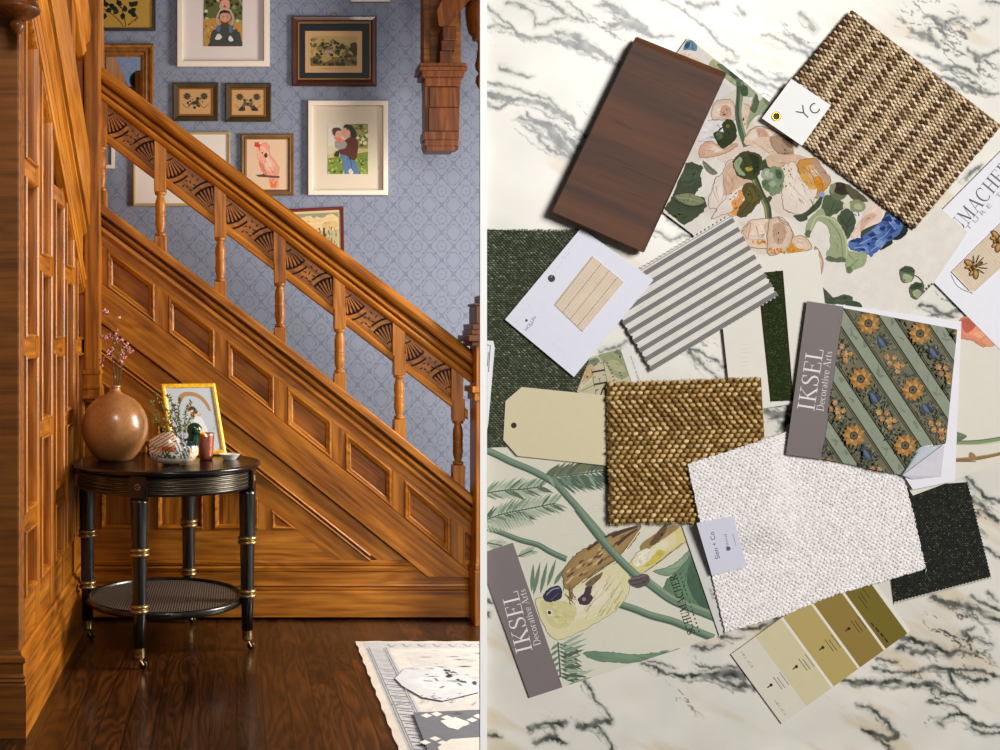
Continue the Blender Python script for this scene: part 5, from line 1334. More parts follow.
me.materials.append(vcol('veined_marble', 0.32, coat=0.0, spec=0.45))
so = bpy.data.objects.new('marble_slab', me); COL.objects.link(so)
tag(so, 'upright cream marble slab with dark grey veins that carries all the samples', 'marble slab')
b = MB(); xa_, xb_ = P(480.2, 0, YM - 0.012).x, P(487, 0, YM - 0.012).x; tr = [(xa_, YM - 0.012), (xb_, YM - 0.012), (xb_, YM - 0.0002), (P(484, 0, YM).x - 0.0002, YM - 0.0002), (P(484, 0, YM).x - 0.0002, YM + 0.0195), (P(480.8, 0, YM + 0.0195).x, YM + 0.0195)]
b.prism([(x, y, 2.7) for x, y in tr], [(x, y, 0.0) for x, y in tr])
tag(b.build('trim_3', M['whitepaint']), kind='structure')

# ------------------------------------------------------------------ sample building blocks
MMM = 0.001
def hf(h): return h if callable(h) else (lambda u, v: h)
def sheet(mb, outline, h0, h1, col, mi=0):
    f0, f1 = hf(h0), hf(h1)
    mb.prism([sl(u, v, f1(u, v) * MMM) for u, v in outline], [sl(u, v, f0(u, v) * MMM) for u, v in outline], col, mi)
def pink(poly, pitch=4.0, amp=1.3, edges=None):
    out = []
    for i in range(len(poly)):
        a, c = poly[i], poly[(i + 1) % len(poly)]
        out.append(a)
        if edges is not None and i not in edges: continue
        l = math.hypot(c[0] - a[0], c[1] - a[1]); n = max(1, int(l / pitch)); nx, ny = -(c[1] - a[1]) / l, (c[0] - a[0]) / l
        for k in range(n):
            t = (k + 0.5) / n; out.append((a[0] + (c[0] - a[0]) * t + nx * amp, a[1] + (c[1] - a[1]) * t + ny * amp))
            if k < n - 1: t = (k + 1) / n; out.append((a[0] + (c[0] - a[0]) * t, a[1] + (c[1] - a[1]) * t))
    return out
def inside(p, poly):
    c = False; j = len(poly) - 1
    for i in range(len(poly)):
        if (poly[i][1] > p[1]) != (poly[j][1] > p[1]) and p[0] < (poly[j][0] - poly[i][0]) * (p[1] - poly[i][1]) / (poly[j][1] - poly[i][1]) + poly[i][0]: c = not c
        j = i
    return c
def stitch(mb, u, v, an, L, W, h, Hh, col, n=6, mi=0):
    """one yarn loop: a low rounded dome lying along angle an"""
    ca, sa = math.cos(an), math.sin(an)
    pts = []
    for r, z in ((1.0, 0.0), (0.78, 0.62)):
        for k in range(n):
            t = 2 * math.pi * k / n; x, y = math.cos(t) * L / 2 * r, math.sin(t) * W / 2 * r
            pts.append(sl(u + x * ca - y * sa, v + x * sa + y * ca, (h + Hh * z) * MMM))
    pts.append(sl(u, v, (h + Hh) * MMM))
    fs = [(k, (k + 1) % n, n + (k + 1) % n, n + k) for k in range(n)] + [(n + k, n + (k + 1) % n, 2 * n) for k in range(n)]
    mb.add(pts, fs, col, mi, True)
def jit(c, a): k = 1 + random.uniform(-a, a); return tuple(max(0, min(255, x * k)) for x in c)
def quadpt(q, a, c): return ((q[0][0] * (1 - a) + q[1][0] * a) * (1 - c) + (q[3][0] * (1 - a) + q[2][0] * a) * c, (q[0][1] * (1 - a) + q[1][1] * a) * (1 - c) + (q[3][1] * (1 - a) + q[2][1] * a) * c)
def art(mb, h, clip=None, dh=0.0025): return Art(mb, sl, h * MMM, dh * MMM, clip)

# ------------------------------------------------------------------ leaf-and-cockatoo print (lower left)
LP = [(487.2, 446), (600, 425), (684, 520), (697, 556), (722, 634.5), (562.5, 687.5), (513, 543), (487.2, 551)]
lp = thing('wallpaper_sample', 'wallpaper sample with palm fronds and a pale cockatoo, grey lettered strip on its left', 'wallpaper sample', sl(600, 560, 0))
b = MB(); sheet(b, LP, 0.05, 0.5, (212, 208, 190))
a = art(b, 0.505, [(487.2, 440), (600, 425), (690, 536), (722.5, 634.5), (530, 698), (487.2, 566)], 0.0012)
a.at(480, 440, 6.25)
G1, G2, G3, G4 = (110, 130, 108), (140, 156, 132), (80, 100, 82), (166, 178, 156)
for i in range(14):
    x, y = random.uniform(500, 800), random.uniform(380, 700); a.stroke([(x, y), (x + random.uniform(60, 150), y - random.uniform(5, 20))], 0.25, (190, 186, 166), sm=False)
def frond(rib, n, l0, ang, w, cols_f, side=(1, -1), fade=0.5):
    q = smooth_open(a.T(rib), 8); o_, s_ = a.org, a.sc; a.org, a.sc = (0, 0), 1
    m_ = len(q)
    for i in range(n):
        t = (i + 0.5) / n; k = min(m_ - 2, int(t * (m_ - 1))); p0 = q[k]; d = math.atan2(q[k + 1][1] - q[k][1], q[k + 1][0] - q[k][0])
        f = t * (m_ - 1) - k; p0 = (p0[0] + (q[k + 1][0] - p0[0]) * f, p0[1] + (q[k + 1][1] - p0[1]) * f)
        for s__ in side:
            L = l0 * (0.75 + 0.5 * math.sin(math.pi * (0.15 + 0.8 * t))) * random.uniform(0.85, 1.1)
            an = d + s__ * (ang + random.uniform(-0.08, 0.08)); a.leaf(p0, (p0[0] + L * math.cos(an), p0[1] + L * math.sin(an)), w, random.choice(cols_f))
    for i in range(m_ - 1): a.seg(q[i], q[i + 1], 1.5, 1.3, G3, False)
    a.org, a.sc = o_, s_; a.h += 0.000006
frond([(20, 505), (150, 460), (300, 430), (470, 395)], 24, 17, 0.62, 2.6, [G1, G2, G4, G3])
frond([(20, 335), (150, 315), (260, 308), (390, 290)], 20, 16, 0.6, 2.4, [G1, G2, G4, (84, 104, 80)])
frond([(400, 230), (520, 222), (640, 210), (830, 190)], 22, 24, 0.72, 3.4, [G3, (74, 98, 80), G1], side=(1,))
frond([(400, 230), (520, 222), (640, 210), (830, 190)], 26, 17, 0.7, 3.4, [G3, (74, 92, 70), (96, 110, 80), (116, 110, 76)], side=(-1,))
frond([(30, 640), (140, 660)], 6, 9, 0.6, 1.4, [G2, G4]); frond([(230, 730), (330, 690)], 6, 8, 0.5, 1.4, [G2, G4])
S1 = [(20, 55), (110, 95), (200, 140), (300, 180), (400, 230), (480, 280), (540, 345), (616, 430), (694, 518), (784, 625), (874, 745)]
a.stroke(S1, 7.2, (100, 122, 102), 7.0); a.stroke([(x + 6, y - 8) for x, y in S1], 2.6, (118, 140, 116)); a.stroke([(x - 10, y + 12) for x, y in S1], 1.4, (60, 82, 66))
S2 = [(20, 545), (120, 575), (250, 625), (360, 655), (440, 700), (540, 745), (700, 800), (880, 850)]
# second stem continues behind the bird
a.stroke(S2[:6], 5.0, (90, 114, 94), 6.0); a.stroke([(x, y - 7) for x, y in S2[:6]], 1.8, (122, 144, 120)); a.stroke([(x, y + 12) for x, y in S2[:6]], 1.2, (66, 88, 72))
a.at(530, 510, 5.77)
for t_ in (([(20, 490), (30, 400), (60, 300)], 8), ([(60, 480), (90, 380), (100, 300)], 8), ([(100, 440), (140, 350), (150, 285)], 7), ([(140, 430), (170, 380), (195, 340)], 6), ([(10, 470), (10, 380), (20, 310)], 7)): a.leaf(t_[0][0], t_[0][2], 4.2, G1, G3)
S3 = [(520, 545), (610, 575), (700, 610), (830, 645), (960, 700), (1060, 740)]
a.stroke(S3, 7.5, (102, 124, 102), 8); a.stroke([(x, y - 12) for x, y in S3], 2.6, (124, 146, 120)); a.stroke([(x, y + 14) for x, y in S3], 1.6, (64, 88, 70))
# big leaf at the right
a.at(620, 500, 5.357)
a.blob([(180, 380), (240, 365), (310, 330), (380, 265), (400, 300), (330, 370), (250, 405)], (124, 146, 116), (64, 84, 66), 0.5)
a.blob([(235, 470), (260, 420), (320, 370), (385, 300), (420, 400), (470, 590), (400, 570), (300, 530), (250, 510)], (92, 120, 92), (56, 78, 60), 0.5)
a.blob([(395, 320), (420, 400), (480, 600), (420, 560), (370, 480), (360, 400)], (64, 92, 72)); a.stroke([(385, 310), (350, 420), (330, 520)], 0.6, (56, 78, 60)); a.stroke([(300, 395), (280, 460), (320, 530)], 0.5, (68, 92, 72))
S4 = [(130, 425), (200, 480), (270, 530), (360, 570), (440, 600), (540, 640)]
a.stroke(S4, 9.0, (106, 128, 106), 8); a.stroke([(x + 8, y - 14) for x, y in S4], 3, (132, 152, 124)); a.stroke([(x - 6, y + 18) for x, y in S4], 1.8, (70, 94, 74))
# bottom palm leaf
a.at(480, 555, 3.846)
frond([(300, 335), (305, 400), (310, 470)], 9, 24, 1.1, 3.4, [G1, G3, (74, 100, 80)], side=(-1,)); frond([(300, 335), (305, 400), (310, 470)], 6, 10, 1.0, 3.0, [G1, G3], side=(1,))
a.blob([(400, 375), (480, 372), (560, 380), (650, 382), (740, 368), (800, 355), (720, 392), (620, 412), (520, 415), (430, 400)], (104, 130, 104), (70, 94, 76), 0.4)
a.leaf((330, 480), (440, 440), 4, G4); a.leaf((340, 500), (430, 470), 4, G2)
for k in range(9): a.leaf((310 + k * 2, 350 + k * 14), (400 + 12 * math.sin(k), 300 + k * 21), 3.6, random.choice([G1, G2, G4, G3]), G3)
a.at(480, 440, 6.25)
for k in range(16): a.leaf((30 + k * 16, 520 - k * 5), (70 + k * 18, 590 - k * 4), 2.0, random.choice([G2, G4, (178, 188, 166)]))
for k in range(10): a.leaf((420 + k * 36, 215), (470 + k * 38, 300 + 12 * math.sin(k * 2)), 3.0, random.choice([G1, G2, G3]))
# cockatoo
a.at(530, 510, 5.77)
BY, BP, BR_ = (196, 186, 130), (214, 206, 162), (112, 86, 52)
a.blob([(560, 330), (620, 250), (690, 190), (760, 130), (830, 90), (900, 100), (900, 180), (820, 240), (740, 300), (660, 360), (600, 380)], (206, 196, 132), (110, 88, 50), 0.4)
a.blob([(640, 200), (720, 140), (800, 95), (860, 100), (780, 160), (700, 215), (650, 250)], (150, 122, 78)); a.blob([(690, 190), (760, 100), (800, 70), (780, 130), (720, 200)], (98, 72, 44)); a.blob([(610, 260), (680, 220), (700, 260), (640, 320), (600, 320)], (226, 220, 196)); a.stroke([(660, 360), (760, 290), (880, 190)], 0.7, (120, 96, 54)); a.blob([(650, 330), (700, 280), (740, 230), (780, 250), (720, 310)], (200, 184, 84))
a.blob([(30, 530), (80, 500), (190, 470), (205, 410), (300, 400), (400, 350), (520, 300), (565, 350), (580, 430), (545, 520), (480, 590), (350, 670), (200, 742), (140, 742), (90, 690)], BP, (120, 100, 64), 0.4)
a.blob([(60, 540), (120, 520), (240, 540), (270, 600), (200, 680), (110, 660)], (204, 194, 142))
a.blob([(190, 400), (195, 345), (260, 260), (330, 215), (400, 170), (470, 130), (560, 110), (640, 90), (600, 180), (540, 240), (480, 300), (420, 330), (300, 410), (230, 460), (200, 440)], (146, 118, 72), (70, 50, 30), 0.5)
for p_, w_ in (([(470, 150), (540, 120), (620, 95)], 5), ([(500, 200), (560, 150), (620, 110)], 4), ([(330, 230), (430, 160), (480, 140)], 3)): a.stroke(p_, w_, (70, 50, 32), w_ * .4)
for i in range(42):
    t = random.random(); x = 210 + t * 330 + random.uniform(-20, 20); y = 410 - t * 230 + random.uniform(-50, 40)
    a.leaf((x, y), (x + 34, y - 26), 2.2, random.choice([(96, 70, 42), (176, 148, 92), (120, 92, 56), (196, 172, 116), (84, 62, 40)]))
a.stroke([(430, 340), (520, 270), (640, 110)], 0.9, (226, 214, 176)); a.stroke([(300, 420), (400, 350), (490, 290)], 0.9, (82, 60, 38))
for i in range(34):
    x = random.uniform(330, 540); y = random.uniform(380, 600) - (x - 330) * 0.25; a.stroke([(x, y), (x - 18, y + 26), (x - 26, y + 44)], 0.5, random.choice([(178, 160, 104), (190, 178, 124), (150, 126, 76)]))
for i in range(16): a.stroke([(210 + random.uniform(-10, 40), 470 + random.uniform(-40, 30)), (230 + random.uniform(-10, 50), 520 + random.uniform(-20, 30))], 0.6, (116, 90, 54))
a.blob([(75, 500), (95, 465), (130, 442), (172, 440), (188, 480), (170, 515), (130, 530), (95, 530)], (46, 40, 62)); a.stroke([(95, 490), (130, 458), (170, 450)], 1.0, (150, 150, 170)); a.stroke([(120, 520), (165, 480)], 0.8, (90, 86, 120))
a.disc(112, 592, 17, (230, 226, 206), 14); a.disc(112, 592, 11, (60, 48, 44), 12); a.disc(112, 592, 5, (20, 16, 18), 10)
a.blob([(320, 450), (340, 425), (362, 440), (350, 480), (362, 510), (330, 545), (290, 545), (278, 510), (310, 480)], (66, 48, 58)); a.disc(312, 515, 12, (150, 120, 124), 9); a.blob([(320, 430), (360, 390), (420, 360), (400, 400), (350, 440)], (116, 92, 64))
# the stem crosses in front of the bird, with its binding
ST = [(274, -10), (350, 90), (442, 205), (530, 300), (615, 380), (680, 422)]
a.stroke(ST, 7.6, (100, 122, 102), 8.4); a.stroke([(x + 8, y - 8) for x, y in ST], 2.8, (124, 146, 122)); a.stroke([(x - 10, y + 12) for x, y in ST], 1.6, (62, 84, 68))
a.blob([(568, 405), (600, 385), (665, 368), (692, 395), (672, 435), (620, 450), (580, 432)], (92, 78, 80)); a.stroke([(575, 415), (640, 400), (690, 388)], 0.6, (54, 44, 48)); a.stroke([(585, 435), (650, 420), (688, 402)], 0.6, (54, 44, 48)); a.stroke([(570, 400), (630, 388), (670, 372)], 0.5, (140, 124, 122))
a.at(0, 0, 1)
a.clip = None
letter(a, serif('SCHUMACHER', 0.05, 1.35), (695.5, 633), (676.5, 574), 7.6, (24, 32, 26))
for k in range(15):
    if k != 8: a.seg((699.5 - k * 1.35, 632 - k * 4.1), (698.9 - k * 1.35, 630.2 - k * 4.1), 1.0, 1.0, (52, 64, 54))
b.build('printed_sheet', M['paper'], lp, recalc=False)
b = MB(); sheet(b, [(487.2, 551.5), (513, 542.7), (562.5, 687.2), (529.5, 698), (487.2, 581)], 0.45, 2.4, (122, 112, 112))
a = art(b, 2.41)
letter(a, serif('IKSEL', 0.07), (532.6, 650.5), (517.6, 590.5), 16.5, (232, 228, 224)); letter(a, serif('Decorative Arts', 0.05, 1.1), (541, 644.5), (525.2, 588.5), 7.2, (226, 222, 218))
a.seg((558, 676), (561, 685), .5, .5, (90, 82, 82))
tag(b.build('lettered_strip', M['paper'], lp, recalc=False), 'grey strip with white lettering')
b = MB(); sheet(b, [(682, 526), (696, 521), (725, 631.5), (719.5, 636)], 1.9, 2.2, (206, 206, 200))
a = art(b, 2.21)
for (p0, p1, w_) in (((713.5, 599), (710, 588), 3.2), ((722.5, 624), (717.5, 606), 1.6)):
    n = 8
    for k in range(n): a.seg((p0[0] + (p1[0] - p0[0]) * (k + .2) / n - w_ / 2, p0[1] + (p1[1] - p0[1]) * (k + .2) / n), (p0[0] + (p1[0] - p0[0]) * (k + .3) / n + w_ / 2, p0[1] + (p1[1] - p0[1]) * (k + .3) / n), .6, .6, (110, 112, 110))
tag(b.build('paper_margin', M['paper'], lp, recalc=False), 'pale translucent margin strip')

# ------------------------------------------------------------------ dark green weave at the left edge
DG = [(487.2, 229.5), (520, 230.5), (583, 231.5), (590.5, 300), (587, 391.5), (540, 445), (487.2, 447.5)]
b = MB(); sheet(b, DG, 0.7, 2.2, (44, 50, 36))
dgv = [(76, 82, 64), (90, 97, 78), (112, 118, 96), (64, 71, 54), (80, 84, 62), (98, 102, 80), (136, 138, 114)]
y = 231.5; r = 0
while y < 447:
    x = 488.4 + (r % 2) * 1.8
    while x < 590:
        if inside((x, y), DG): stitch(b, x + random.uniform(-.2, .2), y + random.uniform(-.2, .2), 0.25 + random.uniform(-.15, .15), 3.6, 2.0, 2.15, 0.75, random.choices(dgv, (5, 5, 3, 5, 4, 3, 1))[0], 5)
        x += 3.4
    y += 1.95; r += 1
for i in range(150): 
    x = random.uniform(488, 583); stitch(b, x, 230.3 + random.uniform(-.8, .6), 1.5 + random.uniform(-.6, .6), 2.6, 0.5, 1.2, 0.5, random.choice(dgv), 4)
tag(b.build('woven_swatch', M['yarn'], recalc=False), 'dark green coarse woven swatch at the left edge beneath the white pierced card', 'fabric swatch')

# sliver of a white card at the left edge
b = MB(); sheet(b, [(487.2, 340.5), (493.4, 341), (494.8, 347.5), (488.2, 424), (487.2, 430)], 2.6, 3.0, (226, 226, 226))
a = art(b, 3.01); a.seg((487.2, 345), (490.3, 345.3), .7, .7, (40, 40, 44)); a.seg((490.3, 345.3), (488.5, 372), .8, .7, (40, 40, 44)); a.seg((488.4, 352), (487.6, 366), .8, .8, (90, 96, 110))
tag(b.build('sample_card', M['paper'], recalc=False), 'sliver of a white card with a dark inner line at the left marble edge', 'sample card')

# ------------------------------------------------------------------ small printed sample with dark lettering
SP = [(577, 391), (590, 357.5), (622, 347.7), (645, 383), (660, 410), (600, 420)]
sp = thing('wallpaper_sample', 'small green-beige printed sample with dark capitals, poking out above the golden herringbone sisal', 'wallpaper sample', sl(615, 370, 0))
b = MB(); sheet(b, SP, 2.45, 2.8, (190, 180, 148))
a = art(b, 2.81, [(577, 391), (590, 357.5), (622, 347.7), (660, 410), (600, 420)]).at(580, 340, 12.5)
a.blob([(110, 260), (200, 220), (250, 260), (200, 310), (60, 400), (60, 330)], (106, 122, 92)); a.blob([(230, 190), (400, 150), (520, 120), (560, 240), (620, 420), (500, 480), (380, 400), (300, 270)], (142, 148, 108)); a.blob([(430, 160), (520, 190), (470, 120)], (96, 112, 86)); a.blob([(330, 280), (440, 250), (540, 330), (560, 400), (430, 380)], (166, 166, 122)); a.blob([(60, 380), (150, 300), (180, 420), (40, 560)], (190, 160, 116)); a.poly([(0, 560), (140, 460), (150, 500), (10, 620)], (206, 196, 160)); a.stroke([(10, 640), (180, 560)], 0.6, (96, 100, 70)); a.stroke([(40, 560), (150, 450)], 0.5, (110, 110, 80))
a.at(0, 0, 1)
letter(a, serif('IKSEL', 0.05, 1.0), (614, 419), (603.5, 362), 13.5, (40, 30, 24))
for k, (x, y) in enumerate(((607.5, 363), (609, 367), (610.5, 370), (611.5, 373.5), (613, 377), (614, 380.5), (620, 373), (621, 376), (622, 379), (623, 382))): a.seg((x - .9, y), (x + .9, y - .5), 1.0, 1.0, (66, 60, 46))
b.build('printed_sheet', M['paper'], sp, recalc=False)
b = MB(); sheet(b, [(620.6, 349.6), (632.8, 346), (645, 383.5), (652, 405), (640, 407)], 3.0, 3.2, (222, 220, 212))
a = art(b, 3.21); letter(a, sans('WWW.IKSEL.COM'), (629.6, 356), (642, 392), 1.9, (70, 72, 72))
tag(b.build('web_address_strip', M['paper'], sp, recalc=False), 'white strip with small dark capitals')

# ------------------------------------------------------------------ charcoal swatch lower right
CH = [(880, 500), (905, 488), (968, 482.5), (992, 578.5), (894, 604.5)]
b = MB(); sheet(b, pink(CH, 3.4, 1.1, {2, 3}), 0.05, 0.9, (186, 180, 166)); sheet(b, pink([(881, 499), (905, 487), (968, 482), (991.6, 577), (894, 602.6)], 3.4, 1.1, {2, 3}), 0.9, 1.25, (22, 24, 20))
y = 484.0; r = 0
cv = [(44, 48, 39), (60, 63, 52), (34, 37, 31), (80, 83, 70), (50, 54, 42), (98, 100, 86)]
CHi = [(882, 500), (905, 488.5), (967.5, 483.5), (990.6, 576.5), (894.5, 601.5)]
while y < 604:
    x = 882.0 + (r % 2) * 1.4
    while x < 992:
        if inside((x, y), CHi): stitch(b, x, y + random.uniform(-.2, .2), 0.0 if (r + int(x / 2.7)) % 2 else 1.35, 2.7, 1.5, 1.2, 0.45, random.choices(cv, (5, 4, 5, 2, 4, 1))[0], 4)
        x += 2.6
    y += 1.75; r += 1
tag(b.build('charcoal_swatch', M['yarn'], recalc=False), 'charcoal pinked-edge wool swatch under the white boucle and the paint strip', 'fabric swatch')

# ------------------------------------------------------------------ sheet with branch and orange lily (right)
BRS = [(906, 330), (955, 318), (1030, 312), (1030, 452), (913, 495.5), (896, 470)]
b = MB(); sheet(b, BRS, 1.65, 1.9, (216, 210, 196))
a = art(b, 1.91, [(940, 300), (1030, 300), (1030, 451.5), (950, 481), (940, 400)]).at(900, 310, 3.947)
a.blob([(235, 40), (290, 20), (340, 70), (395, 90), (380, 125), (330, 145), (280, 120), (240, 110), (225, 80)], (206, 128, 94), (150, 84, 56), 0.5); a.blob([(240, 45), (270, 30), (300, 60), (260, 90)], (184, 84, 62)); a.blob([(290, 90), (340, 85), (360, 110), (310, 110)], (226, 160, 122)); a.blob([(322, 118), (350, 100), (382, 110), (370, 140), (340, 142)], (214, 146, 108), (170, 100, 70), 0.4)
a.stroke([(170, 520), (250, 525), (330, 520), (420, 505)], 3.6, (124, 142, 100)); a.stroke([(170, 514), (250, 517), (330, 512), (420, 497)], 1.0, (78, 108, 80)); a.stroke([(200, 532), (330, 530), (420, 516)], 0.8, (196, 186, 140))
a.blob([(190, 470), (225, 480), (262, 500), (225, 520), (180, 535)], (106, 122, 82), (70, 88, 60), 0.5); a.stroke([(190, 480), (215, 505), (260, 500)], 0.6, (76, 92, 64))
a.stroke([(170, 590), (230, 592), (280, 590), (340, 580), (420, 562)], 3.4, (134, 106, 62), 3.2); a.stroke([(170, 583), (230, 585), (340, 573), (420, 555)], 1.0, (176, 146, 92)); a.blob([(272, 590), (275, 562), (295, 570), (300, 592)], (150, 118, 72)); a.stroke([(180, 598), (300, 598)], 0.7, (86, 64, 38))
tag(b.build('wallpaper_sample', M['paper'], recalc=False), 'off-white printed sheet with a brown branch and orange lily at the right edge', 'wallpaper sample')

# ------------------------------------------------------------------ white trimming card with bees
CD = [(902, 250), (1016, 136), (1030, 150), (1030, 380), (997, 346.5)]
cd = thing('trim_card', 'white trimming card with grey capitals at the right edge carrying a bee ribbon', 'sample card', sl(980, 260, 0))
b = MB(); sheet(b, CD, 1.95, 2.35, (226, 226, 232))
a = art(b, 2.36)
letter(a, serif('SCHUMACHER', 0.06, 1.15), (938, 260), (1014, 169), 15.0, (84, 84, 90))
letter(a, sans('C U L T U R E   T R I M'), (948.5, 252), (1020, 176), 4.8, (140, 140, 146))
b.build('card', M['paper'], cd, recalc=False)
RB = [(951.5, 271.5), (972.5, 293.5), (1012, 258), (1012, 214), (1000, 223.5)]
b = MB(); sheet(b, RB, 2.4, 3.4, (214, 196, 172))
a = art(b, 3.41, RB)
for k in range(46): t = k / 46; a.seg((951.5 + t * 50, 271.5 - t * 48), (972.5 + t * 50, 293.5 - t * 48), .35, .35, (206, 186, 160) if k % 2 else (222, 206, 184))
a.seg((951.5, 271.5), (972.5, 293.5), 1.6, 1.6, (240, 232, 226)); a.clip = None
a.stroke([(952, 274), (958, 285), (968, 291), (974, 291.5)], 0.8, (236, 230, 228))
ribbon = b.build('ribbon', M['cloth'], cd, recalc=False)
def bee(cx, cy, rot, s=1.0):
    b = MB(); c_, s_ = math.cos(rot), math.sin(rot)
    def q(x, y): return (cx + (x * c_ - y * s_) * s, cy + (x * s_ + y * c_) * s)
    def dome(x, y, an, L, W, h, Hh, col, n=10):
        p = q(x, y); stitch(b, p[0], p[1], an + rot, L * s, W * s, h, Hh, col, n)
    for sy in (-1, 1):
        dome(-3.0, sy * 5.0, sy * 2.1, 9, 5.6, 3.3, 0.9, (92, 66, 28)); dome(-3.1, sy * 5.1, sy * 2.1, 7, 4, 3.6, 1.1, (178, 138, 76)); dome(-5.4, sy * 2.6, sy * 2.7, 6, 3.4, 3.3, 0.9, (104, 74, 32)); dome(-5.4, sy * 2.7, sy * 2.7, 4.4, 2.2, 3.6, 1.0, (190, 150, 90))
        for x0_, y0_, x1_, y1_ in ((2, 2, 7, 6), (0.5, 2.4, 3, 8), (3.6, 1.2, 9, 2.6)):
            p0, p1 = q(x0_, sy * y0_), q(x1_, sy * y1_); b.tube([sl(p0[0], p0[1], 0.0040), sl((p0[0] + p1[0]) / 2, (p0[1] + p1[1]) / 2, 0.0046), sl(p1[0], p1[1], 0.0037)], 0.00042, 5, (104, 76, 36))
    for k in range(5): dome(-4.5 + k * 1.7, 0, math.pi / 2, 3.6 - abs(k - 2.2) * .3, 1.9, 3.6, 1.6, (88, 62, 26) if k % 2 else (170, 128, 62))
    dome(3.6, 0, 0, 3.4, 3.4, 3.6, 1.9, (120, 88, 40)); dome(5.6, 0, 0, 2.4, 2.4, 3.6, 1.5, (84, 60, 30))
    o_ = b.build('embroidered_bee', M['lining'], ribbon, recalc=False); return o_
bee(975.5, 266.5, -0.55, 1.3); bee(1000.5, 240.5, -0.2, 1.3)

# ------------------------------------------------------------------ floral fabric
FL = [(688, 37.5), (776, 107), (850, 150), (940, 207.5), (968, 232), (933.5, 283.5), (911.5, 314), (850, 350), (780, 345), (745, 290), (692, 234), (663.5, 212.5), (660, 120), (674, 57)]
b = MB(); sheet(b, FL, 2.4, 2.9, (222, 216, 206))
FC = [(688, 37), (962, 255.5), (933, 284), (911.5, 315), (850, 352), (770, 345), (664, 213), (655, 120), (674, 56)]
a = art(b, 2.905, FC, 0.0009)
PE, PL_, OUT = (206, 184, 164), (220, 207, 193), (134, 100, 78)
DGN, MGN, SG_, OLV = (68, 76, 58), (104, 114, 92), (160, 164, 140), (84, 80, 46)
GO, OR_ = (196, 134, 52), (212, 136, 66)
for (x, y, r1, r2, cc) in ((700, 150, 26, 20, (214, 204, 194)), (745, 150, 34, 26, (216, 200, 184)), (790, 190, 36, 30, (216, 202, 188)), (830, 205, 30, 22, (214, 206, 192)), (715, 205, 24, 22, (214, 204, 196)), (760, 235, 40, 18, (216, 202, 186)), (880, 200, 30, 22, (216, 202, 190)), (712, 95, 20, 26, (210, 208, 204)), (735, 105, 24, 18, (208, 200, 184))):
    a.at(0, 0, 1); a.poly([(x + r1 * (0.8 + 0.35 * math.sin(k * 2.3 + x)) * math.cos(k * 0.7), y + r2 * (0.8 + 0.35 * math.cos(k * 1.9 + y)) * math.sin(k * 0.7)) for k in range(9)], cc)
a.at(650, 40, 7.143)
a.blob([(180, 130), (260, 90), (420, 200), (300, 190)], (222, 200, 176)); a.blob([(240, 65), (255, 15), (300, 0), (335, 40), (328, 78), (280, 72)], (104, 138, 158)); a.blob([(245, 50), (262, 20), (285, 18), (275, 55)], (52, 76, 98)); a.stroke([(300, 10), (310, 70)], .6, (60, 84, 104)); a.stroke([(240, 76), (262, 50)], .6, (60, 80, 96))
a.blob([(418, 185), (450, 140), (505, 170), (560, 230), (540, 265), (470, 230)], (170, 166, 128)); a.blob([(530, 260), (600, 240), (700, 320), (760, 390), (700, 410), (640, 350), (570, 300)], (158, 166, 134))
a.blob([(480, 175), (540, 180), (620, 225), (660, 290), (690, 360), (660, 380), (620, 300), (560, 250)], (100, 116, 90)); a.blob([(560, 225), (620, 225), (645, 265), (600, 275)], (64, 78, 60))
a.blob([(450, 570), (442, 500), (470, 440), (520, 428), (570, 425), (605, 470), (615, 565), (540, 572)], PE, OUT, .55); a.blob([(500, 540), (520, 470), (570, 480), (580, 540)], (194, 152, 128)); a.blob([(350, 720), (380, 610), (460, 575), (540, 590), (560, 680), (430, 725)], (216, 212, 214)); a.stroke([(345, 722), (450, 725)], .5, OUT); a.stroke([(410, 575), (500, 565)], .5, OUT)
a.blob([(660, 620), (670, 480), (700, 450), (730, 480), (700, 600)], (220, 190, 170)); a.stroke([(670, 455), (715, 470)], .5, OUT)
a.blob([(690, 590), (712, 520), (720, 470), (755, 375), (775, 440), (830, 400), (900, 430), (830, 510), (760, 540), (720, 590), (690, 640)], (150, 160, 128)); a.blob([(715, 500), (730, 460), (758, 380), (778, 445), (752, 520)], (88, 100, 76)); a.blob([(810, 410), (850, 390), (900, 420), (860, 470), (820, 450)], (116, 126, 94)); a.stroke([(700, 600), (740, 550), (820, 520)], .5, MGN)
a.stroke([(640, 300), (640, 400), (630, 520), (650, 640), (690, 760)], 6.6, (86, 102, 78)); a.stroke([(655, 300), (652, 400), (645, 520), (668, 640), (705, 750)], 2.0, (132, 144, 112)); a.stroke([(630, 330), (625, 500), (640, 640)], 1.4, (60, 76, 58)); a.blob([(640, 330), (690, 330), (700, 390), (660, 400)], (70, 88, 66))
a.blob([(690, 750), (700, 660), (780, 615), (860, 640), (940, 680), (1000, 760)], (220, 198, 178), OUT, .6); a.blob([(760, 640), (820, 640), (860, 720), (800, 760)], (196, 160, 134)); a.stroke([(690, 690), (740, 625), (800, 620), (900, 650)], .5, OUT); a.stroke([(880, 740), (870, 690), (920, 660)], .6, OUT)
a.blob([(455, 690), (470, 650), (520, 655), (515, 600), (560, 565), (608, 595), (620, 690), (570, 750), (500, 742)], (54, 62, 38)); a.blob([(470, 670), (500, 650), (520, 690), (490, 715)], (84, 96, 66)); a.disc(555, 615, 14, (120, 104, 44), 9); a.stroke([(480, 600), (510, 640)], .5, DGN); a.stroke([(430, 690), (460, 700)], .5, DGN)
a.at(650, 140, 7.143)
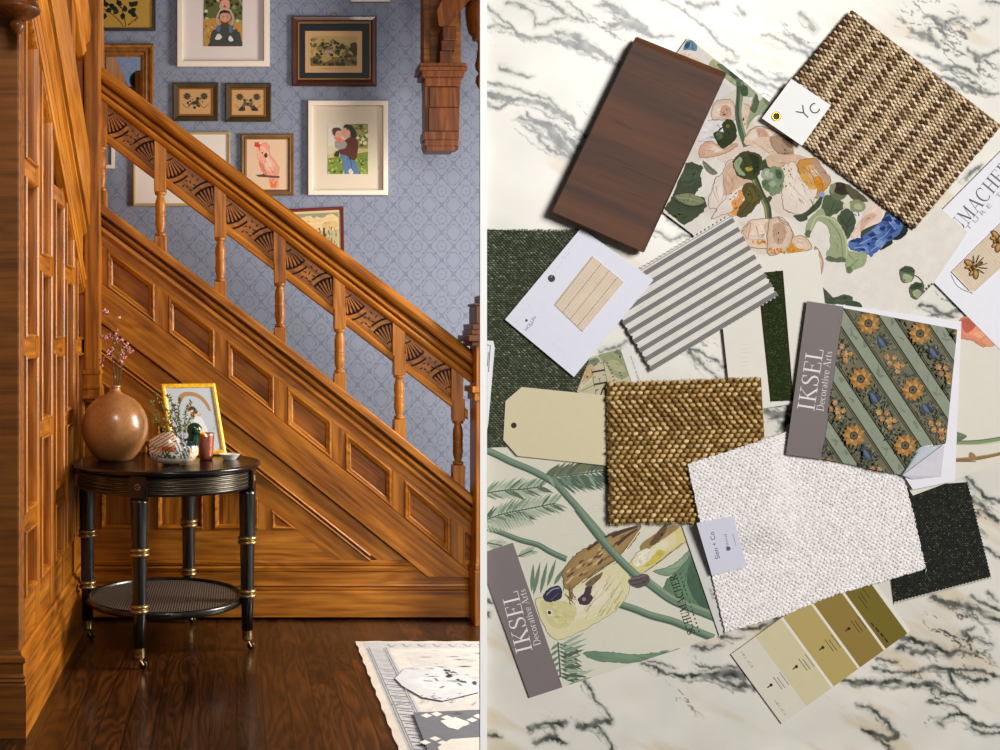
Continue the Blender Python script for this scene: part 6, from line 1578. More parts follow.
a.blob([(350, 100), (372, 32), (440, 12), (530, 62), (600, 28), (620, 40), (560, 85), (480, 112), (380, 126)], (204, 164, 138), OUT, .55); a.blob([(480, 0), (590, 0), (560, 40), (510, 60)], (50, 58, 36))
a.blob([(150, 420), (180, 350), (262, 168), (330, 172), (382, 192), (358, 240), (366, 320), (325, 388), (390, 415), (400, 478), (350, 540), (250, 602), (180, 560), (105, 490)], DGN)
a.blob([(180, 400), (260, 380), (330, 395), (390, 440), (300, 470), (220, 440)], (128, 132, 98)); a.blob([(130, 470), (200, 500), (300, 510), (360, 530), (250, 595), (160, 540)], (70, 80, 58)); a.blob([(220, 250), (300, 210), (360, 230), (340, 300), (250, 330)], (74, 86, 68)); a.stroke([(170, 430), (260, 470), (380, 470)], .7, (40, 46, 34)); a.stroke([(190, 410), (280, 420), (360, 440)], .6, (156, 158, 124)); a.stroke([(210, 300), (280, 300), (350, 270)], .5, (40, 48, 36))
a.blob([(375, 145), (430, 185), (482, 236), (440, 248), (395, 210)], (118, 124, 100)); a.stroke([(380, 150), (440, 210), (478, 234)], .5, (70, 74, 56))
a.blob([(440, 560), (480, 490), (430, 488), (415, 430), (450, 340), (470, 270), (520, 232), (555, 155), (620, 140), (650, 250), (740, 300), (690, 400), (620, 440), (600, 540), (540, 530)], PL_, OUT, .55)
a.blob([(530, 230), (560, 165), (615, 150), (640, 250), (730, 300), (650, 330), (540, 400), (520, 330)], (204, 172, 148)); a.stroke([(520, 232), (530, 330), (548, 405), (490, 470), (440, 560)], .5, OUT); a.stroke([(470, 270), (450, 350), (490, 450)], .4, OUT)
for p_ in ([(560, 240), (590, 300), (620, 350)], [(600, 250), (640, 310)], [(470, 330), (490, 420)], [(560, 300), (570, 370)]): a.stroke(p_, .9, (186, 146, 120), .3)
a.blob([(600, 500), (580, 450), (610, 420), (640, 440), (630, 360), (670, 370), (660, 450), (640, 540), (560, 520)], (216, 150, 84)); 
for i in range(10): x, y = random.uniform(570, 650), random.uniform(350, 520); a.leaf((x, y), (x - 20, y + random.uniform(-14, 10)), 1.2, random.choice([GO, (120, 74, 34), OR_]))
a.stroke([(745, 270), (790, 380), (835, 470), (848, 560)], 7.0, (92, 104, 68)); a.stroke([(760, 270), (806, 380), (850, 470), (858, 560)], 1.8, (60, 72, 48)); a.stroke([(735, 280), (778, 390), (822, 480), (832, 560)], 1.4, (150, 156, 100)); a.blob([(820, 440), (850, 400), (872, 410), (850, 450)], (66, 80, 56))
a.blob([(590, 150), (640, 95), (710, 80), (790, 110), (800, 190), (760, 270), (690, 280), (620, 250), (600, 200)], (64, 70, 42)); a.blob([(600, 170), (640, 120), (660, 150), (640, 190), (680, 250), (630, 240)], (142, 154, 120)); a.blob([(700, 100), (770, 120), (780, 200), (740, 250), (730, 160)], (46, 52, 34)); a.blob([(680, 200), (720, 190), (735, 210), (700, 225)], (168, 150, 50)); a.stroke([(660, 130), (700, 190), (760, 200)], .6, (38, 42, 28))
a.blob([(665, 330), (700, 305), (745, 315), (800, 400), (760, 470), (690, 545), (625, 540), (640, 470), (680, 420), (660, 370)], OLV); a.blob([(700, 340), (740, 350), (770, 410), (720, 450), (690, 400)], (98, 92, 46)); a.stroke([(690, 340), (730, 420), (640, 530)], .6, (48, 48, 24)); a.stroke([(740, 330), (760, 400)], .6, (48, 48, 24))
a.blob([(790, 200), (800, 150), (840, 138), (870, 170), (860, 205), (810, 220)], DGN); a.blob([(880, 210), (930, 195), (960, 230), (955, 320), (920, 385), (860, 370), (820, 340), (850, 290)], (132, 148, 120)); a.blob([(900, 220), (940, 210), (945, 280), (905, 290)], (84, 104, 80)); a.disc(838, 246, 44, (146, 160, 134), 16); a.disc(845, 240, 26, (174, 184, 158), 12); a.blob([(800, 290), (850, 290), (850, 370), (810, 340)], (96, 116, 88)); a.disc(868, 310, 22, (160, 172, 146), 12)
a.blob([(700, 0), (1010, -20), (1010, 200), (950, 190), (890, 130), (800, 60), (740, 50)], (214, 190, 168)); a.blob([(860, -20), (1010, -20), (1010, 170), (930, 110), (880, 60)], (166, 138, 112)); a.blob([(940, 0), (1010, -20), (1010, 60)], (118, 100, 84)); a.stroke([(865, 0), (880, 60), (940, 110)], .6, OUT); a.stroke([(730, 10), (800, 55), (860, 100)], .5, (186, 146, 122))
for i in range(22): t = random.uniform(-0.6, 1.6); a.leaf((860, 180), (860 + random.uniform(50, 100) * math.cos(t - 1.2), 180 + random.uniform(40, 90) * math.sin(t - 1.2)), 2.0, random.choice([(222, 150, 80), OR_, (110, 70, 40), (226, 164, 100)]))
a.blob([(940, 340), (960, 240), (1000, 200), (1020, 330), (960, 330)], (208, 158, 66))
a.blob([(945, 370), (1000, 335), (1010, 510), (965, 490)], PL_, OUT, .5)
a.blob([(660, 655), (690, 605), (740, 568), (860, 562), (905, 560), (912, 548), (940, 555), (1000, 615), (1010, 760), (690, 760)], (220, 196, 172), OUT, .6); a.blob([(820, 600), (900, 580), (980, 640), (960, 740), (840, 720)], (206, 174, 146)); a.stroke([(780, 590), (820, 660), (830, 740)], 1.0, (234, 222, 208)); a.blob([(665, 655), (700, 605), (720, 600), (700, 700), (680, 690)], (214, 180, 156), OUT, .5)
for p_ in ([(860, 600), (900, 680)], [(920, 600), (960, 690)], [(760, 620), (780, 700)]): a.stroke(p_, 1.4, (190, 148, 120), .4)
for i in range(26): a.disc(random.uniform(720, 1000), 735 + random.uniform(-12, 14), random.uniform(6, 13), random.choice([GO, (210, 150, 60), (184, 112, 40)]), 7)
a.at(770, 160, 7.143)
a.blob([(-20, -30), (180, -40), (330, 10), (360, 60), (300, 80), (220, 40), (60, 50), (0, 60)], (206, 176, 150)); a.blob([(200, 20), (260, -10), (340, 0), (375, 60), (432, 130), (425, 180), (390, 218), (330, 275), (318, 190), (220, 110)], (196, 140, 70), (110, 76, 44), .5); a.blob([(300, 10), (350, 20), (425, 120), (420, 170), (370, 130)], (176, 144, 122)); a.blob([(320, 120), (370, 140), (370, 220), (330, 250)], (204, 134, 40)); a.stroke([(230, 50), (300, 110), (325, 190), (325, 260)], .5, OUT); a.stroke([(300, 60), (370, 150), (375, 220)], .5, (110, 70, 40))
a.blob([(85, 230), (95, 160), (75, 60), (130, 25), (185, 22), (212, 110), (330, 190), (322, 270), (270, 372), (185, 386), (110, 355), (92, 300)], PL_, (130, 96, 76), .45)
for i in range(12): x = random.uniform(130, 290); y = random.uniform(110, 290); a.stroke([(x, y), (x + 22, y + 36)], .8, random.choice([(190, 150, 126), (206, 176, 154), (168, 124, 104)]), .3)
a.blob([(210, 110), (250, 100), (330, 190), (300, 210), (250, 170)], (206, 160, 84))
for i in range(18): x, y = random.uniform(85, 150), random.uniform(40, 190); a.leaf((x, y), (x + random.uniform(-16, 20), y + random.uniform(-16, 20)), 1.6, random.choice([(212, 158, 50), (160, 130, 50), (92, 96, 50), (222, 176, 80)]))
a.blob([(0, 60), (60, 50), (100, 90), (95, 170), (60, 235), (0, 240)], (122, 138, 108)); a.disc(5, 110, 22, (160, 172, 146), 10); a.disc(20, 170, 22, (156, 168, 140), 10); a.blob([(40, 70), (80, 80), (85, 130), (50, 130)], (76, 94, 70))
a.blob([(340, 250), (370, 225), (395, 245), (370, 275)], (146, 156, 186))
a.blob([(165, 395), (230, 385), (300, 330), (358, 265), (376, 272), (350, 340), (275, 400), (262, 428), (215, 440)], (66, 78, 56)); a.stroke([(290, 280), (310, 340), (270, 395)], .7, (46, 54, 40))
a.blob([(375, 300), (405, 252), (470, 268), (530, 312), (522, 350), (440, 402), (400, 412), (368, 345)], (82, 96, 70)); a.stroke([(460, 300), (430, 370), (395, 410)], .6, (52, 62, 46)); a.stroke([(500, 340), (430, 370)], .5, (52, 62, 46))
a.disc(490, 222, 66, (104, 108, 80), 18); a.blob([(450, 190), (490, 160), (560, 180), (590, 230), (540, 250), (480, 240)], (58, 50, 36)); a.blob([(540, 170), (640, 230), (700, 290), (640, 300), (570, 260)], (90, 86, 62)); a.blob([(430, 180), (470, 170), (455, 230), (440, 240)], (132, 138, 108))
a.blob([(560, 310), (600, 285), (650, 290), (685, 330), (650, 372), (590, 362)], (136, 144, 112)); a.blob([(600, 320), (640, 310), (660, 350), (610, 350)], (170, 172, 134)); a.poly([(525, 310), (570, 305), (572, 345), (520, 340)], (206, 206, 172))
a.blob([(640, 440), (700, 350), (760, 328), (803, 380), (775, 440), (690, 500), (640, 535), (600, 556), (580, 545), (620, 470)], (222, 198, 182)); a.blob([(650, 430), (720, 380), (760, 400), (690, 460), (650, 520)], (204, 168, 148)); a.stroke([(604, 385), (620, 400)], .8, (90, 120, 150)); a.stroke([(630, 375), (636, 400)], .8, (60, 84, 110))
a.blob([(478, 425), (500, 380), (535, 348), (590, 368), (612, 430), (592, 510), (545, 572), (505, 500)], (72, 84, 64)); a.stroke([(590, 390), (545, 470), (548, 560)], .6, (48, 56, 42)); a.stroke([(500, 400), (545, 470)], .5, (48, 56, 42)); a.stroke([(600, 440), (550, 490)], .5, (48, 56, 42))
a.blob([(250, 535), (275, 430), (345, 360), (380, 352), (400, 400), (470, 420), (530, 515), (560, 620), (552, 722), (480, 728), (398, 712), (430, 600), (420, 505), (385, 450), (330, 450), (285, 548)], (154, 162, 126)); a.stroke([(290, 500), (330, 410), (400, 405), (480, 450), (540, 560), (548, 700)], 1.6, (182, 186, 148)); a.stroke([(420, 430), (500, 540), (520, 700)], .7, (106, 118, 86)); a.blob([(400, 712), (420, 685), (470, 700), (520, 690), (548, 722), (480, 730)], (96, 104, 76)); a.blob([(250, 535), (262, 500), (292, 510), (280, 550)], (98, 110, 82))
a.blob([(540, 740), (560, 660), (600, 655), (690, 665), (680, 740), (640, 770), (560, 800), (545, 790)], (150, 162, 124)); a.stroke([(560, 670), (600, 720)], .6, (100, 116, 84)); a.blob([(545, 770), (570, 760), (590, 795), (560, 810)], (104, 118, 84))
a.blob([(650, 520), (680, 490), (790, 440), (830, 370), (850, 400), (760, 480), (660, 560)], (62, 74, 52))
a.blob([(930, 470), (978, 458), (985, 500), (960, 548), (900, 572), (850, 560), (920, 520)], (36, 46, 40)); a.blob([(785, 645), (830, 590), (868, 565), (874, 595), (830, 625)], (40, 50, 42))
a.blob([(565, 585), (600, 560), (640, 562), (720, 500), (790, 440), (850, 388), (930, 420), (945, 500), (880, 560), (810, 610), (770, 652), (722, 686), (670, 655), (580, 642)], (78, 104, 158))
for k_, (x, y, r) in enumerate(((590, 600, 34), (640, 625, 40), (690, 640, 42), (735, 640, 40), (640, 575, 34), (690, 590, 40), (740, 600, 42), (785, 590, 44), (700, 545, 34), (750, 550, 42), (800, 545, 46), (845, 540, 42), (770, 500, 38), (820, 490, 44), (870, 490, 46), (905, 470, 40), (830, 440, 36), (880, 430, 38))):
    a.blob([(x + r * (0.85 + 0.25 * math.sin(3 * t + k_)) * math.cos(t), y + r * 0.8 * (0.85 + 0.25 * math.cos(4 * t + k_)) * math.sin(t)) for t in (0, .8, 1.6, 2.4, 3.1, 3.9, 4.7, 5.5)], ((84, 112, 170), (64, 90, 148), (112, 140, 190), (74, 100, 160), (46, 66, 118))[k_ % 5])
for p_ in ([(570, 580), (600, 566), (612, 590)], [(700, 540), (735, 515), (745, 545)], [(800, 430), (850, 400), (870, 440)], [(690, 600), (712, 588), (712, 612)], [(780, 490), (815, 472), (815, 505)], [(885, 432), (922, 424), (926, 466)], [(640, 640), (670, 630), (680, 650)], [(840, 560), (870, 540), (866, 566)]): a.blob(p_, (36, 52, 102))
for p_ in ([(640, 600), (700, 570), (760, 540)], [(760, 580), (820, 540), (860, 490)], [(720, 650), (770, 610), (830, 570)], [(600, 630), (660, 620)], [(850, 440), (900, 500)]): a.stroke(p_, 1.2, (134, 160, 204), .5)
a.blob([(-10, 440), (20, 420), (60, 402), (80, 430), (130, 460), (160, 520), (155, 580), (130, 640), (-10, 670)], (208, 180, 156), OUT, .6); a.blob([(20, 470), (80, 450), (120, 520), (80, 600), (30, 580)], (190, 156, 132)); a.stroke([(60, 410), (75, 440), (130, 470)], .6, OUT)
a.blob([(140, 640), (160, 560), (205, 538), (260, 560), (300, 630), (250, 650), (160, 660)], (212, 184, 158), OUT, .6); a.blob([(130, 640), (150, 590), (200, 630), (250, 640), (140, 670)], (204, 146, 56))
for i in range(26): a.disc(random.uniform(-10, 180), 650 + random.uniform(-18, 18), random.uniform(6, 13), random.choice([GO, (210, 150, 60), (184, 112, 40)]), 7)
a.blob([(320, 625), (345, 640), (375, 700), (380, 760), (355, 840), (340, 760)], (190, 152, 118), OUT, .5)
a.at(740, 190, 3.846)
a.blob([(315, 375), (340, 395), (362, 412), (400, 402), (432, 412), (425, 438), (380, 440), (320, 430)], (74, 86, 68)); a.blob([(400, 430), (450, 428), (470, 450), (420, 450)], (66, 78, 60)); a.stroke([(330, 420), (380, 418), (425, 415)], .5, (48, 58, 44))
a.blob([(735, 110), (750, 90), (790, 95), (800, 115), (745, 130)], (178, 186, 150))
a.at(880, 210, 8.333)
a.stroke([(230, 560), (290, 545), (340, 580), (368, 630)], .9, (76, 84, 62)); a.blob([(160, 510), (190, 475), (235, 465), (285, 490), (290, 540), (270, 590), (220, 610), (180, 590)], (96, 106, 82)); a.blob([(190, 545), (215, 530), (270, 560), (240, 605), (195, 590)], (158, 166, 132)); a.blob([(165, 505), (200, 475), (270, 480), (285, 520), (230, 520)], (66, 76, 58))
a.blob([(240, 660), (270, 615), (330, 600), (370, 625), (360, 690), (320, 740), (270, 735)], (88, 98, 74)); a.blob([(270, 690), (310, 660), (345, 690), (310, 735)], (156, 164, 130)); a.blob([(250, 650), (290, 612), (350, 610), (340, 650), (290, 660)], (58, 68, 50)); 
for k in range(7): a.disc(372 + k * 10 - (k % 2) * 14, 690 - k * 12, 10, (84, 84, 64), 7)
for k in range(10): a.seg((938 + k * 3, 226 + k * 1.2), (936 + k * 3, 229 + k * 1.2), .3, .3, (206, 198, 186))
b.build('floral_fabric', M['cloth'], recalc=False)
tag(bpy.data.objects['floral_fabric'], 'cream cotton swatch printed with peach peonies, a blue flower and green leaves', 'fabric swatch')
random.seed(9)
# ------------------------------------------------------------------ white board with a green tape
tp = thing('tape_card', 'off-white trimming board with a vertical dark green herringbone tape', 'sample card', sl(775, 340, 0))
TBp = [(716, 263.5), (818, 249.5), (824.5, 300), (834, 397), (732, 413.5)]
b = MB(); sheet(b, TBp, 3.55, 3.95, (222, 218, 206))
a = art(b, 3.96)
for k, (v0, L) in enumerate(((374, 9), (371, 9), (366, 6), (362, 9), (358, 8), (353, 9), (349, 7), (345, 8))): a.seg((741, v0), (741 + L, v0 - .4), .5, .5, (206, 202, 190))
b.build('board', M['paper'], tp, recalc=False)
TPp = [(757.5, 273), (783, 270.5), (788, 332), (793.5, 400.5), (770.5, 401.5), (763, 330)]
b = MB(); sheet(b, TPp, 3.98, 4.35, (30, 38, 12))
gv = [(44, 58, 18), (58, 74, 26), (36, 48, 14), (74, 92, 40)]
ntp = 66
for i in range(ntp):
    c = (i + 0.5) / ntp; 
    for j in range(14):
        al = (j + 0.5) / 14
        p = quadpt([TPp[0], TPp[1], TPp[3], TPp[4]], al, c)
        d = 0.75 if int(al * 4) % 2 else -0.75
        edge = j in (0, 13)
        stitch(b, p[0], p[1] + (al * 4 % 1 - .5) * (1.6 if d > 0 else -1.6), d - 0.05, 2.5, 1.2, 4.3, 0.35, (56, 46, 16) if edge else random.choices(gv, (5, 4, 4, 2))[0], 4)
b.build('green_tape', M['yarn'], tp, recalc=False)

# ------------------------------------------------------------------ ticking stripe
SQ = [(603, 290), (730, 213.5), (779, 296), (652, 372)]
b = MB(); sheet(b, pink(SQ, 4.6, 1.9), 4.5, 4.95, (222, 218, 210))
a = art(b, 4.955, pink(SQ, 4.6, 1.9)[:0] or SQ)
ns = 9.0
for k in range(9):
    c0, c1 = (k + 0.46) / ns, (k + 0.90) / ns
    p = [quadpt(SQ, 0, c0), quadpt(SQ, 1, c0), quadpt(SQ, 1, c1), quadpt(SQ, 0, c1)]
    a.raw(p, (126, 122, 120))
    for j in range(5):
        cc = c0 + (c1 - c0) * (j + .5) / 5; a.seg(quadpt(SQ, 0, cc), quadpt(SQ, 1, cc), .45, .45, (146, 142, 138) if j % 2 else (108, 104, 102))
for c in (0.03, 0.985): a.seg(quadpt(SQ, 0.0, c), quadpt(SQ, 1.0, c), .5, .5, (120, 116, 118))
tag(b.build('striped_swatch', M['cloth'], recalc=False), 'grey and white ticking-striped pinked swatch in the middle of the marble', 'fabric swatch')

# ------------------------------------------------------------------ white pierced card with a cream weave
hc = thing('fabric_card', 'white card pierced by a black hole, carrying a small cream weave sample', 'sample card', sl(578, 300, 0))
HC = [(581, 228), (653.5, 280), (574, 377), (505, 319.5)]
b = MB(); sheet(b, HC, 5.1, 5.45, (224, 224, 236))
a = art(b, 5.46)
a.disc(551.5, 278.4, 3.7, (34, 34, 38), 18)
a.disc(526.4, 320.4, 1.4, (48, 48, 60), 10)
letter(a, sans('HOLLIN'), (526.6, 331.5), (536.2, 317.5), 3.2, (84, 84, 98))
a.seg((530.5, 327), (533.5, 322.5), .5, .5, (150, 150, 166))
for (p0, p1, n) in (((552, 343), (566, 355), 7), ((517, 322), (531, 303), 5), ((544, 287), (571, 250), 8), ((562, 258), (578, 238), 5)):
    for k in range(n):
        t = k / n; a.seg((p0[0] + (p1[0] - p0[0]) * t, p0[1] + (p1[1] - p0[1]) * t), (p0[0] + (p1[0] - p0[0]) * (t + .5 / n), p0[1] + (p1[1] - p0[1]) * (t + .5 / n)), .45, .45, (196, 196, 210))
b.build('card', M['paper'], hc, recalc=False)
CSQ = [(592.3, 256), (624, 282), (582.7, 331.8), (554.4, 304.5)]
b = MB(); sheet(b, CSQ, 5.5, 6.2, (224, 206, 184))
a = art(b, 6.21)
for k in range(1, 26): a.seg(quadpt(CSQ, k / 26, 0), quadpt(CSQ, k / 26, 1), .3, .3, (214, 194, 170) if k % 2 else (232, 216, 196))
for al in (0.02, 0.29, 0.55, 0.81):
    for k in range(24): a.seg(quadpt(CSQ, al, k / 24), quadpt(CSQ, al, (k + .62) / 24), .75, .75, (172, 140, 112))
b.build('weave_sample', M['cloth'], hc, recalc=False)

# ------------------------------------------------------------------ walnut-stained block
b = MB(); bm = bmesh.new()
f_ = [bm.verts.new(sl(u, v, 0.0160)) for u, v in [(633.5, 41.5), (724.0, 78.0), (641.5, 252), (551.5, 212)]]
k_ = [bm.verts.new(sl(u, v, 0.0066)) for u, v in [(636.0, 36.0), (727.0, 72.5), (644, 253), (553, 212.5)]]
bm.faces.new(f_); bm.faces.new(k_[::-1])
for i in range(4): bm.faces.new((f_[i], k_[i], k_[(i + 1) % 4], f_[(i + 1) % 4]))
bmesh.ops.bevel(bm, geom=list(bm.edges), offset=0.0008, segments=2, affect='EDGES')
b.bm(bm)
wbo = b.build('wood_block', M['swatchwood'])
tag(wbo, 'dark walnut-stained wood sample block at the top of the marble', 'wood sample')

# ------------------------------------------------------------------ cream hang tag
TG = [(521.6, 387), (606, 395.5), (680, 402), (676, 472), (606, 465.5), (517.5, 456), (503.3, 440), (505.5, 401)]
b = MB()
hole = [(513.8 + 2.9 * math.cos(-2 * math.pi * k / 20), 425.4 + 2.9 * math.sin(-2 * math.pi * k / 20)) for k in range(20)]
sheet(b, TG, 2.95, 3.35, (212, 200, 164))
a = art(b, 3.36); a.poly(hole, (30, 28, 20)); 
b.build('hang_tag', M['paper'], recalc=False)
tag(bpy.data.objects['hang_tag'], 'cream paper tag with clipped corners and a hole, under the golden sisal', 'tag')

# ------------------------------------------------------------------ golden herringbone sisal
SG = [(607, 383.5), (761, 378), (769, 519), (610, 523.5)]
b = MB(); sheet(b, SG, 4.0, 7.0, (100, 72, 34))
gvs = [(180, 148, 90), (198, 166, 108), (162, 128, 72), (212, 182, 124), (186, 152, 88), (148, 114, 60), (220, 194, 142)]
# zigzag bands run across; each loop leans with its band
pit_u, pit_v, off = 7.0, 4.55, 0.0
for r in range(40):
    up = ((r + 1) // 7) % 2 == 0
    off += -3.1 if up else 3.1
    for c in range(-8, 34):
        u = 606 + c * pit_u + off; vv2 = 380 + (r - 1) * pit_v; vv2 -= (u - 607) / 155 * 5.0 * (1 - (r / 34.0) * 0.4)
        u += (vv2 - 383) * 0.03
        if inside((u, vv2), [(608, 384.5), (760.5, 379.5), (768, 518), (611, 522)]):
            stitch(b, u + random.uniform(-.4, .4), vv2 + random.uniform(-.4, .4), (-0.35 if up else 0.35) + random.uniform(-.15, .15), 6.6, 4.3, 6.6, 3.8, jit(random.choice(gvs), .08), 8)
            stitch(b, u + 1.0, vv2 - .9, (-0.35 if up else 0.35) + random.uniform(-.2, .2), 4.2, 0.7, 9.2, 0.8, jit((212, 186, 132), .1), 4)
# hairy edge
for i in range(150):
    for (p0, p1, nx, ny) in (((608, 383.5), (761, 378), 0, -1), ((610, 523.5), (700, 522), 0, 1), ((607, 384), (610, 523), -1, 0)):
        if random.random() < 0.6:
            t = random.random(); stitch(b, p0[0] + (p1[0] - p0[0]) * t + nx * random.uniform(-.6, 1.2), p0[1] + (p1[1] - p0[1]) * t + ny * random.uniform(-.6, 1.4), math.atan2(ny, nx) + random.uniform(-.7, .7), random.uniform(2.5, 4.5), 0.9, 5.6, 1.6, jit(random.choice(gvs), .1), 4)
tag(b.build('sisal_swatch', M['yarn'], recalc=False), 'golden tan herringbone sisal rug sample in the middle, over the cream tag', 'rug sample')

# ------------------------------------------------------------------ striped brown sisal with its hang card
YQ = [(764, 114), (852, 10), (1001, 125.5), (914, 229)]
b = MB(); sheet(b, YQ, 4.6, 6.2, (110, 84, 54))
nr, nc = 46, 36                                      # rows across the stripe, loops along it
lt = [(222, 200, 166), (208, 184, 148), (234, 214, 184), (198, 172, 136)]; dkv = [(112, 84, 54), (92, 68, 44), (130, 100, 68), (80, 58, 38)]
an0 = math.atan2(115.5, 149)
for r in range(nr):
    for c in range(nc):
        al = (r + 0.5 + random.uniform(-.1, .1)) / nr; cl = (c + 0.5 + (0.5 if r % 2 else 0)) / (nc + .5)
        # al runs along 764->852 reversed below; stripes parallel to the short side
        p = quadpt([YQ[1], YQ[2], YQ[3], YQ[0]], al, cl)
        ph = (al * 9.0 + 0.15) % 1
        dark_ = ph < 0.50 and (c + r) % 2 == 0
        stitch(b, p[0], p[1], an0 + random.uniform(-.12, .12), 5.6, 3.3, 6.1, 2.1 if not dark_ else 1.8, jit(random.choice(dkv if dark_ else lt), .1), 6)
for i in range(80):
    for (p0, p1) in ((YQ[1], YQ[2]), (YQ[2], YQ[3]), (YQ[3], YQ[0])):
        t = random.random(); stitch(b, p0[0] + (p1[0] - p0[0]) * t + random.uniform(-.5, .5), p0[1] + (p1[1] - p0[1]) * t + random.uniform(-.5, .5), random.uniform(0, 3), 3.0, 1.0, 5.2, 1.2, jit(random.choice(lt), .1), 4)
tag(b.build('sisal_swatch', M['yarn'], recalc=False), 'brown and beige striped sisal rug sample at the top right, under a square white tag', 'rug sample')
yt = thing('hang_tag', 'square white tag with a brass eyelet and two thin black letters, on the striped sisal', 'tag', sl(797, 112, 0))
YT = [(791.3, 78.8), (831, 105.3), (802, 145.7), (762, 118.3)]
b = MB(); sheet(b, YT, 8.4, 8.8, (238, 238, 236)); a = art(b, 8.81)
upv, rtv = (-0.70, -0.714), (0.714, -0.70)             # letter up and right on the turned tag
def yc(o, pts, w=.95):
    a.stroke([(o[0] + rtv[0] * x + upv[0] * y, o[1] + rtv[1] * x + upv[1] * y) for x, y in pts], w, (34, 34, 36), sm=False)
O_ = (808.1, 117.5)
yc(O_, [(0, 0), (0, 6.6)], 1.25); yc(O_, [(0, 6.4), (-4.6, 12.8)], 1.25); yc(O_, [(0, 6.4), (4.8, 12.8)], 1.25)
O_ = (814.9, 108.2)
yc(O_, [(4.7 * math.cos(math.radians(t)), 4.7 * math.sin(math.radians(t))) for t in range(42, 322, 14)], 1.25)
b.build('card', M['paper'], yt, recalc=False)
b = MB(); pr = [(2.6, 8.6), (2.9, 9.3), (3.7, 9.7), (4.5, 9.4), (4.8, 8.8)]
c0 = (776.3, 116.4); rows = []
for r, h in pr: rows.append([sl(c0[0] + r * math.cos(2 * math.pi * k / 28), c0[1] + r * math.sin(2 * math.pi * k / 28), h * MMM) for k in range(28)])
b.grid(rows, close_u=True); b.build('eyelet', plain('bright_brass', (206, 160, 60), 0.25, 1.0), yt)
b = MB(); b.poly([sl(c0[0] + 2.7 * math.cos(2 * math.pi * k / 20), c0[1] + 2.7 * math.sin(2 * math.pi * k / 20), 8.85 * MMM) for k in range(20)], (46, 36, 20)); b.build('eyelet_hole', M['paper'], yt)

# ------------------------------------------------------------------ white boucle
BO = [(688, 464), (735, 449.5), (790, 431.5), (840, 440), (902, 474), (913, 514), (925, 568.5), (883, 581), (831, 595.5), (784, 615), (725.5, 632), (712, 575), (700, 520)]
def bh(u, v):                        # it rides up over the corner of the golden sisal
    du = max(0.0, u - 768); dv = max(0.0, v - 522)
    d = math.hypot(du, dv)
    s_ = 1 - sstep(1, 20 + 18 * sstep(462, 500, v), d)
    return 3.0 + 7.6 * s_ + 0.5 * mn.noise(Vector((u * 0.03, v * 0.03, 3)))
b = MB()
# base cloth as a fine lattice clipped to the outline
gx = [685 + 3.5 * i for i in range(70)]; gy = [428 + 3.5 * i for i in range(60)]
for i in range(len(gx) - 1):
    for j in range(len(gy) - 1):
        c = clip_poly  # outline is nearly convex: clip each outline piece to the cell instead
        cell = [(gx[i], gy[j]), (gx[i + 1], gy[j]), (gx[i + 1], gy[j + 1]), (gx[i], gy[j + 1])]
        ins = [inside(p, BO) for p in cell]
        if all(ins): q = cell
        elif any(ins): q = clip_poly(BO, cell)
        else: continue
        if len(q) > 2: b.add([sl(u, v, (bh(u, v) + 1.0) * MMM) for u, v in q], [tuple(range(len(q)))], (232, 226, 223))
n = len(BO); dense = []
for i in range(n):
    for k in range(6): dense.append((BO[i][0] + (BO[(i + 1) % n][0] - BO[i][0]) * k / 6, BO[i][1] + (BO[(i + 1) % n][1] - BO[i][1]) * k / 6))
b.grid([[sl(u, v, (bh(u, v) + 1.0) * MMM) for u, v in dense], [sl(u, v, (bh(u, v) - 0.4) * MMM) for u, v in dense]], (206, 200, 196), smooth=False, close_u=True)
wv_ = [(240, 236, 234), (228, 223, 221), (247, 244, 242), (218, 212, 210), (236, 230, 226)]
an_b = -0.33
ca, sa = math.cos(an_b), math.sin(an_b)
for r in range(-5, 75):
    for c in range(-40, 62):
        x, y = c * 4.3 + (r % 2) * 2.1, r * 3.0
        u, v = 690 + x * ca - y * sa, 463 + x * sa + y * ca
        if inside((u, v), BO):
            stitch(b, u + random.uniform(-.5, .5), v + random.uniform(-.5, .5), an_b + random.uniform(-1.2, 1.2), random.uniform(3.2, 4.8), random.uniform(2.4, 3.2), bh(u, v) + 0.9, random.uniform(0.7, 1.2), random.choice(wv_), 5)
for i in range(len(dense)):
    for k in range(3):
        t = random.random(); p, q = dense[i], dense[(i + 1) % len(dense)]; u, v = p[0] + (q[0] - p[0]) * t, p[1] + (q[1] - p[1]) * t
        stitch(b, u, v, math.atan2(q[1] - p[1], q[0] - p[0]) + random.uniform(-.4, .4), 4.0, 2.0, bh(u, v) + 0.2, 1.6, random.choice(wv_), 5)
for (u, v) in ((924, 563), (926, 571), (690, 463), (905, 500)): stitch(b, u, v, random.uniform(0, 3), 6, .8, 3.6, .6, (230, 226, 222), 4)
tag(b.build('boucle_swatch', M['yarn'], recalc=False), 'large white nubbly boucle swatch in the lower middle', 'fabric swatch')

# its little card
SCq = [(696.5, 523), (733, 516), (747, 566.5), (712, 575.5)]
def ch(u, v): return 14.2 - 0.118 * (v - 520)
b = MB()
sheet(b, SCq, lambda u, v: ch(u, v) - 0.3, ch, (214, 214, 228))
class _H: pass
a = Art(b, lambda u, v, h: sl(u, v, ch(u, v) * MMM + h), 0.00001, 0.000006)
letter(a, sans('Sien + Co'), (720.2, 558.6), (713.8, 531.5), 5.0, (58, 58, 70))
letter(a, sans('David'), (729.5, 551), (726.5, 534), 3.0, (120, 120, 136)); a.disc(728.5, 548.5, 2.2, (90, 90, 104), 9); a.stroke([(736, 545.5), (732.6, 533.5)], .7, (160, 160, 174), sm=False)
tag(b.build('name_card', M['paper'], recalc=False), 'small pale card with dark sans lettering on the white boucle', 'card')

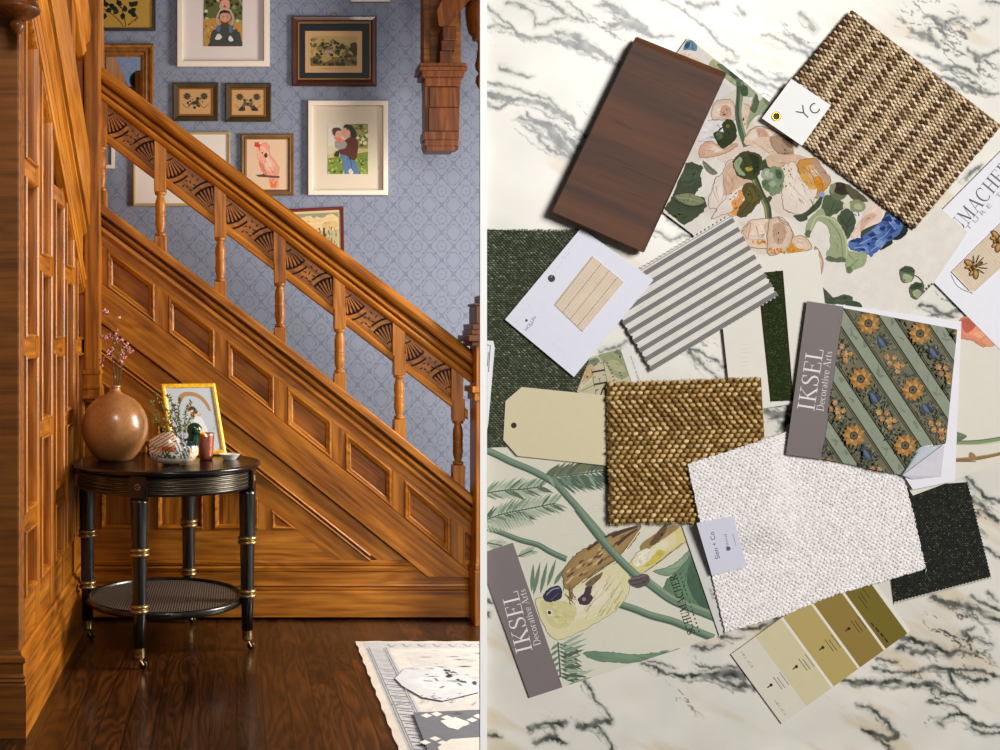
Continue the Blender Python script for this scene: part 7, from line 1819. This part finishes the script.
# ------------------------------------------------------------------ paint strip
PS = [(731, 654.4), (859.5, 561), (910.5, 631), (782, 724)]
ps_ = thing('paint_strip', 'paint colour strip fading from off-white to olive, tucked under the white boucle', 'paint card', sl(820, 645, 0))
b = MB(); sheet(b, PS, 1.7, 2.0, (224, 220, 208))
a = art(b, 2.01, PS)
tt = [0, 0.19, 0.395, 0.6, 0.80, 1.0]
pc = [(212, 206, 190), (204, 194, 156), (178, 158, 96), (140, 116, 50), (112, 96, 22)]
for i in range(5):
    g0, g1 = tt[i] + (0.008 if i > 1 else 0), tt[i + 1] - (0.008 if 0 < i else 0)
    if i == 4: g1 = 0.975
    a.raw([quadpt(PS, g0, 0), quadpt(PS, g1, 0), quadpt(PS, g1, 1), quadpt(PS, g0, 1)], pc[i])
def tick(al, c, L, w, col): 
    p = quadpt(PS, al, c); q = quadpt(PS, al, c + L); a.seg(p, q, w, w, col)
for i in range(4):
    al = (tt[i] + tt[i + 1]) / 2 + 0.0; d_ = tuple(x * 0.45 for x in pc[i])
    tick(al + 0.035, 0.50, .17, .7, d_); tick(al + 0.055, 0.53, .15, .7, d_); tick(al + 0.085, 0.50, .18, .6, d_)
    p = quadpt(PS, al - 0.005, 0.56); a.disc(p[0], p[1], 1.7, (40, 36, 22), 9); p2 = quadpt(PS, al - 0.035, 0.56); a.seg(p, p2, 1.8, .9, (40, 36, 22))
tick(0.865, .32, .18, .7, (60, 50, 12)); tick(0.885, .30, .14, .7, (60, 50, 12)); tick(0.915, .26, .16, .7, (60, 50, 12))
tick(0.83, .66, .05, 1.2, (30, 26, 10)); tick(0.835, .73, .07, 1.4, (30, 26, 10)); tick(0.84, .82, .05, 1.8, (24, 20, 8)); tick(0.842, .89, .06, 1.6, (24, 20, 8))
letter(a, sans('181-C2'), quadpt(PS, 0.055, 0.03), quadpt(PS, 0.055, 0.27), 2.4, (150, 146, 132)); letter(a, sans('181-C1'), quadpt(PS, 0.045, 0.72), quadpt(PS, 0.045, 0.93), 2.4, (150, 146, 132))
b.build('strip', M['paper'], ps_, recalc=False)

# ------------------------------------------------------------------ lettered card with the striped floral fabric
IK = thing('fabric_sample', 'green fabric sample of diagonal sunflower bands with a curled corner and a grey lettered spine', 'fabric sample', sl(870, 390, 0))
b = MB(); sheet(b, [(836, 304), (961.5, 321.5), (955, 481), (913, 489.5), (900, 470), (824, 458)], 6.6, 6.9, (228, 226, 232)); tag(b.build('backing_page', M['paper'], IK, recalc=False), 'white page under the fabric')
b = MB(); sheet(b, [(807, 301), (843.5, 306.5), (822, 459.5), (786, 454.5)], 6.9, 8.5, (116, 106, 104))
a = art(b, 8.51)
letter(a, serif('IKSEL', 0.07), (814, 411.5), (823.6, 350), 17.0, (226, 222, 218)); letter(a, serif('Decorative Arts', 0.05, 1.1), (823.5, 411.5), (832.5, 351.5), 7.4, (222, 218, 214))
a.seg((839, 319), (838.2, 324), .5, .5, (90, 82, 80)); a.seg((820, 448), (819.4, 453), .5, .5, (90, 82, 80))
tag(b.build('lettered_spine', M['paper'], IK, recalc=False), 'grey strip with white lettering')
FB = [(843.5, 308), (957.3, 329.5), (946.2, 441.5), (918, 447.5), (902, 475), (822.5, 458.8)]
b = MB(); sheet(b, FB, 6.95, 7.5, (142, 149, 131))
CLF = [(843.5, 308), (957.3, 329.5), (946, 442), (902, 475.5), (822.5, 458.8)]
# clip to the left of the fold first, then to the outline
a = Art(b, sl, 0.00751, 0.0000035, None)
d_ = (0.554, 0.832); n_ = (0.832, -0.554)
K = lambda t, s: (780 + (d_[0] * t + n_[0] * s) / 3.947, 300 + (d_[1] * t + n_[1] * s) / 3.947)
a = Art(b, sl, 0.00751, 0.000002, CLF)
for k in range(-5, 7):
    s0 = 240 + 147 * k
    a.raw([K(-400, s0 - 52), K(1300, s0 - 52), K(1300, s0 + 52), K(-400, s0 + 52)], (112, 108, 88))
    for w0, w1, cc in ((-52, -47, (52, 54, 38)), (-44, -40, (72, 72, 50)), (47, 52, (52, 54, 38)), (40, 44, (72, 72, 50))): a.raw([K(-400, s0 + w0), K(1300, s0 + w0), K(1300, s0 + w1), K(-400, s0 + w1)], cc)
    for j in range(60): t = random.uniform(-400, 1300); a.raw([K(t, s0 + 55 + 40 * random.random()), K(t + 30, s0 + 56 + 38 * random.random()), K(t + 26, s0 + 60 + 36 * random.random())], random.choice([(142, 152, 130), (118, 128, 108)]))
ph0 = {0: 270, -1: 120, 1: 101, -2: 291, -3: 150, 2: 200, 3: 60, -4: 40}
for k, p0 in ph0.items():
    s0 = 240 + 147 * k
    for m_ in range(-3, 5):
        t0 = p0 + 316 * m_
        if t0 < -450 or t0 > 1200: continue
        for j in range(170):
            t = t0 + random.uniform(-60, 256); s_ = s0 + random.uniform(-36, 36); an = random.uniform(0, 6.28); L = random.uniform(8, 24)
            p = K(t, s_); q = K(t + L * math.cos(an), s_ + L * math.sin(an)); a.leaf(p, q, random.uniform(1.2, 2.4), random.choice([(70, 78, 62), (90, 96, 74), (56, 62, 54), (126, 126, 100), (76, 84, 90), (110, 106, 80)]))
        for j in range(14):
            t = 2 * math.pi * j / 14; p = K(t0 + 14 * math.cos(t), s0 + 14 * math.sin(t)); q = K(t0 + 46 * math.cos(t + .05), s0 + 46 * math.sin(t + .05)); a.leaf(p, q, 5.2, (176, 130, 70) if j % 2 else (146, 106, 58))
        for j in range(11):
            t = 2 * math.pi * j / 11 + .2; p = K(t0 + 8 * math.cos(t), s0 + 8 * math.sin(t)); q = K(t0 + 32 * math.cos(t), s0 + 32 * math.sin(t)); a.leaf(p, q, 3.6, (192, 150, 94) if j % 2 else (166, 122, 70))
        for r_, cc in ((17, (74, 66, 48)), (12, (104, 96, 78)), (6, (60, 54, 42))):
            a.raw([K(t0 + r_ * math.cos(2 * math.pi * j / 12), s0 + r_ * math.sin(2 * math.pi * j / 12)) for j in range(12)], cc)
        tt_ = t0 + 92; sb = s0 + 4
        for w_, cc in ((-0.7, (62, 72, 92)), (0.7, (62, 72, 92)), (-0.3, (80, 92, 114)), (0.3, (52, 60, 80)), (0, (98, 110, 130))): a.leaf(K(tt_ - 26, sb - 2), K(tt_ + 24, sb + 30 * w_), 3.4, cc)
        for (dt, ds, r_) in ((150, -14, 14), (168, 10, 12), (178, -18, 12), (200, 2, 18), (212, 20, 11), (222, -10, 12)):
            for j in range(6): t = j * 1.047; a.leaf(K(t0 + dt, s0 + ds), K(t0 + dt + r_ * math.cos(t), s0 + ds + r_ * math.sin(t)), 3.0, random.choice([(184, 138, 86), (168, 122, 74), (196, 156, 106), (156, 116, 88)]))
for i in range(26): a.seg((826 + i * 3, 459.2 + i * .62), (826.8 + i * 3, 460.6 + i * .62), .4, .4, (160, 160, 150))
fbo = b.build('striped_floral_fabric', M['cloth'], IK, recalc=False)
# curled corner: a conical flap lifting off the page
b = MB()
fold0, fold1, tip = (918, 447.5), (902, 475), (941, 477)
A0, A1 = (902.0, 475.2), (946.0, 442.0)
rows = []
for i in range(9):
    t = i / 8; base = (A0[0] + (A1[0] - A0[0]) * t, A0[1] + (A1[1] - A0[1]) * t)
    ridge = (902 + (918 - 902) * min(1, t * 2.2), 475 + (447.5 - 475) * min(1, t * 2.2)) if t < 0.455 else (918 + (945 - 918) * (t - .455) / .545, 447.5 + (444 - 447.5) * (t - .455) / .545)
    rows.append([sl(ridge[0], ridge[1], 0.0080), sl(ridge[0] * .75 + base[0] * .25 , ridge[1] * .75 + base[1] * .25, 0.0098), sl((ridge[0] + base[0]) / 2, (ridge[1] + base[1]) / 2, 0.0106), sl(base[0], base[1], 0.0096)])
b.grid(rows, (190, 198, 204), smooth=True)
b.add([sl(902.5, 475.4, .0095), sl(944.8, 443.6, .0095), sl(941, 476.5, .0074), sl(913, 479.6, .0074)], [(0, 1, 2, 3)], (208, 206, 214))
tag(b.build('curled_corner', M['cloth'], IK, recalc=False), 'pale blue-grey underside of the curled corner')

# ================================================================== LIGHT, CAMERA
def area(name, loc, target, sx, sy, power, col):
    l = bpy.data.lights.new(name, 'AREA'); l.shape = 'RECTANGLE'; l.size = sx; l.size_y = sy; l.energy = power; l.color = col
    o = bpy.data.objects.new(name, l); COL.objects.link(o); o.location = loc
    o.rotation_euler = (Vector(target) - Vector(loc)).to_track_quat('-Z', 'Y').to_euler()
    return o
area('hall_window_light', (2.6, 3.85, 1.55), (-0.64, 3.15, 0.9), 1.1, 1.6, 200, (1.0, 0.91, 0.78))
area('front_fill_light', (0.12, 1.3, 2.75), (0.1, 4.6, 0.9), 0.6, 0.6, 29, (1.0, 0.90, 0.76))  # added fill from the front, stands for no known lamp
area('sample_window_light', (1.65, -1.9, 2.15), (0.5, 1.07, 1.1), 1.3, 1.3, 118, (1.0, 0.98, 0.96))
area('landing_fill_light', (-0.6, 3.0, 4.3), (-0.6, 1.1, 3.8), 1.0, 0.8, 16, (0.9, 0.95, 1.0))  # added unseen lamp that brightens the landing wall for the mirror
w = bpy.data.worlds.new('World'); SC.world = w; w.use_nodes = True
w.node_tree.nodes['Background'].inputs[0].default_value = (0.95, 0.97, 1.0, 1); w.node_tree.nodes['Background'].inputs[1].default_value = 0.06
cam = bpy.data.cameras.new('camera'); co_ = bpy.data.objects.new('camera', cam); COL.objects.link(co_)
co_.location = (0, 0, H); co_.rotation_euler = (math.pi / 2, 0, 0)
cam.sensor_fit = 'HORIZONTAL'; cam.sensor_width = 36.0; cam.lens = 36.0 * F / 1000.0
cam.shift_x = (500 - U0) / 1000.0; cam.shift_y = (V0 - 375) / 1000.0
cam.clip_start = 0.02
SC.camera = co_
SC.view_settings.view_transform = 'Standard'; SC.view_settings.look = 'None'
SC.view_settings.exposure = 0.0; SC.view_settings.gamma = 1.0; SC.view_settings.use_curve_mapping = False

GROUPS = {'picture': 'pictures on the blue wall', 'fabric swatch': 'fabric swatches on the marble', 'rug sample': 'rug samples on the marble', 'wallpaper sample': 'wallpaper samples on the marble', 'sample card': 'sample cards on the marble', 'tag': 'tags on the marble'}
for o in bpy.data.objects:
    if o.parent is None and o.get('category') in GROUPS and not o.get('group'): o['group'] = GROUPS[o['category']]
